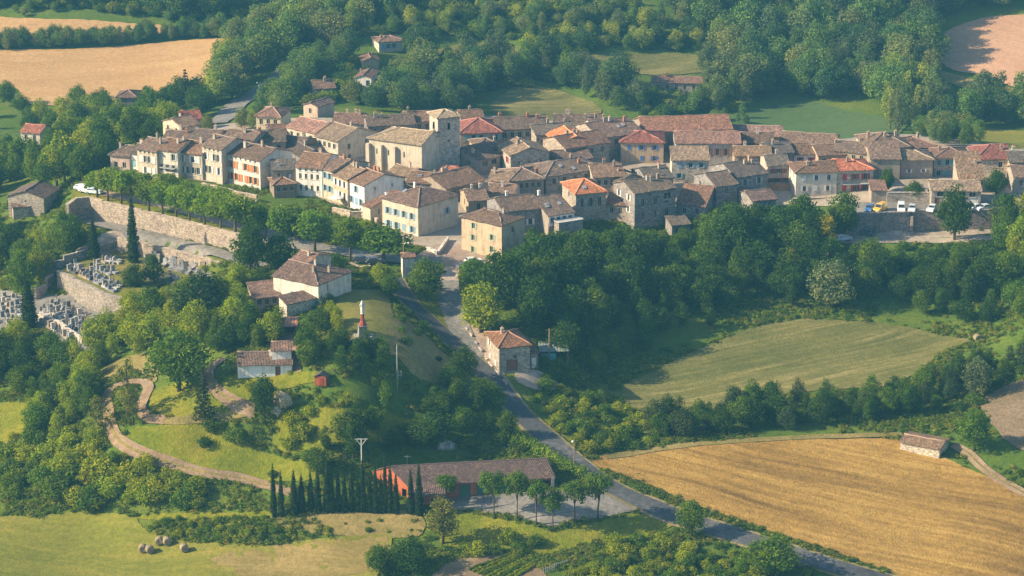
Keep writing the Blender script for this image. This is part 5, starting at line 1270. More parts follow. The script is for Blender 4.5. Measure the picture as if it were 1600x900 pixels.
# shrubs
for _i, _pl in enumerate(([(560, 60), (640, 60), (740, 58), (820, 66), (880, 88), (950, 78), (1060, 78), (1110, 88), (1130, 60), (1000, 20), (900, -30), (700, -40), (600, -10)], [(640, 100), (700, 104), (800, 104), (880, 112), (860, 128), (780, 140), (660, 150), (560, 170), (600, 120)], [(1000, 150), (1110, 140), (1150, 172), (1000, 185)], [(410, 170), (460, 130), (530, 96), (600, 100), (560, 140), (500, 165)], [(-80, 14), (200, 24), (330, 34), (400, 20), (330, 8), (60, 8)])):
    patch(_pl, 3.4, 1.6, 3.8, ['shrub'], [C_MID, C_BRIGHT, (0.13, 0.17, 0.03), C_DARK], 'distant shrub on the far hill', 'shrubs on the far hill', 100 + _i, True, (1.0, 1.7), .12)
def scrub(poly, sp, h0, h1, cols, label, group, seed, **k): patch(poly, sp, h0, h1, ['shrub'], cols, label, group, seed, shrub=True, wf=(.8, 1.4), **k)
scrub([(60, 720), (120, 690), (170, 690), (205, 712), (290, 740), (360, 765), (330, 795), (230, 800), (130, 792), (70, 775)], 3.0, 2.2, 4.2, [C_BRIGHT, C_MID, C_BRIGHT, C_LIME], 'sunlit shrub of the thicket below the dirt track', 'shrubs below the dirt track', 50)
scrub([(0, 720), (50, 690), (110, 685), (80, 730), (40, 770), (0, 790)], 3.4, 2, 3.6, [C_BRIGHT, C_MID], 'shrub on the left flank above the hay meadow', 'shrubs on the left flank', 51)
scrub([(205, 820), (260, 812), (350, 808), (440, 812), (450, 845), (380, 850), (300, 846), (240, 832)], 2.2, .9, 1.6, [C_MID, C_BRIGHT], 'bramble bush on the bank beside the hay bales', 'brambles on the meadow bank', 52)
scrub([(300, 690), (330, 668), (370, 672), (390, 690), (350, 708)], 3.0, 2, 3.6, [C_MID, C_DARK], 'dark shrub on the grassy slope inside the track bend', 'shrubs on the grassy slope', 53)
scrub([(390, 700), (430, 660), (480, 600), (500, 640), (490, 700), (450, 735)], 3.6, 1.5, 3.2, [C_MID, C_BRIGHT], 'shrub on the hill flank behind the cypress row', 'shrubs on the hill flank', 54, skip=.6)
scrub([(810, 640), (840, 612), (880, 600), (930, 620), (985, 640), (1010, 660), (1000, 690), (930, 712), (895, 700), (850, 668)], 3.2, 1, 3.0, [C_MID, C_BRIGHT, C_MID], 'shrub in the rough ground between the main road and the hedge', 'shrubs in the rough ground by the main road', 55, skip=.25)
scrub([(800, 596), (860, 612), (900, 600), (880, 575), (846, 560), (850, 590)], 3.0, 1.6, 3.2, [C_MID, C_DARK], 'shrub around the yard of the rubble house', 'shrubs round the rubble house', 56)
scrub([(700, 850), (760, 845), (850, 850), (880, 862), (850, 880), (790, 862), (720, 872)], 3.2, 1.6, 3.2, [C_BRIGHT, C_MID], 'shrub on the bank under the warehouse yard', 'shrubs under the warehouse yard', 57, skip=.15)
scrub([(900, 885), (960, 855), (1020, 842), (1090, 858), (1180, 885), (1230, 905), (1220, 940), (860, 940)], 2.6, 1.2, 2.6, [C_BRIGHT, C_LIME, C_MID], 'bramble bush on the bank between the yard and the road', 'brambles on the road bank', 58)
scrub([(1490, 640), (1540, 600), (1600, 570), (1640, 565), (1600, 590), (1540, 625), (1510, 650)], 3.2, 1.5, 3.4, [C_MID, C_DARK], 'shrub along the upper edge of the scrub field', 'shrubs by the scrub field', 59)
scrub([(1490, 700), (1530, 712), (1580, 745), (1640, 770), (1640, 740), (1570, 710)], 4.0, .8, 2.0, [C_MID, C_BRIGHT], 'low shrub beside the field track', 'shrubs by the field track', 60, skip=.3)
scrub([(380, 612), (410, 600), (440, 612), (430, 632), (400, 630)], 3.0, 1.2, 2.4, [C_MID, C_BRIGHT], 'garden shrub below the low cottage', 'garden shrubs', 61, skip=.2)
scrub([(620, 480), (650, 500), (690, 550), (700, 580), (660, 590), (630, 560)], 4.5, .8, 1.8, [C_MID, C_DARK], 'small shrub on the dry slope beside the main road', 'shrubs on the dry slope', 62, skip=.3)
scrub([(700, 700), (760, 680), (800, 690), (850, 715), (880, 735), (860, 738), (780, 712)], 3.4, 1.2, 2.4, [C_MID, C_DARK], 'shrub on the slope behind the warehouse', 'shrubs behind the warehouse', 63, skip=.2)
scrub([(560, 352), (610, 372), (640, 392), (590, 400), (560, 380), (530, 350)], 3.6, 1.2, 2.2, [C_BRIGHT, C_MID], 'garden shrub below the apricot house', 'garden shrubs', 64, skip=.2)
scrub([(360, 320), (420, 330), (470, 345), (450, 352), (390, 340)], 3.4, 1.2, 2.4, [C_BRIGHT, C_MID], 'garden shrub under the long cream house', 'garden shrubs', 65)
scrub([(1360, 400), (1450, 402), (1540, 400), (1540, 430), (1400, 420)], 3.6, 1.5, 3.0, [C_MID, C_DARK], 'shrub on the bank below the lower car park', 'shrubs on the car park bank', 66)
scrub([(-40, 690), (0, 640), (36, 640), (40, 700), (0, 720)], 5, .8, 1.8, [C_BRIGHT], 'low shrub in the left flank meadow', 'shrubs on the left flank', 67, skip=.4)

scrub([(200, 720), (250, 700), (330, 735), (425, 755), (500, 752), (505, 728), (440, 712), (400, 700), (330, 668), (250, 664), (200, 680)], 4.2, .6, 1.6, [C_BRIGHT, C_MID, C_LIME], 'low shrub on the open grassy slope above the dirt track', 'shrubs on the grassy slope', 70, skip=.82)
scrub([(400, 650), (445, 625), (500, 605), (560, 630), (640, 640), (690, 660), (640, 690), (560, 672), (500, 690), (440, 700)], 3.4, 1.2, 3.2, [C_MID, C_BRIGHT, C_BRIGHT], 'shrub on the hill flank under the statue', 'shrubs on the hill flank', 71, skip=.4)
scrub([(240, 620), (300, 604), (335, 640), (300, 656), (255, 650)], 3.6, .6, 1.5, [C_BRIGHT, C_LIME], 'low shrub in the grass of the track bend', 'shrubs in the track bend', 72, skip=.8)
patch([(540, 560), (600, 560), (640, 600), (690, 640), (660, 668), (600, 660), (540, 640), (505, 620)], 4.6, 3.5, 6.5, BL, [C_MID, C_DARK, C_MID, C_BRIGHT], 'leafy tree on the front of the statue hill', 'trees of the thicket round the statue hill', 73, skip=.45)
patch([(130, 578), (50, 640), (40, 690), (80, 700), (132, 668), (142, 615)], 4.6, 3.5, 7, BL, [C_BRIGHT, C_MID, C_LIME], 'tree on the left flank below the dirt track', 'trees on the left flank', 74)
patch([(400, 560), (370, 545), (345, 520), (365, 490), (420, 500), (440, 520), (425, 545)], 4.8, 4, 7, BL, [C_MID, C_BRIGHT, C_DARK], 'tree behind the low whitewashed cottage', 'trees round the farmhouse', 75)
scrub([(830, 690), (900, 700), (940, 712), (1000, 700), (1060, 690), (1020, 668), (960, 650), (900, 640), (850, 640)], 3.0, .8, 2.2, [C_BRIGHT, C_MID], 'shrub in the rough ground between the main road and the hedge', 'shrubs in the rough ground by the main road', 76, skip=.2)
scrub([(425, 812), (520, 806), (650, 806), (660, 830), (600, 838), (480, 836)], 3.2, .4, 1.0, [C_MID, C_BRIGHT], 'low shrub on the dry bank below the cypress row', 'shrubs on the cypress bank', 77, skip=.4)
scrub([(1000, 845), (1060, 835), (1180, 870), (1290, 905), (1200, 920), (1090, 880)], 3.0, .6, 1.6, [C_MID, C_BRIGHT], 'low shrub on the grass between bramble bank and road', 'shrubs on the road bank', 78, skip=.3)
patch([(800, 700), (770, 660), (800, 640), (812, 668)], 4.4, 4, 7, BL, [C_MID, C_DARK], 'dark tree on the hill shoulder above the warehouse roof', 'trees between the warehouse and the main road', 79)

scrub([(800, 412), (860, 385), (960, 384), (1060, 385), (1110, 350), (1230, 345), (1300, 378), (1290, 400), (1200, 372), (1115, 376), (1060, 410), (960, 414), (860, 412)], 3.4, 2.0, 4.6, [C_MID, C_DARK, C_DARK], 'dark shrub at the top of the southern slope wood', 'shrubs at the top of the southern wood', 80)
scrub([(1320, 400), (1380, 386), (1460, 384), (1560, 384), (1640, 396), (1620, 420), (1450, 440), (1370, 430)], 3.8, 1.6, 3.6, [C_MID, C_DARK], 'shrub on the bank below the lower car park', 'shrubs on the car park bank', 81, skip=.2)

patch([(850, 402), (960, 398), (1060, 390), (1110, 360), (1220, 352), (1225, 370), (1115, 378), (1060, 408), (960, 416), (850, 412)], 4.6, 3.5, 6.5, BL, [C_MID, C_DARK, C_DARK], 'leafy tree in the dense wood below the southern village edge', 'trees of the wood on the southern slope', 90)

def clear_of_things(p, h, shrub):
    return all((p.x - x) ** 2 + (p.y - y) ** 2 > (1.5 + .22 * min(h, hh)) ** 2 for x, y, hh in _hero)
_hero = list(TREES)
def in_rect(p, o, L, D, mg):
    q = o.matrix_basis.inverted() @ p
    return -mg < q.x < L + mg and -mg < q.y < D + mg
_H = []
for o in list(COL.objects):
    if o.type == 'EMPTY':
        w = next((c for c in o.children if c.name.split('.')[0] == 'wall'), None)
        if w:
            xs = [v.co.x for v in w.data.vertices]; ys = [v.co.y for v in w.data.vertices]
            _H.append((o, max(xs), max(ys), o.location.copy()))
def near_road(p, mg):
    if min((p.x - a[0]) ** 2 + (p.y - a[1]) ** 2 for a in MAIN) < (2.8 + mg) ** 2: return True
    return any(n in ('dirt_track', 'hairpin_track', 'cottage_track', 'lane', 'field_track', 'cemetery_road') and min((p.x - a[0]) ** 2 + (p.y - a[1]) ** 2 for a in ln) < (w / 2 + mg * .7) ** 2 for n, w, ln in LINES)
def seen_at(p):
    d = p - Vector((0, 0, CAM_Z)); ce, se = math.cos(TILT), math.sin(TILT)
    f = d.y * ce - d.z * se; u = d.y * se + d.z * ce
    return 800 + d.x / f * FPX, 450 - u / f * FPX
_OPEN = []                                             # houses the trees leave open to view
for o, L, D, l in _H:
    if o.get('group') == OUT:
        hw = max(v.co.z for c in o.children if c.name.startswith('wall') for v in c.data.vertices)
        a, b = seen_at(o.matrix_basis @ Vector((0, 0, hw))), seen_at(o.matrix_basis @ Vector((L, 0, hw))); g = seen_at(o.matrix_basis @ Vector((0, 0, 0)))
        _OPEN.append((min(a[0], b[0]), max(a[0], b[0]), max(a[1], b[1]), max(a[1], b[1]) + .28 * (g[1] - a[1]), l.y))
def hides_house(p, h, w):
    for x0, x1, r0, r1, hy in _OPEN:
        if p.y < hy + 1 and p.y > hy - 60:
            bx, by = seen_at(p); tx, ty = seen_at(p + Vector((0, 0, h)))
            half = w * .42 * FPX / p.y
            if bx + half > x0 and bx - half < x1 and ty < r1 and by > r0: return True
    return False
keep = []
for c in CAND:
    if hides_house(c[0], c[1], FORM_W[c[2]] * c[3] * c[1] / FORM[c[2]][0][0]): continue
    p, h = c[0], c[1]
    if not clear_of_things(p, h, c[7]): continue
    mg = 1.2 if c[7] else 2.2
    if near_road(p, mg * .8): continue
    if any(abs(l.x - p.x) < 25 and abs(l.y - p.y) < 25 and in_rect(p, o, L, D, mg) for o, L, D, l in _H): continue
    keep.append(c)
def in_view(c):
    p = c[0]
    depth = p.y * math.cos(TILT) + (CAM_Z - p.z) * math.sin(TILT); upv = p.y * math.sin(TILT) - (CAM_Z - p.z) * math.cos(TILT)
    return abs(p.x / depth * FPX) < 830 and -520 < upv / depth * FPX < 500
def shows(c):
    d = (c[0] - Vector((0, 0, CAM_Z))).length
    return (c[1] / d) if in_view(c) else 0.0
def settle(cands, n_single, mass, mass_label, cat, mass_group):
    cands = sorted(cands, key=shows, reverse=True)
    single, rest = cands[:n_single], cands[n_single:]
    for (p, h, k, w, col, label, group, sh, rv) in single:
        tree(k, p, h, w, col, label, 'shrub' if sh else 'tree', group)
    items = []
    for (p, h, k, w, col, label, group, sh, rv) in rest:
        vi = int(rv * len(FORM[k])) % len(FORM[k]); s = h / FORM[k][vi][0]
        items.append((tuple(p), (s * w, s * w, s), k, vi, jig(col, R), rv * 6.28))
    if items: stuff_object(mass, items, mass_label, cat, mass_group)
    return len(single), len(items)
n_hero = sum(1 for o in COL.objects if o.name.startswith('broadleaf_tree'))
print('TREES', settle([c for c in keep if not c[7]], 298 - n_hero, 'woodland', 'hazy mass of woods and hedgerows beyond and beside the village', 'woodland', None))
print('SHRUBS', settle([c for c in keep if c[7]], 298, 'undergrowth', 'low scrub filling the banks and slopes between the larger shrubs', 'undergrowth', None))
# ------------------------------------------------------------------ walls and terraces
def wall_run(name, label, edge, z_top, z_foot, thick=.7, colr=(.40, .33, .26), coping=True, group=None, buttress=0):
    """a masonry wall along a line of world points, standing from its foot to z_top"""
    m, c = MB(), MB(); rr = random.Random(len(label))
    for i, (a, b) in enumerate(zip(edge[:-1], edge[1:])):
        d = Vector((b[0] - a[0], b[1] - a[1], 0)); L = d.length; d.normalize(); n = Vector((-d.y, d.x, 0)); rz = math.atan2(d.y, d.x)
        k = max(1, int(L / 3.0))
        for j in range(k):
            p = Vector((a[0], a[1], 0)) + d * (L * (j + .5) / k) + n * (thick / 2 - .25 + .012 * (j % 2) + .003 * i)
            zt = (z_top if not callable(z_top) else z_top(p.x, p.y)) + rr.uniform(-.06, .10)
            zf = (z_foot if not callable(z_foot) else z_foot(p.x, p.y)) - .8
            m.box((p.x, p.y, (zt + zf) / 2), (L / k + .02, thick, zt - zf), rz)
            if coping: c.box((p.x, p.y, zt + .06), (L / k - .02, thick + .16, .12), rz)
    if buttress:
        for i in range(buttress):
            t = (i + .6) / buttress * (len(edge) - 1); s = min(int(t), len(edge) - 2); u = t - s
            a, b = edge[s], edge[s + 1]; d = Vector((b[0] - a[0], b[1] - a[1], 0)).normalized(); n = Vector((d.y, -d.x, 0))
            p = Vector((a[0] + (b[0] - a[0]) * u, a[1] + (b[1] - a[1]) * u, 0)) + n * .55
            m.box((p.x, p.y, (z_top + z_foot) / 2 - .7), (.9, 1.0, z_top - z_foot - .6), math.atan2(d.y, d.x), 0, .75)
    o = m.build(name, M['stone'], None, merge=False); o.color = (*colr, 1)
    tag(o, label, 'wall', group)
    if coping:
        q = c.build('coping', M['stone'], o, merge=False); q.color = tuple(min(1, x * 1.25) for x in colr) + (1,)
    return o
PINKST = (.34, .28, .225)
E = [atz(*p, 24.0) for p in ((1238, 311), (1300, 309), (1385, 307))]
wall_run('retaining_wall', 'tan terrace wall under the white gabled and crimson shuttered houses', E, 24.0, 19.6, .8, (.36, .29, .22))
wall_run('retaining_wall', 'high pinkish stone retaining wall under the promenade trees', PROM_EDGE, PROM_Z + .35, 21.4, .8, PINKST, True, None, 0)
wall_run('retaining_wall', 'tall stone retaining wall of the upper cemetery terrace', TOMB_EDGE, TOMB_Z + .3, 13.8, .8, (.27, .235, .20), True, None, 0)
wall_run('retaining_wall', 'dark stone wall carrying the eastern car park', CARS_EDGE, CARS_Z + .5, 19.0, .9, (.25, .21, .19), True, None, 2)
GRD = lambda x, y: hz(x, y)
E = [atz(*p, 22.3) for p in ((184, 372), (250, 387), (320, 404), (376, 422))]
wall_run('retaining_wall', 'lower pinkish stone wall between the road and the old tombs', E, 22.5, 18.6, .6, PINKST, True)
E = [gp(*p) for p in ((74, 432), (100, 418), (140, 400), (186, 381))]
wall_run('cemetery_wall', 'low grey wall along the west side of the upper cemetery', E, lambda x, y: max(hz(x, y), 18) + 1.9, GRD, .5, (.30, .27, .24))
E = [gp(*p) for p in ((60, 497), (95, 513), (130, 538))]
wall_run('cemetery_wall', 'pale wall lined with tall stelae on the front of the lower cemetery', E, lambda x, y: hz(x, y) + 1.3, GRD, .5, (.45, .40, .35))
E = [gp(*p) for p in ((56, 470), (74, 455), (84, 438))]
wall_run('cemetery_wall', 'stepped stone wall beside the stout cypress at the cemetery gate', E, lambda x, y: hz(x, y) + 2.2, GRD, .7, (.40, .31, .25))
E = [atz(*p, 25.2) for p in ((545, 412), (560, 418), (579, 416))]
wall_run('retaining_wall', 'short rough stone wall under the parked dark car', E, 25.3, 21.8, .7, (.40, .32, .25))
E = [atz(*p, 25.4) for p in ((668, 388), (684, 394), (692, 384), (700, 372))]
wall_run('garden_wall', 'whitewashed ramp wall by the arched door of the big hip house', E, 25.6, 23.6, .4, (.55, .50, .45))
E = [gp(*p) for p in ((520, 333), (548, 340), (566, 340), (590, 352))]
wall_run('garden_wall', 'garden wall below the apricot and tall white houses', E, lambda x, y: hz(x, y) + 1.4, GRD, .5, (.44, .36, .28))
E = [gp(*p) for p in ((316, 296), (345, 303), (402, 316))]
wall_run('garden_wall', 'long low garden wall under the long cream house', E, lambda x, y: hz(x, y) + 1.5, GRD, .5, (.38, .30, .24))
E = [gp(*p) for p in ((1385, 318), (1420, 317), (1452, 318))]
wall_run('garden_wall', 'stone garden wall behind the parked white van', E, CARS_Z + 2.3, 24.0, .5, (.36, .31, .26))
E = [gp(*p) for p in ((724, 508), (746, 540), (770, 576), (792, 604))]
wall_run('kerb_wall', 'low pale kerb wall along the right side of the lane', E, lambda x, y: hz(x, y) + .35, GRD, .35, (.48, .42, .38), False)

# terrace of the veranda house and the balconies
def local_box(name, root, boxes, mat, colr):
    m = MB()
    for b in boxes: m.box(*b)
    o = m.build(name, mat, root, merge=False); o.color = (*colr, 1)
    return o
local_box('terrace', hv, [((hvL * .66, -1.3, 1.2), (hvL * .95, 2.7, 6.4))], M['stone'], (.30, .26, .23))
local_box('railing', hv, [((hvL * .66, -2.6, 4.9), (hvL * .95, .06, .07))] + [((hvL * (.2 + .92 * i / 12), -2.6, 4.65), (.05, .05, .5)) for i in range(13)], M['paint'], (.72, .72, .70))
local_box('terrace_roof', hv, [((hvL * .66, -1.3, 4.43), (hvL * 1.0, 2.85, .08))], M['concrete'], (1, 1, 1))
local_box('veranda', hv, [((hvL * .5, -.06, 5.25), (hvL * .96, .14, .5)), ((hvL * .5, -.06, 3.45), (hvL * .96, .14, .7))] + [((hvL * (.04 + .23 * i), -.06, 4.4), (.45, .14, 1.2)) for i in range(5)], M['paint'], (.66, .65, .62))
local_box('balcony', hr_, [((hrL * .55, -.6, 2.75), (hrL * .8, 1.2, .14))], M['concrete'], (1, 1, 1))
local_box('railing', hr_, [((hrL * .55, -1.17, 3.75), (hrL * .8, .05, .06))] + [((hrL * (.16 + .78 * i / 14), -1.17, 3.28), (.035, .035, .9)) for i in range(15)], M['paint'], (.08, .07, .07))
local_box('balcony', b1, [((bL * .55, -.5, 3.1), (bL * .7, 1.0, .12))], M['concrete'], (1, 1, 1))
local_box('railing', b1, [((bL * .55, -.97, 4.05), (bL * .7, .05, .06))] + [((bL * (.22 + .66 * i / 12), -.97, 3.6), (.035, .035, .9)) for i in range(13)], M['paint'], (.05, .05, .05))

# ------------------------------------------------------------------ church
def church():
    zg = 26.0; ht = 13.6
    a, b = atz(684, 184, zg + ht), atz(718.5, 180.5, zg + ht)
    L = math.hypot(b.x - a.x, b.y - a.y); ang = math.atan2(b.y - a.y, b.x - a.x)
    root = tag(empty('church', (a.x, a.y, zg), ang), 'church with a square stone bell tower and long sunlit nave', 'church')
    m = MB(); D = 5.6
    fr = []
    for (p0, u, inn, W_, hs) in (((0, 0), (1, 0), (0, 1), L, [(L * .44, L * .56, ht - 3.2, ht - 1.6), (L * .47, L * .53, ht - 6.3, ht - 5.6)]), ((L, 0), (0, 1), (-1, 0), D, []), ((L, D), (-1, 0), (0, -1), L, []), ((0, D), (0, -1), (1, 0), D, [(D * .38, D * .62, ht - 3.6, ht - 1.6)])):
        wall_face(m, p0, u, inn, W_, -4, ht, hs)
    t = m.build('tower', M['stone'], root); t.color = (.47, .41, .35, 1)
    m = MB()
    for z in (ht - 4.4, ht - .12): 
        m.box((L / 2, -.06, z), (L + .24, .12, .2)); m.box((L / 2, D + .06, z), (L + .24, .12, .2)); m.box((-.06, D / 2, z), (.12, D, .2)); m.box((L + .06, D / 2, z), (.12, D, .2))
    s = m.build('string_course', M['plaster'], t, merge=False); s.color = (.50, .45, .38, 1)
    m = MB()
    m.poly([(L * .44, .6, ht - 3.2), (L * .56, .6, ht - 3.2), (L * .56, .6, ht - 1.6), (L * .44, .6, ht - 1.6)]); m.poly([(.6, D * .62, ht - 3.6), (.6, D * .38, ht - 3.6), (.6, D * .38, ht - 1.6), (.6, D * .62, ht - 1.6)]); m.poly([(L * .47, .3, ht - 6.3), (L * .53, .3, ht - 6.3), (L * .53, .3, ht - 5.6), (L * .47, .3, ht - 5.6)])
    m.build('belfry_opening', M['dark'], t)
    m = MB()
    rc = empty('spire', (0, 0, 0)); bpy.data.objects.remove(rc)
    roof_part(root, 'pb', L, D, ht,   .42, (.32, .25, .17), 3, .55)
    # nave: its own direction, so a child with its own turn
    hn = 9.0
    na, nb = atz(577, 215, zg + hn), atz(659, 226, zg + hn)
    NL = math.hypot(nb.x - na.x, nb.y - na.y); nang = math.atan2(nb.y - na.y, nb.x - na.x)
    rel = Matrix.Rotation(-ang, 4, 'Z') @ (na - Vector((a.x, a.y, zg + hn)))
    m = MB(); ND = 11
    wall_face(m, (0, 0), (1, 0), (0, 1), NL, -4, hn, [(NL * .35, NL * .375, hn - 3.8, hn - 2.4), (NL * .65, NL * .675, hn - 3.8, hn - 2.4), (NL * .13, NL * .155, hn - 3.8, hn - 2.4)])
    wall_face(m, (NL, 0), (0, 1), (-1, 0), ND, -4, hn, []); wall_face(m, (NL, ND), (-1, 0), (0, -1), NL, -4, hn, []); wall_face(m, (0, ND), (0, -1), (1, 0), ND, -4, hn, [])
    m.poly([(NL, 0, hn), (NL, ND, hn), (NL, ND / 2, hn + .34 * ND / 2)])
    for x, w in ((-.1, 1.0), (NL * .24, .7), (NL * .5, .7)): m.box((x, -.45, hn / 2 - 2.4), (w, 1.0, hn + 2.2), 0, 0, .9)
    n = m.build('nave', M['plaster'], root); n.color = (*WALL['church'], 1); n.location = rel; n.rotation_euler = (0, 0, nang - ang)
    roof_part(n, 'pl', NL, ND, hn, .34, (.29, .22, .145), 5, .5)
    m = MB()
    for x in (.35, .65, .13): m.poly([(NL * x, .19, hn - 3.8), (NL * (x + .025), .19, hn - 3.8), (NL * (x + .025), .19, hn - 2.4), (NL * x, .19, hn - 2.4)])
    m.build('nave_window', M['glass'], n)
    # stair turret between nave and tower
    m = MB()
    tx, ty = -2.0, -1.6
    m.box((tx + 1.0, ty + 1.8, 2.6), (2.6, 2.6, 13.0)); st = m.build('stair_turret', M['plaster'], root); st.color = (*WALL['church'], 1)
    m = MB(); B8 = [(tx - .45, ty + .35, 9.12), (tx + 2.45, ty + .35, 9.12), (tx + 2.45, ty + 3.25, 9.12), (tx - .45, ty + 3.25, 9.12)]
    for i in range(4): m.poly([B8[i], B8[(i + 1) % 4], (tx + 1, ty + 1.8, 11.0)])
    c = m.build('turret_roof', M['roof'], st); c.color = (.42, .32, .22, 1)
church()

# ------------------------------------------------------------------ warehouse
def warehouse():
    zg = 6.3; he = 3.6; ze = zg + he; zr = ze + 2.3
    FL, FR, RL, RR = atz(641, 757, ze), atz(864, 744.5, ze), atz(611, 729, zr), atz(851, 717, zr)
    BL, BR = Vector((2 * RL.x - FL.x, 2 * RL.y - FL.y, ze)), Vector((2 * RR.x - FR.x, 2 * RR.y - FR.y, ze))
    root = tag(empty('warehouse', (FL.x, FL.y, zg)), 'long red walled warehouse with a low brown roof and green doors', 'warehouse')
    o0 = Vector((FL.x, FL.y, zg))
    FL, FR, RL, RR, BL, BR = [p - o0 for p in (FL, FR, RL, RR, BL, BR)]
    m = MB(); L = (FR - FL).length; u = (FR - FL).normalized(); inn = Vector((-u.y, u.x, 0))
    bays = [(.34, .42), (.46, .56), (.60, .70), (.74, .84), (.87, .985)]
    holes = [(a * L, b * L, .02, 2.9) for a, b in bays]
    wall_face(m, (0, 0), u, inn, L, -1.5, he, holes)
    ul = (FL - BL); LL = ul.length; ul = ul.normalized()
    lh = [(LL * .28, LL * .36, 1.2, 2.4), (LL * .55, LL * .63, 1.2, 2.4), (LL * .78, LL * .9, .02, 2.3)]
    wall_face(m, (BL.x, BL.y), ul, Vector((-ul.y, ul.x, 0)), LL, -1.5, he, lh)
    m.poly([BL, FL, RL]); m.poly([FR, BR, RR])
    ub = (BL - BR); wall_face(m, (BR.x, BR.y), ub.normalized(), Vector((u.y, -u.x, 0)), ub.length, -1.5, he, [])
    ur = BR - FR; wall_face(m, (FR.x, FR.y), ur.normalized(), -u, ur.length, -1.5, he, [(1, ur.length - 1, .02, 2.9)])
    w = m.build('wall', M['plaster'], root); w.color = (.42, .125, .06, 1)
    # roof: two slopes with thickness
    m = MB()
    o = .55
    f = (FL + (FL - RL).normalized() * .0)
    dn = -inn * o
    def slope(a, b, c, d):
        n = 12
        for i in range(n):
            s, t = i / n, (i + 1) / n
            q = [a.lerp(b, s), a.lerp(b, t), d.lerp(c, t), d.lerp(c, s)]
            m.poly(q, 0, [(s * L, 0), (t * L, 0), (t * L, 7), (s * L, 7)])
    up = Vector((0, 0, .14)); ex = u * .5
    slope(FL + dn - ex + up - Vector((0, 0, .2)), FR + dn + ex + up - Vector((0, 0, .2)), RR + ex + up, RL - ex + up)
    slope(BR - dn + ex + up - Vector((0, 0, .2)), BL - dn - ex + up - Vector((0, 0, .2)), RL - ex + up, RR + ex + up)
    me = m.mesh('roof'); bm = bmesh.new(); bm.from_mesh(me)
    r = bmesh.ops.extrude_edge_only(bm, edges=[e for e in bm.edges if e.is_boundary])
    for g in r['geom']:
        if isinstance(g, bmesh.types.BMVert): g.co.z -= .2
    bm.to_mesh(me); bm.free()
    ro = link('roof', me, root, M['roof']); ro.color = (.13, .088, .078, 1)
    rg = MB(); rg.tube([RL - ex + up, RR + ex + up], .13, 6); q = rg.build('ridge_tiles', M['paint'], root); q.color = (.16, .11, .10, 1)
    for i, (a, b) in enumerate(bays[:4]):
        d = link('door', door_mesh((b - a) * L, 2.86), root); d.color = (.075, .15, .12, 1) if i < 3 else (.10, .13, .12, 1)
        p = u * ((a + b) / 2 * L); d.location = (p.x, p.y, 1.45); d.rotation_euler = (0, 0, math.atan2(u.y, u.x))
    for a, b, c, e in lh[:2]:
        d = link('window', win_mesh(b - a, e - c), root); p = BL + ul * ((a + b) / 2); d.location = (p.x, p.y, (c + e) / 2); d.rotation_euler = (0, 0, math.atan2(ul.y, ul.x))
    p = FR - u * .1 - inn * .3; c = MB(); c.box((p.x, p.y, 1.1), (.55, .55, 4.9), math.atan2(u.y, u.x)); c.build('pillar', M['concrete'], root)
    # lower wing in front of the left third
    wl = .22 * L; wd = 3.0
    m = MB(); O = FL - inn * wd; hw2 = 2.5
    wall_face(m, (O.x, O.y), u, inn, wl, -1.5, hw2, [(wl * .18, wl * .38, 1.0, 2.0), (wl * .58, wl * .78, 1.0, 2.0)])
    wall_face(m, (FL.x, FL.y), -inn, u, wd, -1.5, hw2, []); q2 = O + u * wl; wall_face(m, (q2.x, q2.y), inn, -u, wd, -1.5, hw2, [])
    for s in (FL, FL + u * wl): m.poly([s + Vector((0, 0, hw2 - he)), s - inn * wd + Vector((0, 0, hw2 - he)), s + Vector((0, 0, -.0))])
    wg = m.build('wing', M['plaster'], root); wg.color = (.42, .12, .06, 1)
    m = MB(); e0 = Vector((0, 0, hw2 - he + .1)); 
    a, b, c, d = O - u * .4 - inn * .45 + e0, O + u * (wl + .4) - inn * .45 + e0, FL + u * (wl + .4) - inn * .4 + Vector((0, 0, .02)), FL - u * .4 - inn * .4 + Vector((0, 0, .02))
    m.poly([a, b, c, d], 0, [(0, 0), (wl, 0), (wl, 3.4), (0, 3.4)]); dz = Vector((0, 0, -.15)); m.poly([d + dz, c + dz, b + dz, a + dz]); m.poly([a, a + dz, b + dz, b]); m.poly([b, b + dz, c + dz, c]); m.poly([d, d + dz, a + dz, a])
    q = m.build('wing_roof', M['roof'], wg, merge=False); q.color = (.15, .10, .088, 1)
    for x in (.28, .68):
        d = link('wing_window', win_mesh(wl * .2, 1.0), wg); p = O + u * (wl * x); d.location = (p.x, p.y, 1.5); d.rotation_euler = (0, 0, math.atan2(u.y, u.x))
    an = MB(); p = RL + u * 3; an.tube([(p.x, p.y, he + 2), (p.x, p.y, he + 4.4)], .04, 5); an.tube([(p.x - .6, p.y, he + 4.1), (p.x + .6, p.y, he + 4.1)], .03, 5); an.build('aerial', M['steel'], root)
warehouse()

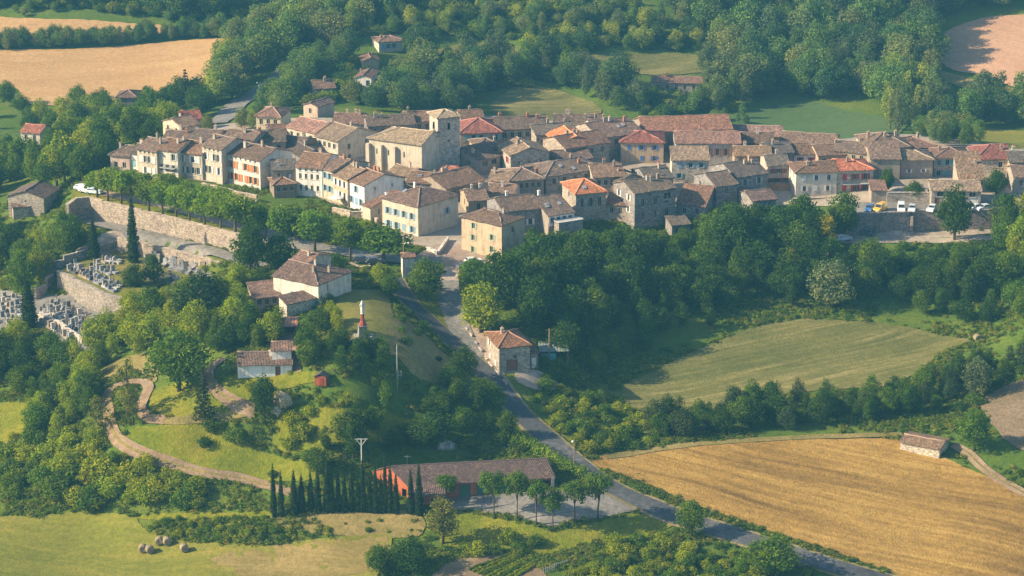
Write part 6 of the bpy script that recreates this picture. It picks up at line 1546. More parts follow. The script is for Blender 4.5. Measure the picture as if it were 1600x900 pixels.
# ------------------------------------------------------------------ statue
def statue():
    p = gp(567, 530)
    root = tag(empty('statue', p, .2), 'white robed statue on a red pedestal standing on the hilltop lawn', 'statue')
    m = MB(); m.box((0, 0, .1), (4.6, 3.6, .5)); m.box((0, 0, .55), (3.2, 3.0, .5)); st = m.build('steps', M['stone'], root, merge=False); st.color = (.34, .31, .29, 1)
    m = MB(); m.box((0, 0, 1.75), (1.9, 1.9, 2.0), 0, 0, .82); m.box((0, 0, 2.8), (1.8, 1.8, .18)); pl = m.build('plinth', M['stone'], root, merge=False); pl.color = (.22, .20, .20, 1)
    m = MB(); m.lathe([(.80, 0), (.74, .2), (.58, .75), (.40, .95), (.35, 1.6), (.32, 2.1), (.44, 2.18), (.44, 2.32), (.0, 2.34)], 8, (0, 0, 2.88)); pd = m.build('pedestal', M['paint'], root); pd.color = (.27, .06, .035, 1)
    m = MB(); z = 5.2
    m.lathe([(.0, 0), (.40, 0), (.40, .16), (.30, .18), (.34, .5), (.30, 1.1), (.25, 1.5), (.32, 1.85), (.36, 2.05), (.24, 2.22), (.10, 2.32)], 14, (0, 0, z))
    m.lathe([(.0, 2.26), (.17, 2.30), (.20, 2.45), (.18, 2.6), (.10, 2.70), (.0, 2.73)], 12, (0, 0, z))
    for s in (-1, 1):
        m.tube([(s * .30, 0, z + 2.08), (s * .52, -.08, z + 1.66), (s * .20, -.32, z + 1.62), (s * .04, -.36, z + 1.76)], [.12, .11, .09, .06], 8)
        m.tube([(s * .17, .06, z + 2.5), (s * .30, .08, z + 1.9), (s * .30, .05, z + 1.0), (s * .28, 0, z + .3)], [.08, .11, .11, .09], 8)
    m.tube([(-.12, -.30, z + 1.70), (-.14, -.33, z + 2.05)], [.13, .10], 8); m.lathe([(0, 0), (.1, .04), (.11, .13), (.0, .24)], 8, (-.14, -.34, z + 2.04))
    f = m.build('figure', plain_mat('white_stone', (.52, .51, .49), .7, var=.2, scale=4), root, True)
    md = f.modifiers.new('one_surface', 'REMESH'); md.mode = 'VOXEL'; md.voxel_size = .045; md.use_smooth_shade = True
statue()

# ------------------------------------------------------------------ hay bales
def bale_mesh():
    m = MB(); n = 20; r = .78; w = .62; rr = random.Random(3)
    rings = []
    for x, k in ((-w, .0), (-w, .55), (-w - .03, .8), (-w + .05, .97), (-w * .5, 1.0), (0, 1.01), (w * .5, 1.0), (w - .05, .97), (w + .03, .8), (w, .55), (w, .0)):
        rings.append([(x + rr.uniform(-.02, .02), r * k * math.cos(6.283 * i / n) * rr.uniform(.97, 1.03), r + r * k * math.sin(6.283 * i / n) * (1 if math.sin(6.283 * i / n) > -.8 else .96)) for i in range(n)])
    for a, b in zip(rings[:-1], rings[1:]):
        for i in range(n): m.poly([a[i], a[(i + 1) % n], b[(i + 1) % n], b[i]])
    me = m.mesh('hay_bale', True, True); me.materials.append(ground_mat('straw', [(.20, .15, .09), (.32, .25, .16), (.44, .36, .24)], .8, 5, .9)); return me
bm_ = bale_mesh()
for x, y, rz, l in [(223.5, 864, .5, 'left hay bale of the nearer touching pair'), (234, 865, .9, 'right hay bale of the nearer touching pair'), (249, 852, .4, 'left hay bale of the farther touching pair'), (261, 852.5, .8, 'right hay bale of the farther touching pair'), (288, 863, .7, 'round hay bale lying alone right of the pairs'), (1527, 534, .6, 'round hay bale at the far tip of the mown field')]:
    o = link('hay_bale', bm_); p = gp(x, y); o.location = (p.x, p.y, p.z + .12); o.rotation_euler = (0, 0, rz + 1.2); tag(o, l, 'hay bale', 'round hay bales')

# ------------------------------------------------------------------ cars
def car_parts(kind):
    k = ('car', kind)
    if k in _cache: return _cache[k]
    Lc, Wc = (4.1, 1.72) if kind == 'car' else (4.4, 1.85)
    if kind == 'car': prof = [(-2.05, .35), (-2.05, .72), (-1.9, .92), (-1.0, 1.0), (.95, 1.02), (1.75, .96), (2.03, .74), (2.05, .35)]; cab = [(-1.75, .95), (-1.35, 1.45), (.1, 1.5), (.95, .98)]
    else: prof = [(-2.2, .35), (-2.2, .9), (-2.15, 1.05), (1.2, 1.05), (1.9, .98), (2.18, .8), (2.2, .35)]; cab = [(-2.15, 1.0), (-2.1, 1.85), (.55, 1.88), (1.35, 1.02)]
    def loft(pr, w0, w1, z0, z1):
        m = MB(); n = len(pr)
        wz = lambda z: w0 + (w1 - w0) * min(1, max(0, (z - z0) / (z1 - z0)))
        Lf = [(x, -wz(z) / 2, z) for x, z in pr]; Rt = [(x, wz(z) / 2, z) for x, z in pr]
        for i in range(n - 1): m.poly([Lf[i], Rt[i], Rt[i + 1], Lf[i + 1]])
        m.poly([Lf[0], Lf[-1], Rt[-1], Rt[0]]); m.poly(Lf); m.poly(Rt[::-1])
        return m
    body = loft(prof, Wc, Wc * .96, .35, 1.0)
    for f in range(1):
        c = loft(cab, Wc * .93, Wc * .76, cab[0][1], cab[1][1]); b0 = len(body.v); body.v += c.v; body.f += [tuple(i + b0 for i in q) for q in c.f]; body.mi += c.mi; body.uv += c.uv
    g = MB(); t = .012
    def side(xa, xb, xc, xd):
        z0, z1 = cab[0][1] + .12, cab[1][1] - .1
        for s in (-1, 1):
            y0, y1 = s * (Wc * .93 / 2 - .028 + t), s * (Wc * .78 / 2 + .012 + t)
            g.poly([(xa, y0, z0), (xb, y0, z0), (xc, y1, z1), (xd, y1, z1)])
    if kind == 'car': side(-1.5, -.35, -.35, -1.2); side(-.25, .7, .08, -.25)
    else: side(-.5, 1.05, .5, -.5)
    fx = lambda a, b, s: a + (b - a) * s
    for (A_, B_) in ((cab[3], cab[2]), (cab[0], cab[1])):
        sg = 1 if A_[0] > 0 else -1
        xa, za, xb, zb = fx(A_[0], B_[0], .14), fx(A_[1], B_[1], .14), fx(A_[0], B_[0], .88), fx(A_[1], B_[1], .88)
        g.poly([(xa + sg * .015, -Wc * .40, za + .012), (xa + sg * .015, Wc * .40, za + .012), (xb + sg * .015, Wc * .345, zb + .012), (xb + sg * .015, -Wc * .345, zb + .012)])
    wh = MB()
    wh.tube([(0, -.1, 0), (0, .1, 0)], .31, 14); wh.tube([(0, -.115, 0), (0, .115, 0)], .18, 10, 1)
    hl = MB(); hl.box((0, 0, 0), (.08, .32, .16)); tl = MB(); tl.box((0, 0, 0), (.06, .2, .26))
    R_ = [body.mesh('car_body', True), g.mesh('window', False), wh.mesh('wheel', False), hl.mesh('headlight', False), tl.mesh('tail_light', False)]
    bm = bmesh.new(); bm.from_mesh(R_[0]); bmesh.ops.recalc_face_normals(bm, faces=bm.faces); bmesh.ops.bevel(bm, geom=[e for e in bm.edges], offset=.04, segments=1, affect='EDGES'); bm.to_mesh(R_[0]); bm.free()
    R_[0].materials.append(M['carpaint']); R_[1].materials.append(M['glass']); R_[2].materials.append(M['rubber']); R_[2].materials.append(M['steel'])
    R_[3].materials.append(plain_mat('lamp_glass', (.7, .7, .68), .2)); R_[4].materials.append(plain_mat('red_lamp', (.35, .02, .02), .3))
    _cache[k] = (R_, Lc, Wc); return _cache[k]
def car(kind, px, py, rz, colr, label, z=None, cat='car'):
    (body, glass, wheel, hl, tl), Lc, Wc = car_parts(kind)
    p = gp(px, py) if z is None else atz(px, py, z)
    root = tag(empty('parked_car' if kind == 'car' else 'parked_van', (p.x, p.y, p.z + (.28 if z is None else .03)), rz), label, cat, 'parked cars and vans')
    b = link('body', body, root); b.color = (*colr, 1); link('window', glass, root)
    for x in (-Lc * .31, Lc * .31):
        for s in (-1, 1):
            w = link('wheel', wheel, root); w.location = (x, s * (Wc / 2 - .1), .31)
    for s in (-1, 1):
        h = link('headlight', hl, root); h.location = (Lc / 2 - .03, s * Wc * .34, .68); t = link('tail_light', tl, root); t.location = (-Lc / 2 + .01, s * Wc * .41, .74)
WH = (.72, .72, .71)
car('car', 1358, 330, -1.9, (.07, .17, .38), 'blue car at the left end of the car park', CARS_Z)
car('van', 1375, 330, -2.2, (.75, .42, .03), 'yellow van beside the blue car', CARS_Z, 'van')
car('van', 1408, 330, -1.7, WH, 'white van in front of the garden wall', CARS_Z, 'van')
car('car', 1425, 330, -1.8, (.60, .62, .63), 'silver white car right of the white van', CARS_Z)
car('car', 1456, 330, -2.0, WH, 'white car just left of the round dark tree', CARS_Z)
car('car', 1521, 329, -2.3, WH, 'white car right of the round dark tree', CARS_Z)
car('car', 1536, 329, -2.6, (.62, .63, .65), 'pale silver car nearest the pale garage door', CARS_Z)
car('car', 1317, 378, .4, (.66, .67, .70), 'white car in the lower car park by the yellow tree')
car('car', 1354, 369, 2.6, (.13, .14, .16), 'dark grey car under the car park wall')
car('car', 128, 298, -.7, (.62, .66, .70), 'pale blue car at the west tip of the promenade', PROM_Z)
car('van', 137, 301, -.5, WH, 'white van next to the pale blue car on the promenade', PROM_Z, 'van')
car('car', 147, 303, -.3, (.60, .68, .72), 'light car under the first promenade tree', PROM_Z)
car('car', 566, 412, -.2, (.03, .035, .05), 'dark car parked above the short rough wall')
car('car', 586, 414, .1, (.04, .04, .06), 'second dark car under the wide plane tree')
car('car', 740, 414, .3, (.62, .62, .60), 'pale car below the green shuttered house')
car('car', 728, 422, .5, (.10, .11, .13), 'dark car in front of the pale one by the square')

# ------------------------------------------------------------------ poles and lamps
def pole(name, label, px, pb, pt, r, mat, kind, cat):
    p = gp(px, pb); d = (p - Vector((0, 0, CAM_Z))).length; h = (pb - pt) * d / FPX / math.cos(TILT)
    root = tag(empty(name, p), label, cat)
    m = MB(); m.tube([(0, 0, -.6), (0, 0, h * .5), (0, 0, h)], [r * 1.25, r, r * .75], 8); m.build('post', mat, root, True)
    q = MB()
    if kind == 'V':
        q.tube([(0, 0, h - 1.4), (-.9, 0, h - .2)], .09, 6); q.tube([(0, 0, h - 1.4), (.9, 0, h - .2)], .09, 6); q.tube([(-1.2, 0, h - .12), (1.2, 0, h - .12)], .10, 6); q.build('cross_arm', mat, root)
        i = MB()
        for x in (-1.1, 0, 1.1): i.lathe([(.05, 0), (.1, .06), (.06, .14), (.1, .2), (.05, .3), (0, .32)], 8, (x, 0, h - .05))
        i.build('insulator', M['glass'], root)
    elif kind == 'T':
        q.tube([(-.8, 0, h - .35), (.8, 0, h - .35)], .06, 6); q.build('cross_arm', mat, root)
        for x in (-.7, .7):
            i = MB(); i.lathe([(.05, 0), (.09, .06), (.05, .2), (0, .22)], 8, (x, 0, h - .3)); i.build('insulator', M['glass'], root)
    elif kind == 'H':
        for x in (-.25, .25): q.tube([(x + .5, 0, h * .25), (x + .5, 0, h * .45)], .04, 6)
        q.tube([(0, 0, h * .35), (.75, 0, h * .35)], .04, 6); q.build('bracket', mat, root)
    elif kind == 'L':
        q.tube([(0, 0, h - 1.6), (.5, -.15, h - 1.2), (1.0, -.3, h - 1.15)], [.05, .045, .04], 6); q.build('arm', M['steel'], root)
        l = MB(); l.lathe([(0, .12), (.16, .1), (.24, 0), (.2, -.08), (0, -.1)], 10, (1.1, -.33, h - 1.15)); l.build('lamp_head', plain_mat('lamp_white', (.7, .7, .68), .4), root)
    elif kind == 'G':
        l = MB(); l.lathe([(0, .35), (.2, .3), (.26, .1), (.16, -.1), (0, -.12)], 10, (-.3, 0, h)); l.build('lamp_head', plain_mat('lamp_grey', (.6, .6, .58), .4), root)
        q.tube([(0, 0, h - .1), (-.3, 0, h + .05)], .05, 6); q.build('arm', mat, root)
    return root
pole('power_pylon', 'pale concrete power pole with a forked head above the cypress row', 566, 765, 684, .13, M['concrete'], 'V', 'power pole')
pole('power_pole', 'thin pale pole with a side bracket on the statue hill', 621, 612, 538, .07, M['concrete'], 'H', 'power pole')
pole('power_pole', 'brown timber pole right of the rubble house', 858, 566, 513, .13, M['timber'], 'T', 'power pole')
pole('street_lamp', 'tall timber lamp post beside the slim hut', 631, 430, 371, .13, M['timber'], 'L', 'street lamp')
pole('street_lamp', 'lamp post on the main road edge above the warehouse corner', 897, 742, 690, .09, M['timber'], 'G', 'street lamp')
pole('street_lamp', 'slim lamp post beside the avenue behind the village', 404, 152, 131, .09, M['steel'], 'G', 'street lamp')

# ------------------------------------------------------------------ small buildings and things
def hut():
    p = gp(503, 600); root = tag(empty('garden_hut', p, -.25), 'little red wooden garden hut with a dark roof', 'hut')
    for i in range(9):
        m = MB(); m.box((-1.0 + .25 * i, -.9, .95), (.23, .06, 1.9)); o = m.build('plank', M['paint'], root); o.color = jig((.36, .09, .045), R, .12)
    m = MB(); m.box((0, .02, .9), (2.16, 1.7, 2.0)); o = m.build('wall', M['paint'], root); o.color = (.34, .085, .045, 1)
    m = MB()
    for s in (-1, 1): m.poly([(s * 1.35, -1.15, 1.75), (s * 1.35, 1.1, 1.75), (0, 1.1, 2.5), (0, -1.15, 2.5)]); m.poly([(s * 1.35, -1.15, 1.66), (s * 1.35, 1.1, 1.66), (0, 1.1, 2.41), (0, -1.15, 2.41)]); m.poly([(s * 1.35, -1.15, 1.75), (s * 1.35, -1.15, 1.66), (0, -1.15, 2.41), (0, -1.15, 2.5)])
    o = m.build('roof', M['paint'], root, merge=False); o.color = (.10, .085, .075, 1)
    d = link('door', door_mesh(.8, 1.6), root); d.location = (.3, -1.1, .85); d.color = (.22, .05, .03, 1)
hut()
def open_shed(name, label, px, py, rz, w, d, h, colr, tarp=None, cat='shed'):
    p = gp(px, py); root = tag(empty(name, p, rz), label, cat)
    for x in (-w / 2, w / 2):
        for y in (0, d):
            m = MB(); m.tube([(x, y, -.4), (x, y, h + (.5 if y else 0))], .09, 6); m.build('post', M['timber'], root)
    m = MB(); m.poly([(-w / 2, d, -.3), (w / 2, d, -.3), (w / 2, d, h + .4), (-w / 2, d, h + .4)]); m.build('back_wall', M['timber'], root)
    m = MB(); n = int(w / .5)
    for i in range(n):
        x0, x1 = -w / 2 - .3 + (w + .6) * i / n, -w / 2 - .3 + (w + .6) * (i + 1) / n; xm = (x0 + x1) / 2
        for a, b, za, zb in ((x0, xm, 0, .06), (xm, x1, .06, 0)): m.poly([(a, -.4, h + .02 + za), (b, -.4, h + .02 + zb), (b, d + .3, h + .62 + zb), (a, d + .3, h + .62 + za)])
    o = m.build('roof', M['paint'], root); o.color = (*colr, 1)
    md = o.modifiers.new('thickness', 'SOLIDIFY'); md.thickness = .06
    if tarp:
        m = MB()
        for i in range(6):
            for j in range(4): 
                g = lambda a, b: (-w * .45 + w * .5 * a / 6, -.5 - .06 * math.sin(a * 2.1 + b), h * .85 * (1 - b / 4) + .05 * math.sin(a * 1.7))
                m.poly([g(i, j), g(i + 1, j), g(i + 1, j + 1), g(i, j + 1)])
        o = m.build('tarpaulin', M['paint'], root, True); o.color = (*tarp, 1)
open_shed('car_shelter', 'open shelter with a rusty tin roof behind the cottage', 447, 527, .1, 4.2, 3.5, 2.3, (.34, .16, .10), None, 'shelter')
open_shed('wood_shed', 'ramshackle shed with a pale green roof and turquoise tarpaulin', 866, 566, .05, 5.5, 4, 2.4, (.20, .24, .22), (.08, .30, .34))
def parasol():
    p = gp(527, 322); root = tag(empty('parasol', p), 'big white parasol on the terrace of the apricot house', 'parasol')
    m = MB(); m.tube([(0, 0, 0), (0, 0, 2.6)], .04, 6); m.build('pole', M['steel'], root)
    m = MB(); n = 8
    for i in range(n):
        a, b = 6.283 * i / n, 6.283 * (i + 1) / n
        m.poly([(1.6 * math.cos(a), 1.6 * math.sin(a), 2.1), (1.6 * math.cos(b), 1.6 * math.sin(b), 2.1), (0, 0, 2.75)]); m.poly([(1.6 * math.cos(a), 1.6 * math.sin(a), 2.1), (1.6 * math.cos(a), 1.6 * math.sin(a), 1.95), (1.6 * math.cos(b), 1.6 * math.sin(b), 1.95), (1.6 * math.cos(b), 1.6 * math.sin(b), 2.1)])
    o = m.build('canopy', M['paint'], root); o.color = (.72, .70, .66, 1)
parasol()
def fence(name, label, P, h, step, colr, w=.09, rails=2):
    pts = [gp(*p) for p in P]; root = tag(empty(name, pts[0]), label, 'fence'); me = None
    for a, b in zip(pts[:-1], pts[1:]):
        d = b - a; L = math.hypot(d.x, d.y); n = max(1, int(L / step)); rz = math.atan2(d.y, d.x)
        if me is None:
            m = MB(); m.box((0, 0, h / 2 - .1), (w, .04, h + .2)); me = m.mesh('picket'); me.materials.append(M['paint'])
        for i in range(n):
            q = a + d * ((i + .5) / n); o = link('picket', me, root); o.location = (q.x - pts[0].x, q.y - pts[0].y, hz(q.x, q.y) - pts[0].z + .1); o.rotation_euler = (0, 0, rz); o.color = jig(colr, R, .1)
        for k in range(rails):
            m = MB(); m.tube([a - pts[0] + Vector((0, .05, h * (.3 + .45 * k) + .1)), b - pts[0] + Vector((0, .05, h * (.3 + .45 * k) + .1))], .04, 5); o = m.build('rail', M['paint'], root); o.color = (*colr, 1)
fence('picket_fence', 'short white picket fence at the end of the kitchen garden', [(848, 897), (868, 889), (888, 883)], 1.0, .42, (.42, .41, .38), .14)
fence('board_fence', 'orange brown board fence below the half timbered house', [(1203, 298), (1220, 299), (1237, 297)], 1.6, .45, (.50, .25, .10), .42)
fence('railing_fence', 'dark railing along the outer edge of the promenade tip', [(112, 312), (120, 304), (132, 300)], 1.0, .6, (.12, .12, .12), .06)

# hedges: each a run of small leaves over a core of stems
def hedge(name, label, P, w, h, colr, z=None):
    pts = [gp(*p) if z is None else atz(*p, z) for p in P]; cl = []; st = MB(); o0 = pts[0]; rr = random.Random(len(label))
    for a, b in zip(pts[:-1], pts[1:]):
        d = b - a; n = max(1, int(d.length / (w * .45)))
        for i in range(n):
            q = a + d * (i / n); zz = hz(q.x, q.y) if z is None else z
            cl.append((q.x - o0.x + rr.uniform(-.1, .1), q.y - o0.y + rr.uniform(-.1, .1), zz - o0.z + h * .5, w * .5 * rr.uniform(.9, 1.15), h * .55 * rr.uniform(.9, 1.12)))
            if i % 3 == 0: st.tube([(q.x - o0.x, q.y - o0.y, zz - o0.z - .2), (q.x - o0.x, q.y - o0.y, zz - o0.z + h * .7)], .04, 5)
    root = tag(empty(name, o0), label, 'hedge')
    me = leaf_mesh('hedge_foliage', cl, .26, .8, .2); me.materials.append(M['leaf']); f = link('foliage', me, root); f.color = (*colr, 1); st.build('stem', M['bark'], root)
hedge('hedge', 'bright green hedge sloping down between the main road and the warehouse', [(803, 688), (832, 704), (862, 722), (892, 740), (918, 752)], 2.6, 2.4, (.17, .25, .012))
hedge('hedge', 'neat dark hedge in the garden below the tall white house', [(538, 333), (552, 336), (566, 336)], 1.4, 1.5, (.06, .10, .022))
hedge('hedge', 'dark hedge right in front of the statue base', [(530, 542), (556, 548), (584, 549)], 2.2, 1.8, (.05, .09, .02))
hedge('hedge', 'yellow green hedge beside the lean-to house', [(574, 352), (586, 356), (596, 360)], 1.3, 1.3, (.14, .17, .03))
hedge('hedge', 'low hedge at the foot of the garden by the white farmhouse', [(500, 478), (512, 470), (520, 462)], 1.8, 1.8, (.08, .13, .02))

# rock faces
def rock(name, label, px, py, sx, sy, sz, colr, seed):
    p = gp(px, py); bm = bmesh.new(); bmesh.ops.create_icosphere(bm, subdivisions=4, radius=1.0); rr = random.Random(seed); K = [(Vector((rr.uniform(-1, 1), rr.uniform(-1, 1), rr.uniform(-1, 1))).normalized(), rr.uniform(.55, .95)) for _ in range(22)]
    for v in bm.verts:
        n = v.co.normalized(); r = 1.0
        for k, dd in K:
            c = n.dot(k)
            if c > .05: r = min(r, dd / c)
        v.co = Vector((n.x * r * sx, n.y * r * sy, n.z * r * sz))
    me = bpy.data.meshes.new('rock'); bm.to_mesh(me); bm.free()
    o = link(name, me, None, M['stone']); o.location = (p.x, p.y, p.z + sz * .25); o.color = (*colr, 1); tag(o, label, 'rock')
rock('rock_outcrop', 'pale sandy rock face beside the dark round tree', 442, 634, 2.2, 1.8, 2.6, (.55, .43, .27), 4)
rock('rock_outcrop', 'smaller pale rock lower beside the sandy rock face', 434, 646, 1.4, 1.2, 1.2, (.55, .45, .3), 5)
rock('rock_outcrop', 'grey rock outcrop in the trees above the warehouse', 690, 695, 1.8, 1.5, 2.0, (.38, .36, .34), 6)
rock('rock_outcrop', 'second grey rock just right of the outcrop', 702, 700, 1.2, 1.2, 1.4, (.36, .34, .33), 7)

# ------------------------------------------------------------------ cemetery
def tomb_meshes():
    out = []
    for k in range(4):
        rr = random.Random(k)
        s = MB(); s.box((0, 0, .22), (1.0, 2.1, .55)); s.box((0, 0, .53), (1.12, 2.2, .08))
        hd = MB()
        if k == 0: hd.box((0, 1.05, .95), (.9, .18, 1.5))
        elif k == 1: hd.box((0, 1.05, .8), (.3, .3, 1.2)); hd.box((0, 1.05, 1.85), (.16, .14, 1.1)); hd.box((0, 1.05, 2.0), (.7, .13, .16))
        elif k == 2:
            hd.box((0, 1.05, .75), (.95, .22, 1.1)); hd.tube([(0, .95, 1.28), (0, 1.15, 1.28)], .44, 12)
        else: hd.box((0, .9, 1.1), (1.1, .5, 2.1), 0, 0, .9); hd.box((0, .9, 2.2), (1.25, .62, .14))
        a, b = s.mesh('slab', False), hd.mesh('headstone', False)
        a.materials.append(M['paint']); b.materials.append(M['paint']); out.append((a, b))
    return out
TM = tomb_meshes()
TINT = [('grey', (.22, .22, .225)), ('pale', (.31, .30, .285)), ('dark', (.10, .10, .11)), ('grey', (.27, .265, .26)), ('white', (.42, .41, .39)), ('buff', (.32, .26, .20))]
SH = ['upright headstone', 'cross', 'rounded headstone', 'square stele']
def tomb(p, rz, rr, where, group, tall=1.0):
    k = rr.randrange(4); tn, colr = rr.choice(TINT)
    root = tag(empty('tomb', p, rz), '%s stone tomb with a %s %s' % (tn, SH[k], where), 'tomb', group)
    root.scale = (rr.uniform(.8, 1.0), rr.uniform(.75, .95), rr.uniform(.55, .85) * tall)
    a = link('slab', TM[k][0], root); a.color = jig(colr, rr, .1); b = link('headstone', TM[k][1], root); b.color = jig(colr, rr, .15)
def tomb_patch(quad, rows, cols, rz, where, group, z=None, seed=1, skip=.12, tall=1.0):
    rr = random.Random(seed); q = [Vector((*p, 0)) for p in quad]
    for i in range(rows):
        for j in range(cols):
            if rr.random() < skip: continue
            u, v = (j + .5 + rr.uniform(-.15, .15)) / cols, (i + .5 + rr.uniform(-.1, .1)) / rows
            c = (q[0].lerp(q[1], u)).lerp(q[3].lerp(q[2], u), v)
            p = gp(c.x, c.y) if z is None else atz(c.x, c.y, z)
            tomb((p.x, p.y, p.z + .02), rz + rr.uniform(-.12, .12), rr, where, group, tall)
tomb_patch([(104, 424), (176, 458), (192, 447), (122, 412)], 3, 12, .75, 'in the front rows of the upper terrace', 'tombs on the upper terrace', TOMB_Z, 1)
tomb_patch([(158, 412), (186, 414), (188, 405), (165, 402)], 2, 4, .75, 'near the tallest cypress', 'tombs by the tallest cypress', TOMB_Z, 2)
tomb_patch([(222, 410), (318, 436), (326, 428), (232, 402)], 2, 17, -.3, 'against the lower pinkish wall', 'tombs along the pinkish wall', TOMB_Z, 3, .08, 1.35)
tomb_patch([(192, 394), (226, 403), (228, 399), (196, 390)], 1, 7, -.3, 'at the west end of the pinkish wall', 'tombs along the pinkish wall', TOMB_Z, 4, 0, 1.3)
tomb_patch([(226, 424), (296, 442), (288, 450), (216, 432)], 2, 10, -.3, 'in the middle rows of the upper terrace', 'tombs on the upper terrace', TOMB_Z, 11, .15, 1.0)
tomb_patch([(140, 420), (180, 436), (190, 428), (152, 412)], 2, 7, .75, 'in the grass of the upper terrace', 'tombs on the upper terrace', TOMB_Z, 12, .3, .9)
tomb_patch([(300, 440), (330, 452), (338, 440), (308, 430)], 3, 5, -.3, 'at the east corner under the road', 'tombs along the pinkish wall', None, 5, .1, 1.1)
tomb_patch([(62, 490), (128, 528), (152, 505), (92, 470)], 5, 13, .8, 'packed in the lower cemetery', 'tombs in the lower cemetery', None, 6, .1)
tomb_patch([(-4, 508), (34, 512), (34, 466), (-2, 464)], 6, 5, .8, 'left of the stout cypress', 'tombs left of the stout cypress', None, 7, .15)
tomb_patch([(64, 508), (124, 544), (128, 538), (68, 502)], 1, 13, .8, 'in the lowest row before the pale wall', 'tombs in the lowest row', None, 8, .05, 1.2)

# ------------------------------------------------------------------ kitchen garden rows
def crop_rows():
    a, b, c, d = gp(735, 892), gp(800, 868), gp(838, 884), gp(790, 915)
    items = []; rr = random.Random(9)
    for i in range(9):
        t = i / 8; s, e = a.lerp(d, t), b.lerp(c, t); n = 26
        for j in range(n):
            p = s.lerp(e, j / n); k = rr.uniform(.14, .24)
            items.append(((p.x + rr.uniform(-.1, .1), p.y + rr.uniform(-.1, .1), hz(p.x, p.y) + .1), (k, k, k), 'shrub', rr.randrange(4), jig(C_BRIGHT if i % 3 else C_MID, rr), rr.uniform(0, 6)))
    stuff_object('vegetable_rows', items, 'rows of low vegetables in the kitchen garden', 'vegetables')
crop_rows()
# ------------------------------------------------------------------ labels for trees that only their neighbourhood tells apart
MARKS = [(o.location.copy(), o['label']) for o in COL.objects if o.type == 'EMPTY' and o.get('category') in
         ('house', 'barn', 'cottage', 'hut', 'church', 'warehouse', 'statue', 'shelter', 'parasol', 'power pole', 'street lamp', 'van')]
SHORT = {}
def tint_word(c):
    if c[0] > .16: return 'yellowish'
    if c[2] > .07: return 'grey green'
    if c[0] > .105: return 'bright green'
    return 'mid green' if c[0] > .05 else 'dark green'
def relabel():
    """size, tint and nearest landmark set one tree of a wood apart from the next"""
    for o in COL.objects:
        if o.type != 'EMPTY' or o.get('category') not in ('tree', 'shrub') or not o.get('group'): continue
        if o['group'].startswith(('clipped', 'plane', 'tall cypresses', 'cypresses', 'umbrella', 'pines', 'firs')): continue
        cr = next(c for c in o.children if c.name.startswith('crown'))
        hgt = cr.dimensions.z * o.scale.z if False else max(v[2] for v in cr.bound_box) * o.scale.z
        size = ('low', 'medium', 'tall')[(hgt > (2.0 if o['category'] == 'shrub' else 6.5)) + (hgt > (3.0 if o['category'] == 'shrub' else 9.5))]
        wide = (max(v[0] for v in cr.bound_box) * o.scale.x) / hgt
        shape = 'slim' if wide < .34 else 'wide' if wide > (.75 if o['category'] == 'shrub' else .46) else 'round'
        near = min(SPOTS, key=lambda m: (m[0].xy - o.location.xy).length)[1]
        base = NEAR.get(o['group'], o['group'].split(' ', 1)[1] if o['group'].startswith(('trees', 'shrubs', 'brambles', 'clump')) else o['group'])
        w = ('%s %s %s %s %s' % (size, shape, tint_word(cr.color), o['category'], near)).split()
        b = base.split()
        o['label'] = ' '.join(w + (['in'] + b[1:] if b[0] == 'of' else b)) if len(w) + len(b) <= 16 else ' '.join(w)
NEAR = {}
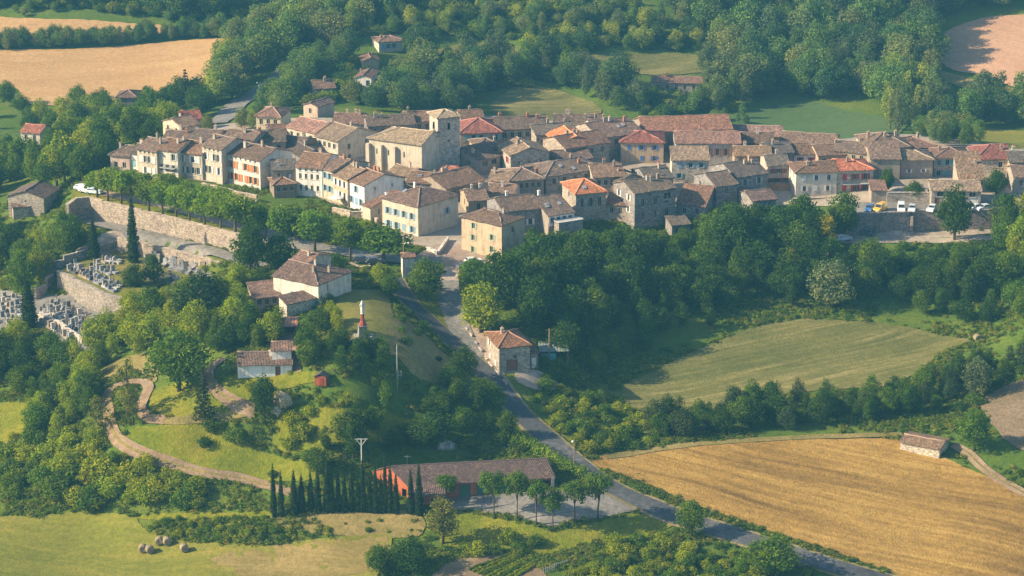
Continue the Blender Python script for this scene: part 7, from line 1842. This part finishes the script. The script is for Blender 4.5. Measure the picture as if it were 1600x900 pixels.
SPOTS = [(gp(*p), t) for p, t in [((795, 575), 'near the rubble house'), ((1120, 545), 'at the left edge of the mown field'), ((1240, 515), 'above the mown field'), ((1400, 515), 'above the right end of the mown field'), ((1000, 400), 'below the loggia house'), ((880, 400), 'below the veranda house'),
  ((790, 430), 'below the green shuttered house'), ((1150, 380), 'below the dark stone gable'), ((1300, 400), 'by the yellow tree'), ((1400, 400), 'by the lower car park'), ((1300, 480), 'around the grey green willow'), ((1490, 420), 'under the car park wall'), ((1600, 430), 'at the right edge'), ((1550, 490), 'above the far hay bale'),
  ((567, 525), 'by the statue'), ((412, 580), 'by the low cottage'), ((470, 470), 'by the white farmhouse'), ((540, 790), 'by the cypress row'), ((440, 790), 'by the left end of the cypresses'), ((680, 710), 'over the warehouse roof'), ((780, 830), 'under the warehouse yard'), ((1447, 690), 'by the stone shelter'),
  ((130, 540), 'by the lower cemetery'), ((180, 470), 'by the upper cemetery'), ((200, 640), 'by the track bend'), ((280, 600), 'by the huge round tree'), ((250, 760), 'under the dirt track'), ((350, 760), 'above the bramble bank'), ((330, 835), 'by the hay bales'), ((420, 835), 'at the right end of the bramble bank'), ((100, 740), 'above the hay meadow'), ((20, 700), 'at the lower left edge'),
  ((20, 320), 'by the stone barn'), ((110, 290), 'by the promenade tip'), ((45, 210), 'by the red roofed valley house'), ((200, 170), 'by the purple roofed house'), ((150, 75), 'between the two wheat fields'), ((340, 100), 'at the wheat field end'), ((440, 110), 'along the avenue'), ((480, 40), 'above the avenue'), ((570, 140), 'by the white arched house'), ((610, 75), 'by the blue shuttered house'),
  ((1050, 135), 'by the far farmhouse'), ((1260, 165), 'above the green field'), ((860, 135), 'above the fallow field'), ((740, 100), 'under the hill pasture'), ((1455, 80), 'by the reddish wheat field'), ((1420, 170), 'among the poplars'), ((1000, 85), 'above the slope pasture'), ((1200, 90), 'in the blue forest'), ((1330, 100), 'in the right part of the forest'), ((650, 150), 'behind the church'),
  ((1010, 670), 'at the left end of the hedge'), ((1150, 660), 'in the middle of the hedge'), ((1290, 650), 'in the right half of the hedge'), ((1450, 600), 'where the hedge meets the willow'), ((850, 640), 'right of the main road bend'), ((940, 680), 'near the stubble field corner'), ((760, 650), 'left of the main road bend'), ((960, 880), 'at the left end of the bramble bank'), ((1080, 870), 'below the lone round tree'), ((1200, 890), 'by the bottom road edge'),
  ((60, 620), 'on the left flank'), ((500, 660), 'on the hill front'), ((620, 610), 'under the thin pale pole')]]
relabel()
def split_twins():
    sets = {}
    for o in COL.objects:
        if o.parent is None and o.get('label') and o.get('group'): sets.setdefault(o['label'], []).append(o)
    num = 'two three four five six seven eight nine ten eleven twelve thirteen fourteen fifteen sixteen seventeen eighteen nineteen twenty'.split()
    for lab, os_ in sets.items():
        if 1 < len(os_) <= 20:
            os_.sort(key=lambda q: q.location.x / q.location.y)
            for i, o in enumerate(os_):
                pos = 'leftmost' if i == 0 else 'rightmost' if i == len(os_) - 1 else ORD[i] + ' from left'
                o['label'] = ' '.join(('%s of %s: %s' % (pos, num[len(os_) - 2], lab)).split()[:16])
split_twins()

# ------------------------------------------------------------------ tall grass on every open slope
def tall_grass():
    rr = random.Random(21)
    for i in range(3):
        cl = clump_crown(rr, 5, 1.6, -.1, .8, .22, .42, .8, .7, i)
        form('tuft', 1.0, leaf_mesh('tuft_leaves', cl, .17, .5, .9), trunk_mesh('tuft_stem', .4, .02, [], 0))
    sheets = [o for o in COL.objects if o.get('kind') == 'structure' and o.name not in ('ground', 'cypress_bank', 'field_margin')]
    from mathutils.bvhtree import BVHTree
    trees = [BVHTree.FromPolygons([v.co.xy.to_3d() for v in o.data.vertices], [p.vertices for p in o.data.polygons]) for o in sheets]
    boxes = [(min(v.co.x for v in o.data.vertices), max(v.co.x for v in o.data.vertices), min(v.co.y for v in o.data.vertices), max(v.co.y for v in o.data.vertices)) for o in sheets]
    items = []; k = 0
    while len(items) < 15000 and k < 60000:
        k += 1
        y = 415 + 190 * rr.random() ** 1.25; x = rr.uniform(-.215, .215) * y
        if math.sin(x * .11 + 2 * math.sin(y * .07)) * math.sin(y * .13 + math.sin(x * .05)) < rr.uniform(-.75, .55): continue
        if any(b[0] < x < b[1] and b[2] < y < b[3] and t.ray_cast(Vector((x, y, 5)), Vector((0, 0, -1)))[0] is not None for t, b in zip(trees, boxes)): continue
        s = rr.uniform(.5, 1.2); c = rr.choice([(.12, .18, .012), (.16, .21, .018), (.20, .21, .03), (.08, .14, .012), (.15, .19, .02)])
        items.append(((x, y, hz(x, y) + .02), (s * 1.25, s * 1.25, s), 'tuft', rr.randrange(3), jig(c, rr), rr.uniform(0, 6)))
    stuff_object('tall_grass', items, 'tufts of tall grass and weeds on the open slopes', 'grass')
tall_grass()

# ------------------------------------------------------------------ haze: one closed box of thin air round everything
def haze():
    lo = (GX[0] - 12, GY[0] - 12, float(GZ.min()) - 1.5); hi = (GX[-1] + 12, GY[-1] + 12, max(CAM_Z + 8, float(GZ.max()) + 20))
    m = MB(); c = [(lo[i] + hi[i]) / 2 for i in range(3)]; m.box(c, [hi[i] - lo[i] for i in range(3)])
    mt = bpy.data.materials.new('haze'); mt.use_nodes = True; nt = mt.node_tree
    for n in list(nt.nodes): nt.nodes.remove(n)
    out = nt.nodes.new('ShaderNodeOutputMaterial'); pv = nt.nodes.new('ShaderNodeVolumePrincipled')
    pv.inputs['Color'].default_value = (0.16, 0.54, 0.88, 1); pv.inputs['Density'].default_value = HAZE; pv.inputs['Anisotropy'].default_value = 0.0
    nt.links.new(pv.outputs[0], out.inputs['Volume'])
    tag(m.build('haze', mt), 'thin pale blue morning haze over the valley', 'haze', None, 'stuff')
HAZE = 0.00016
haze()
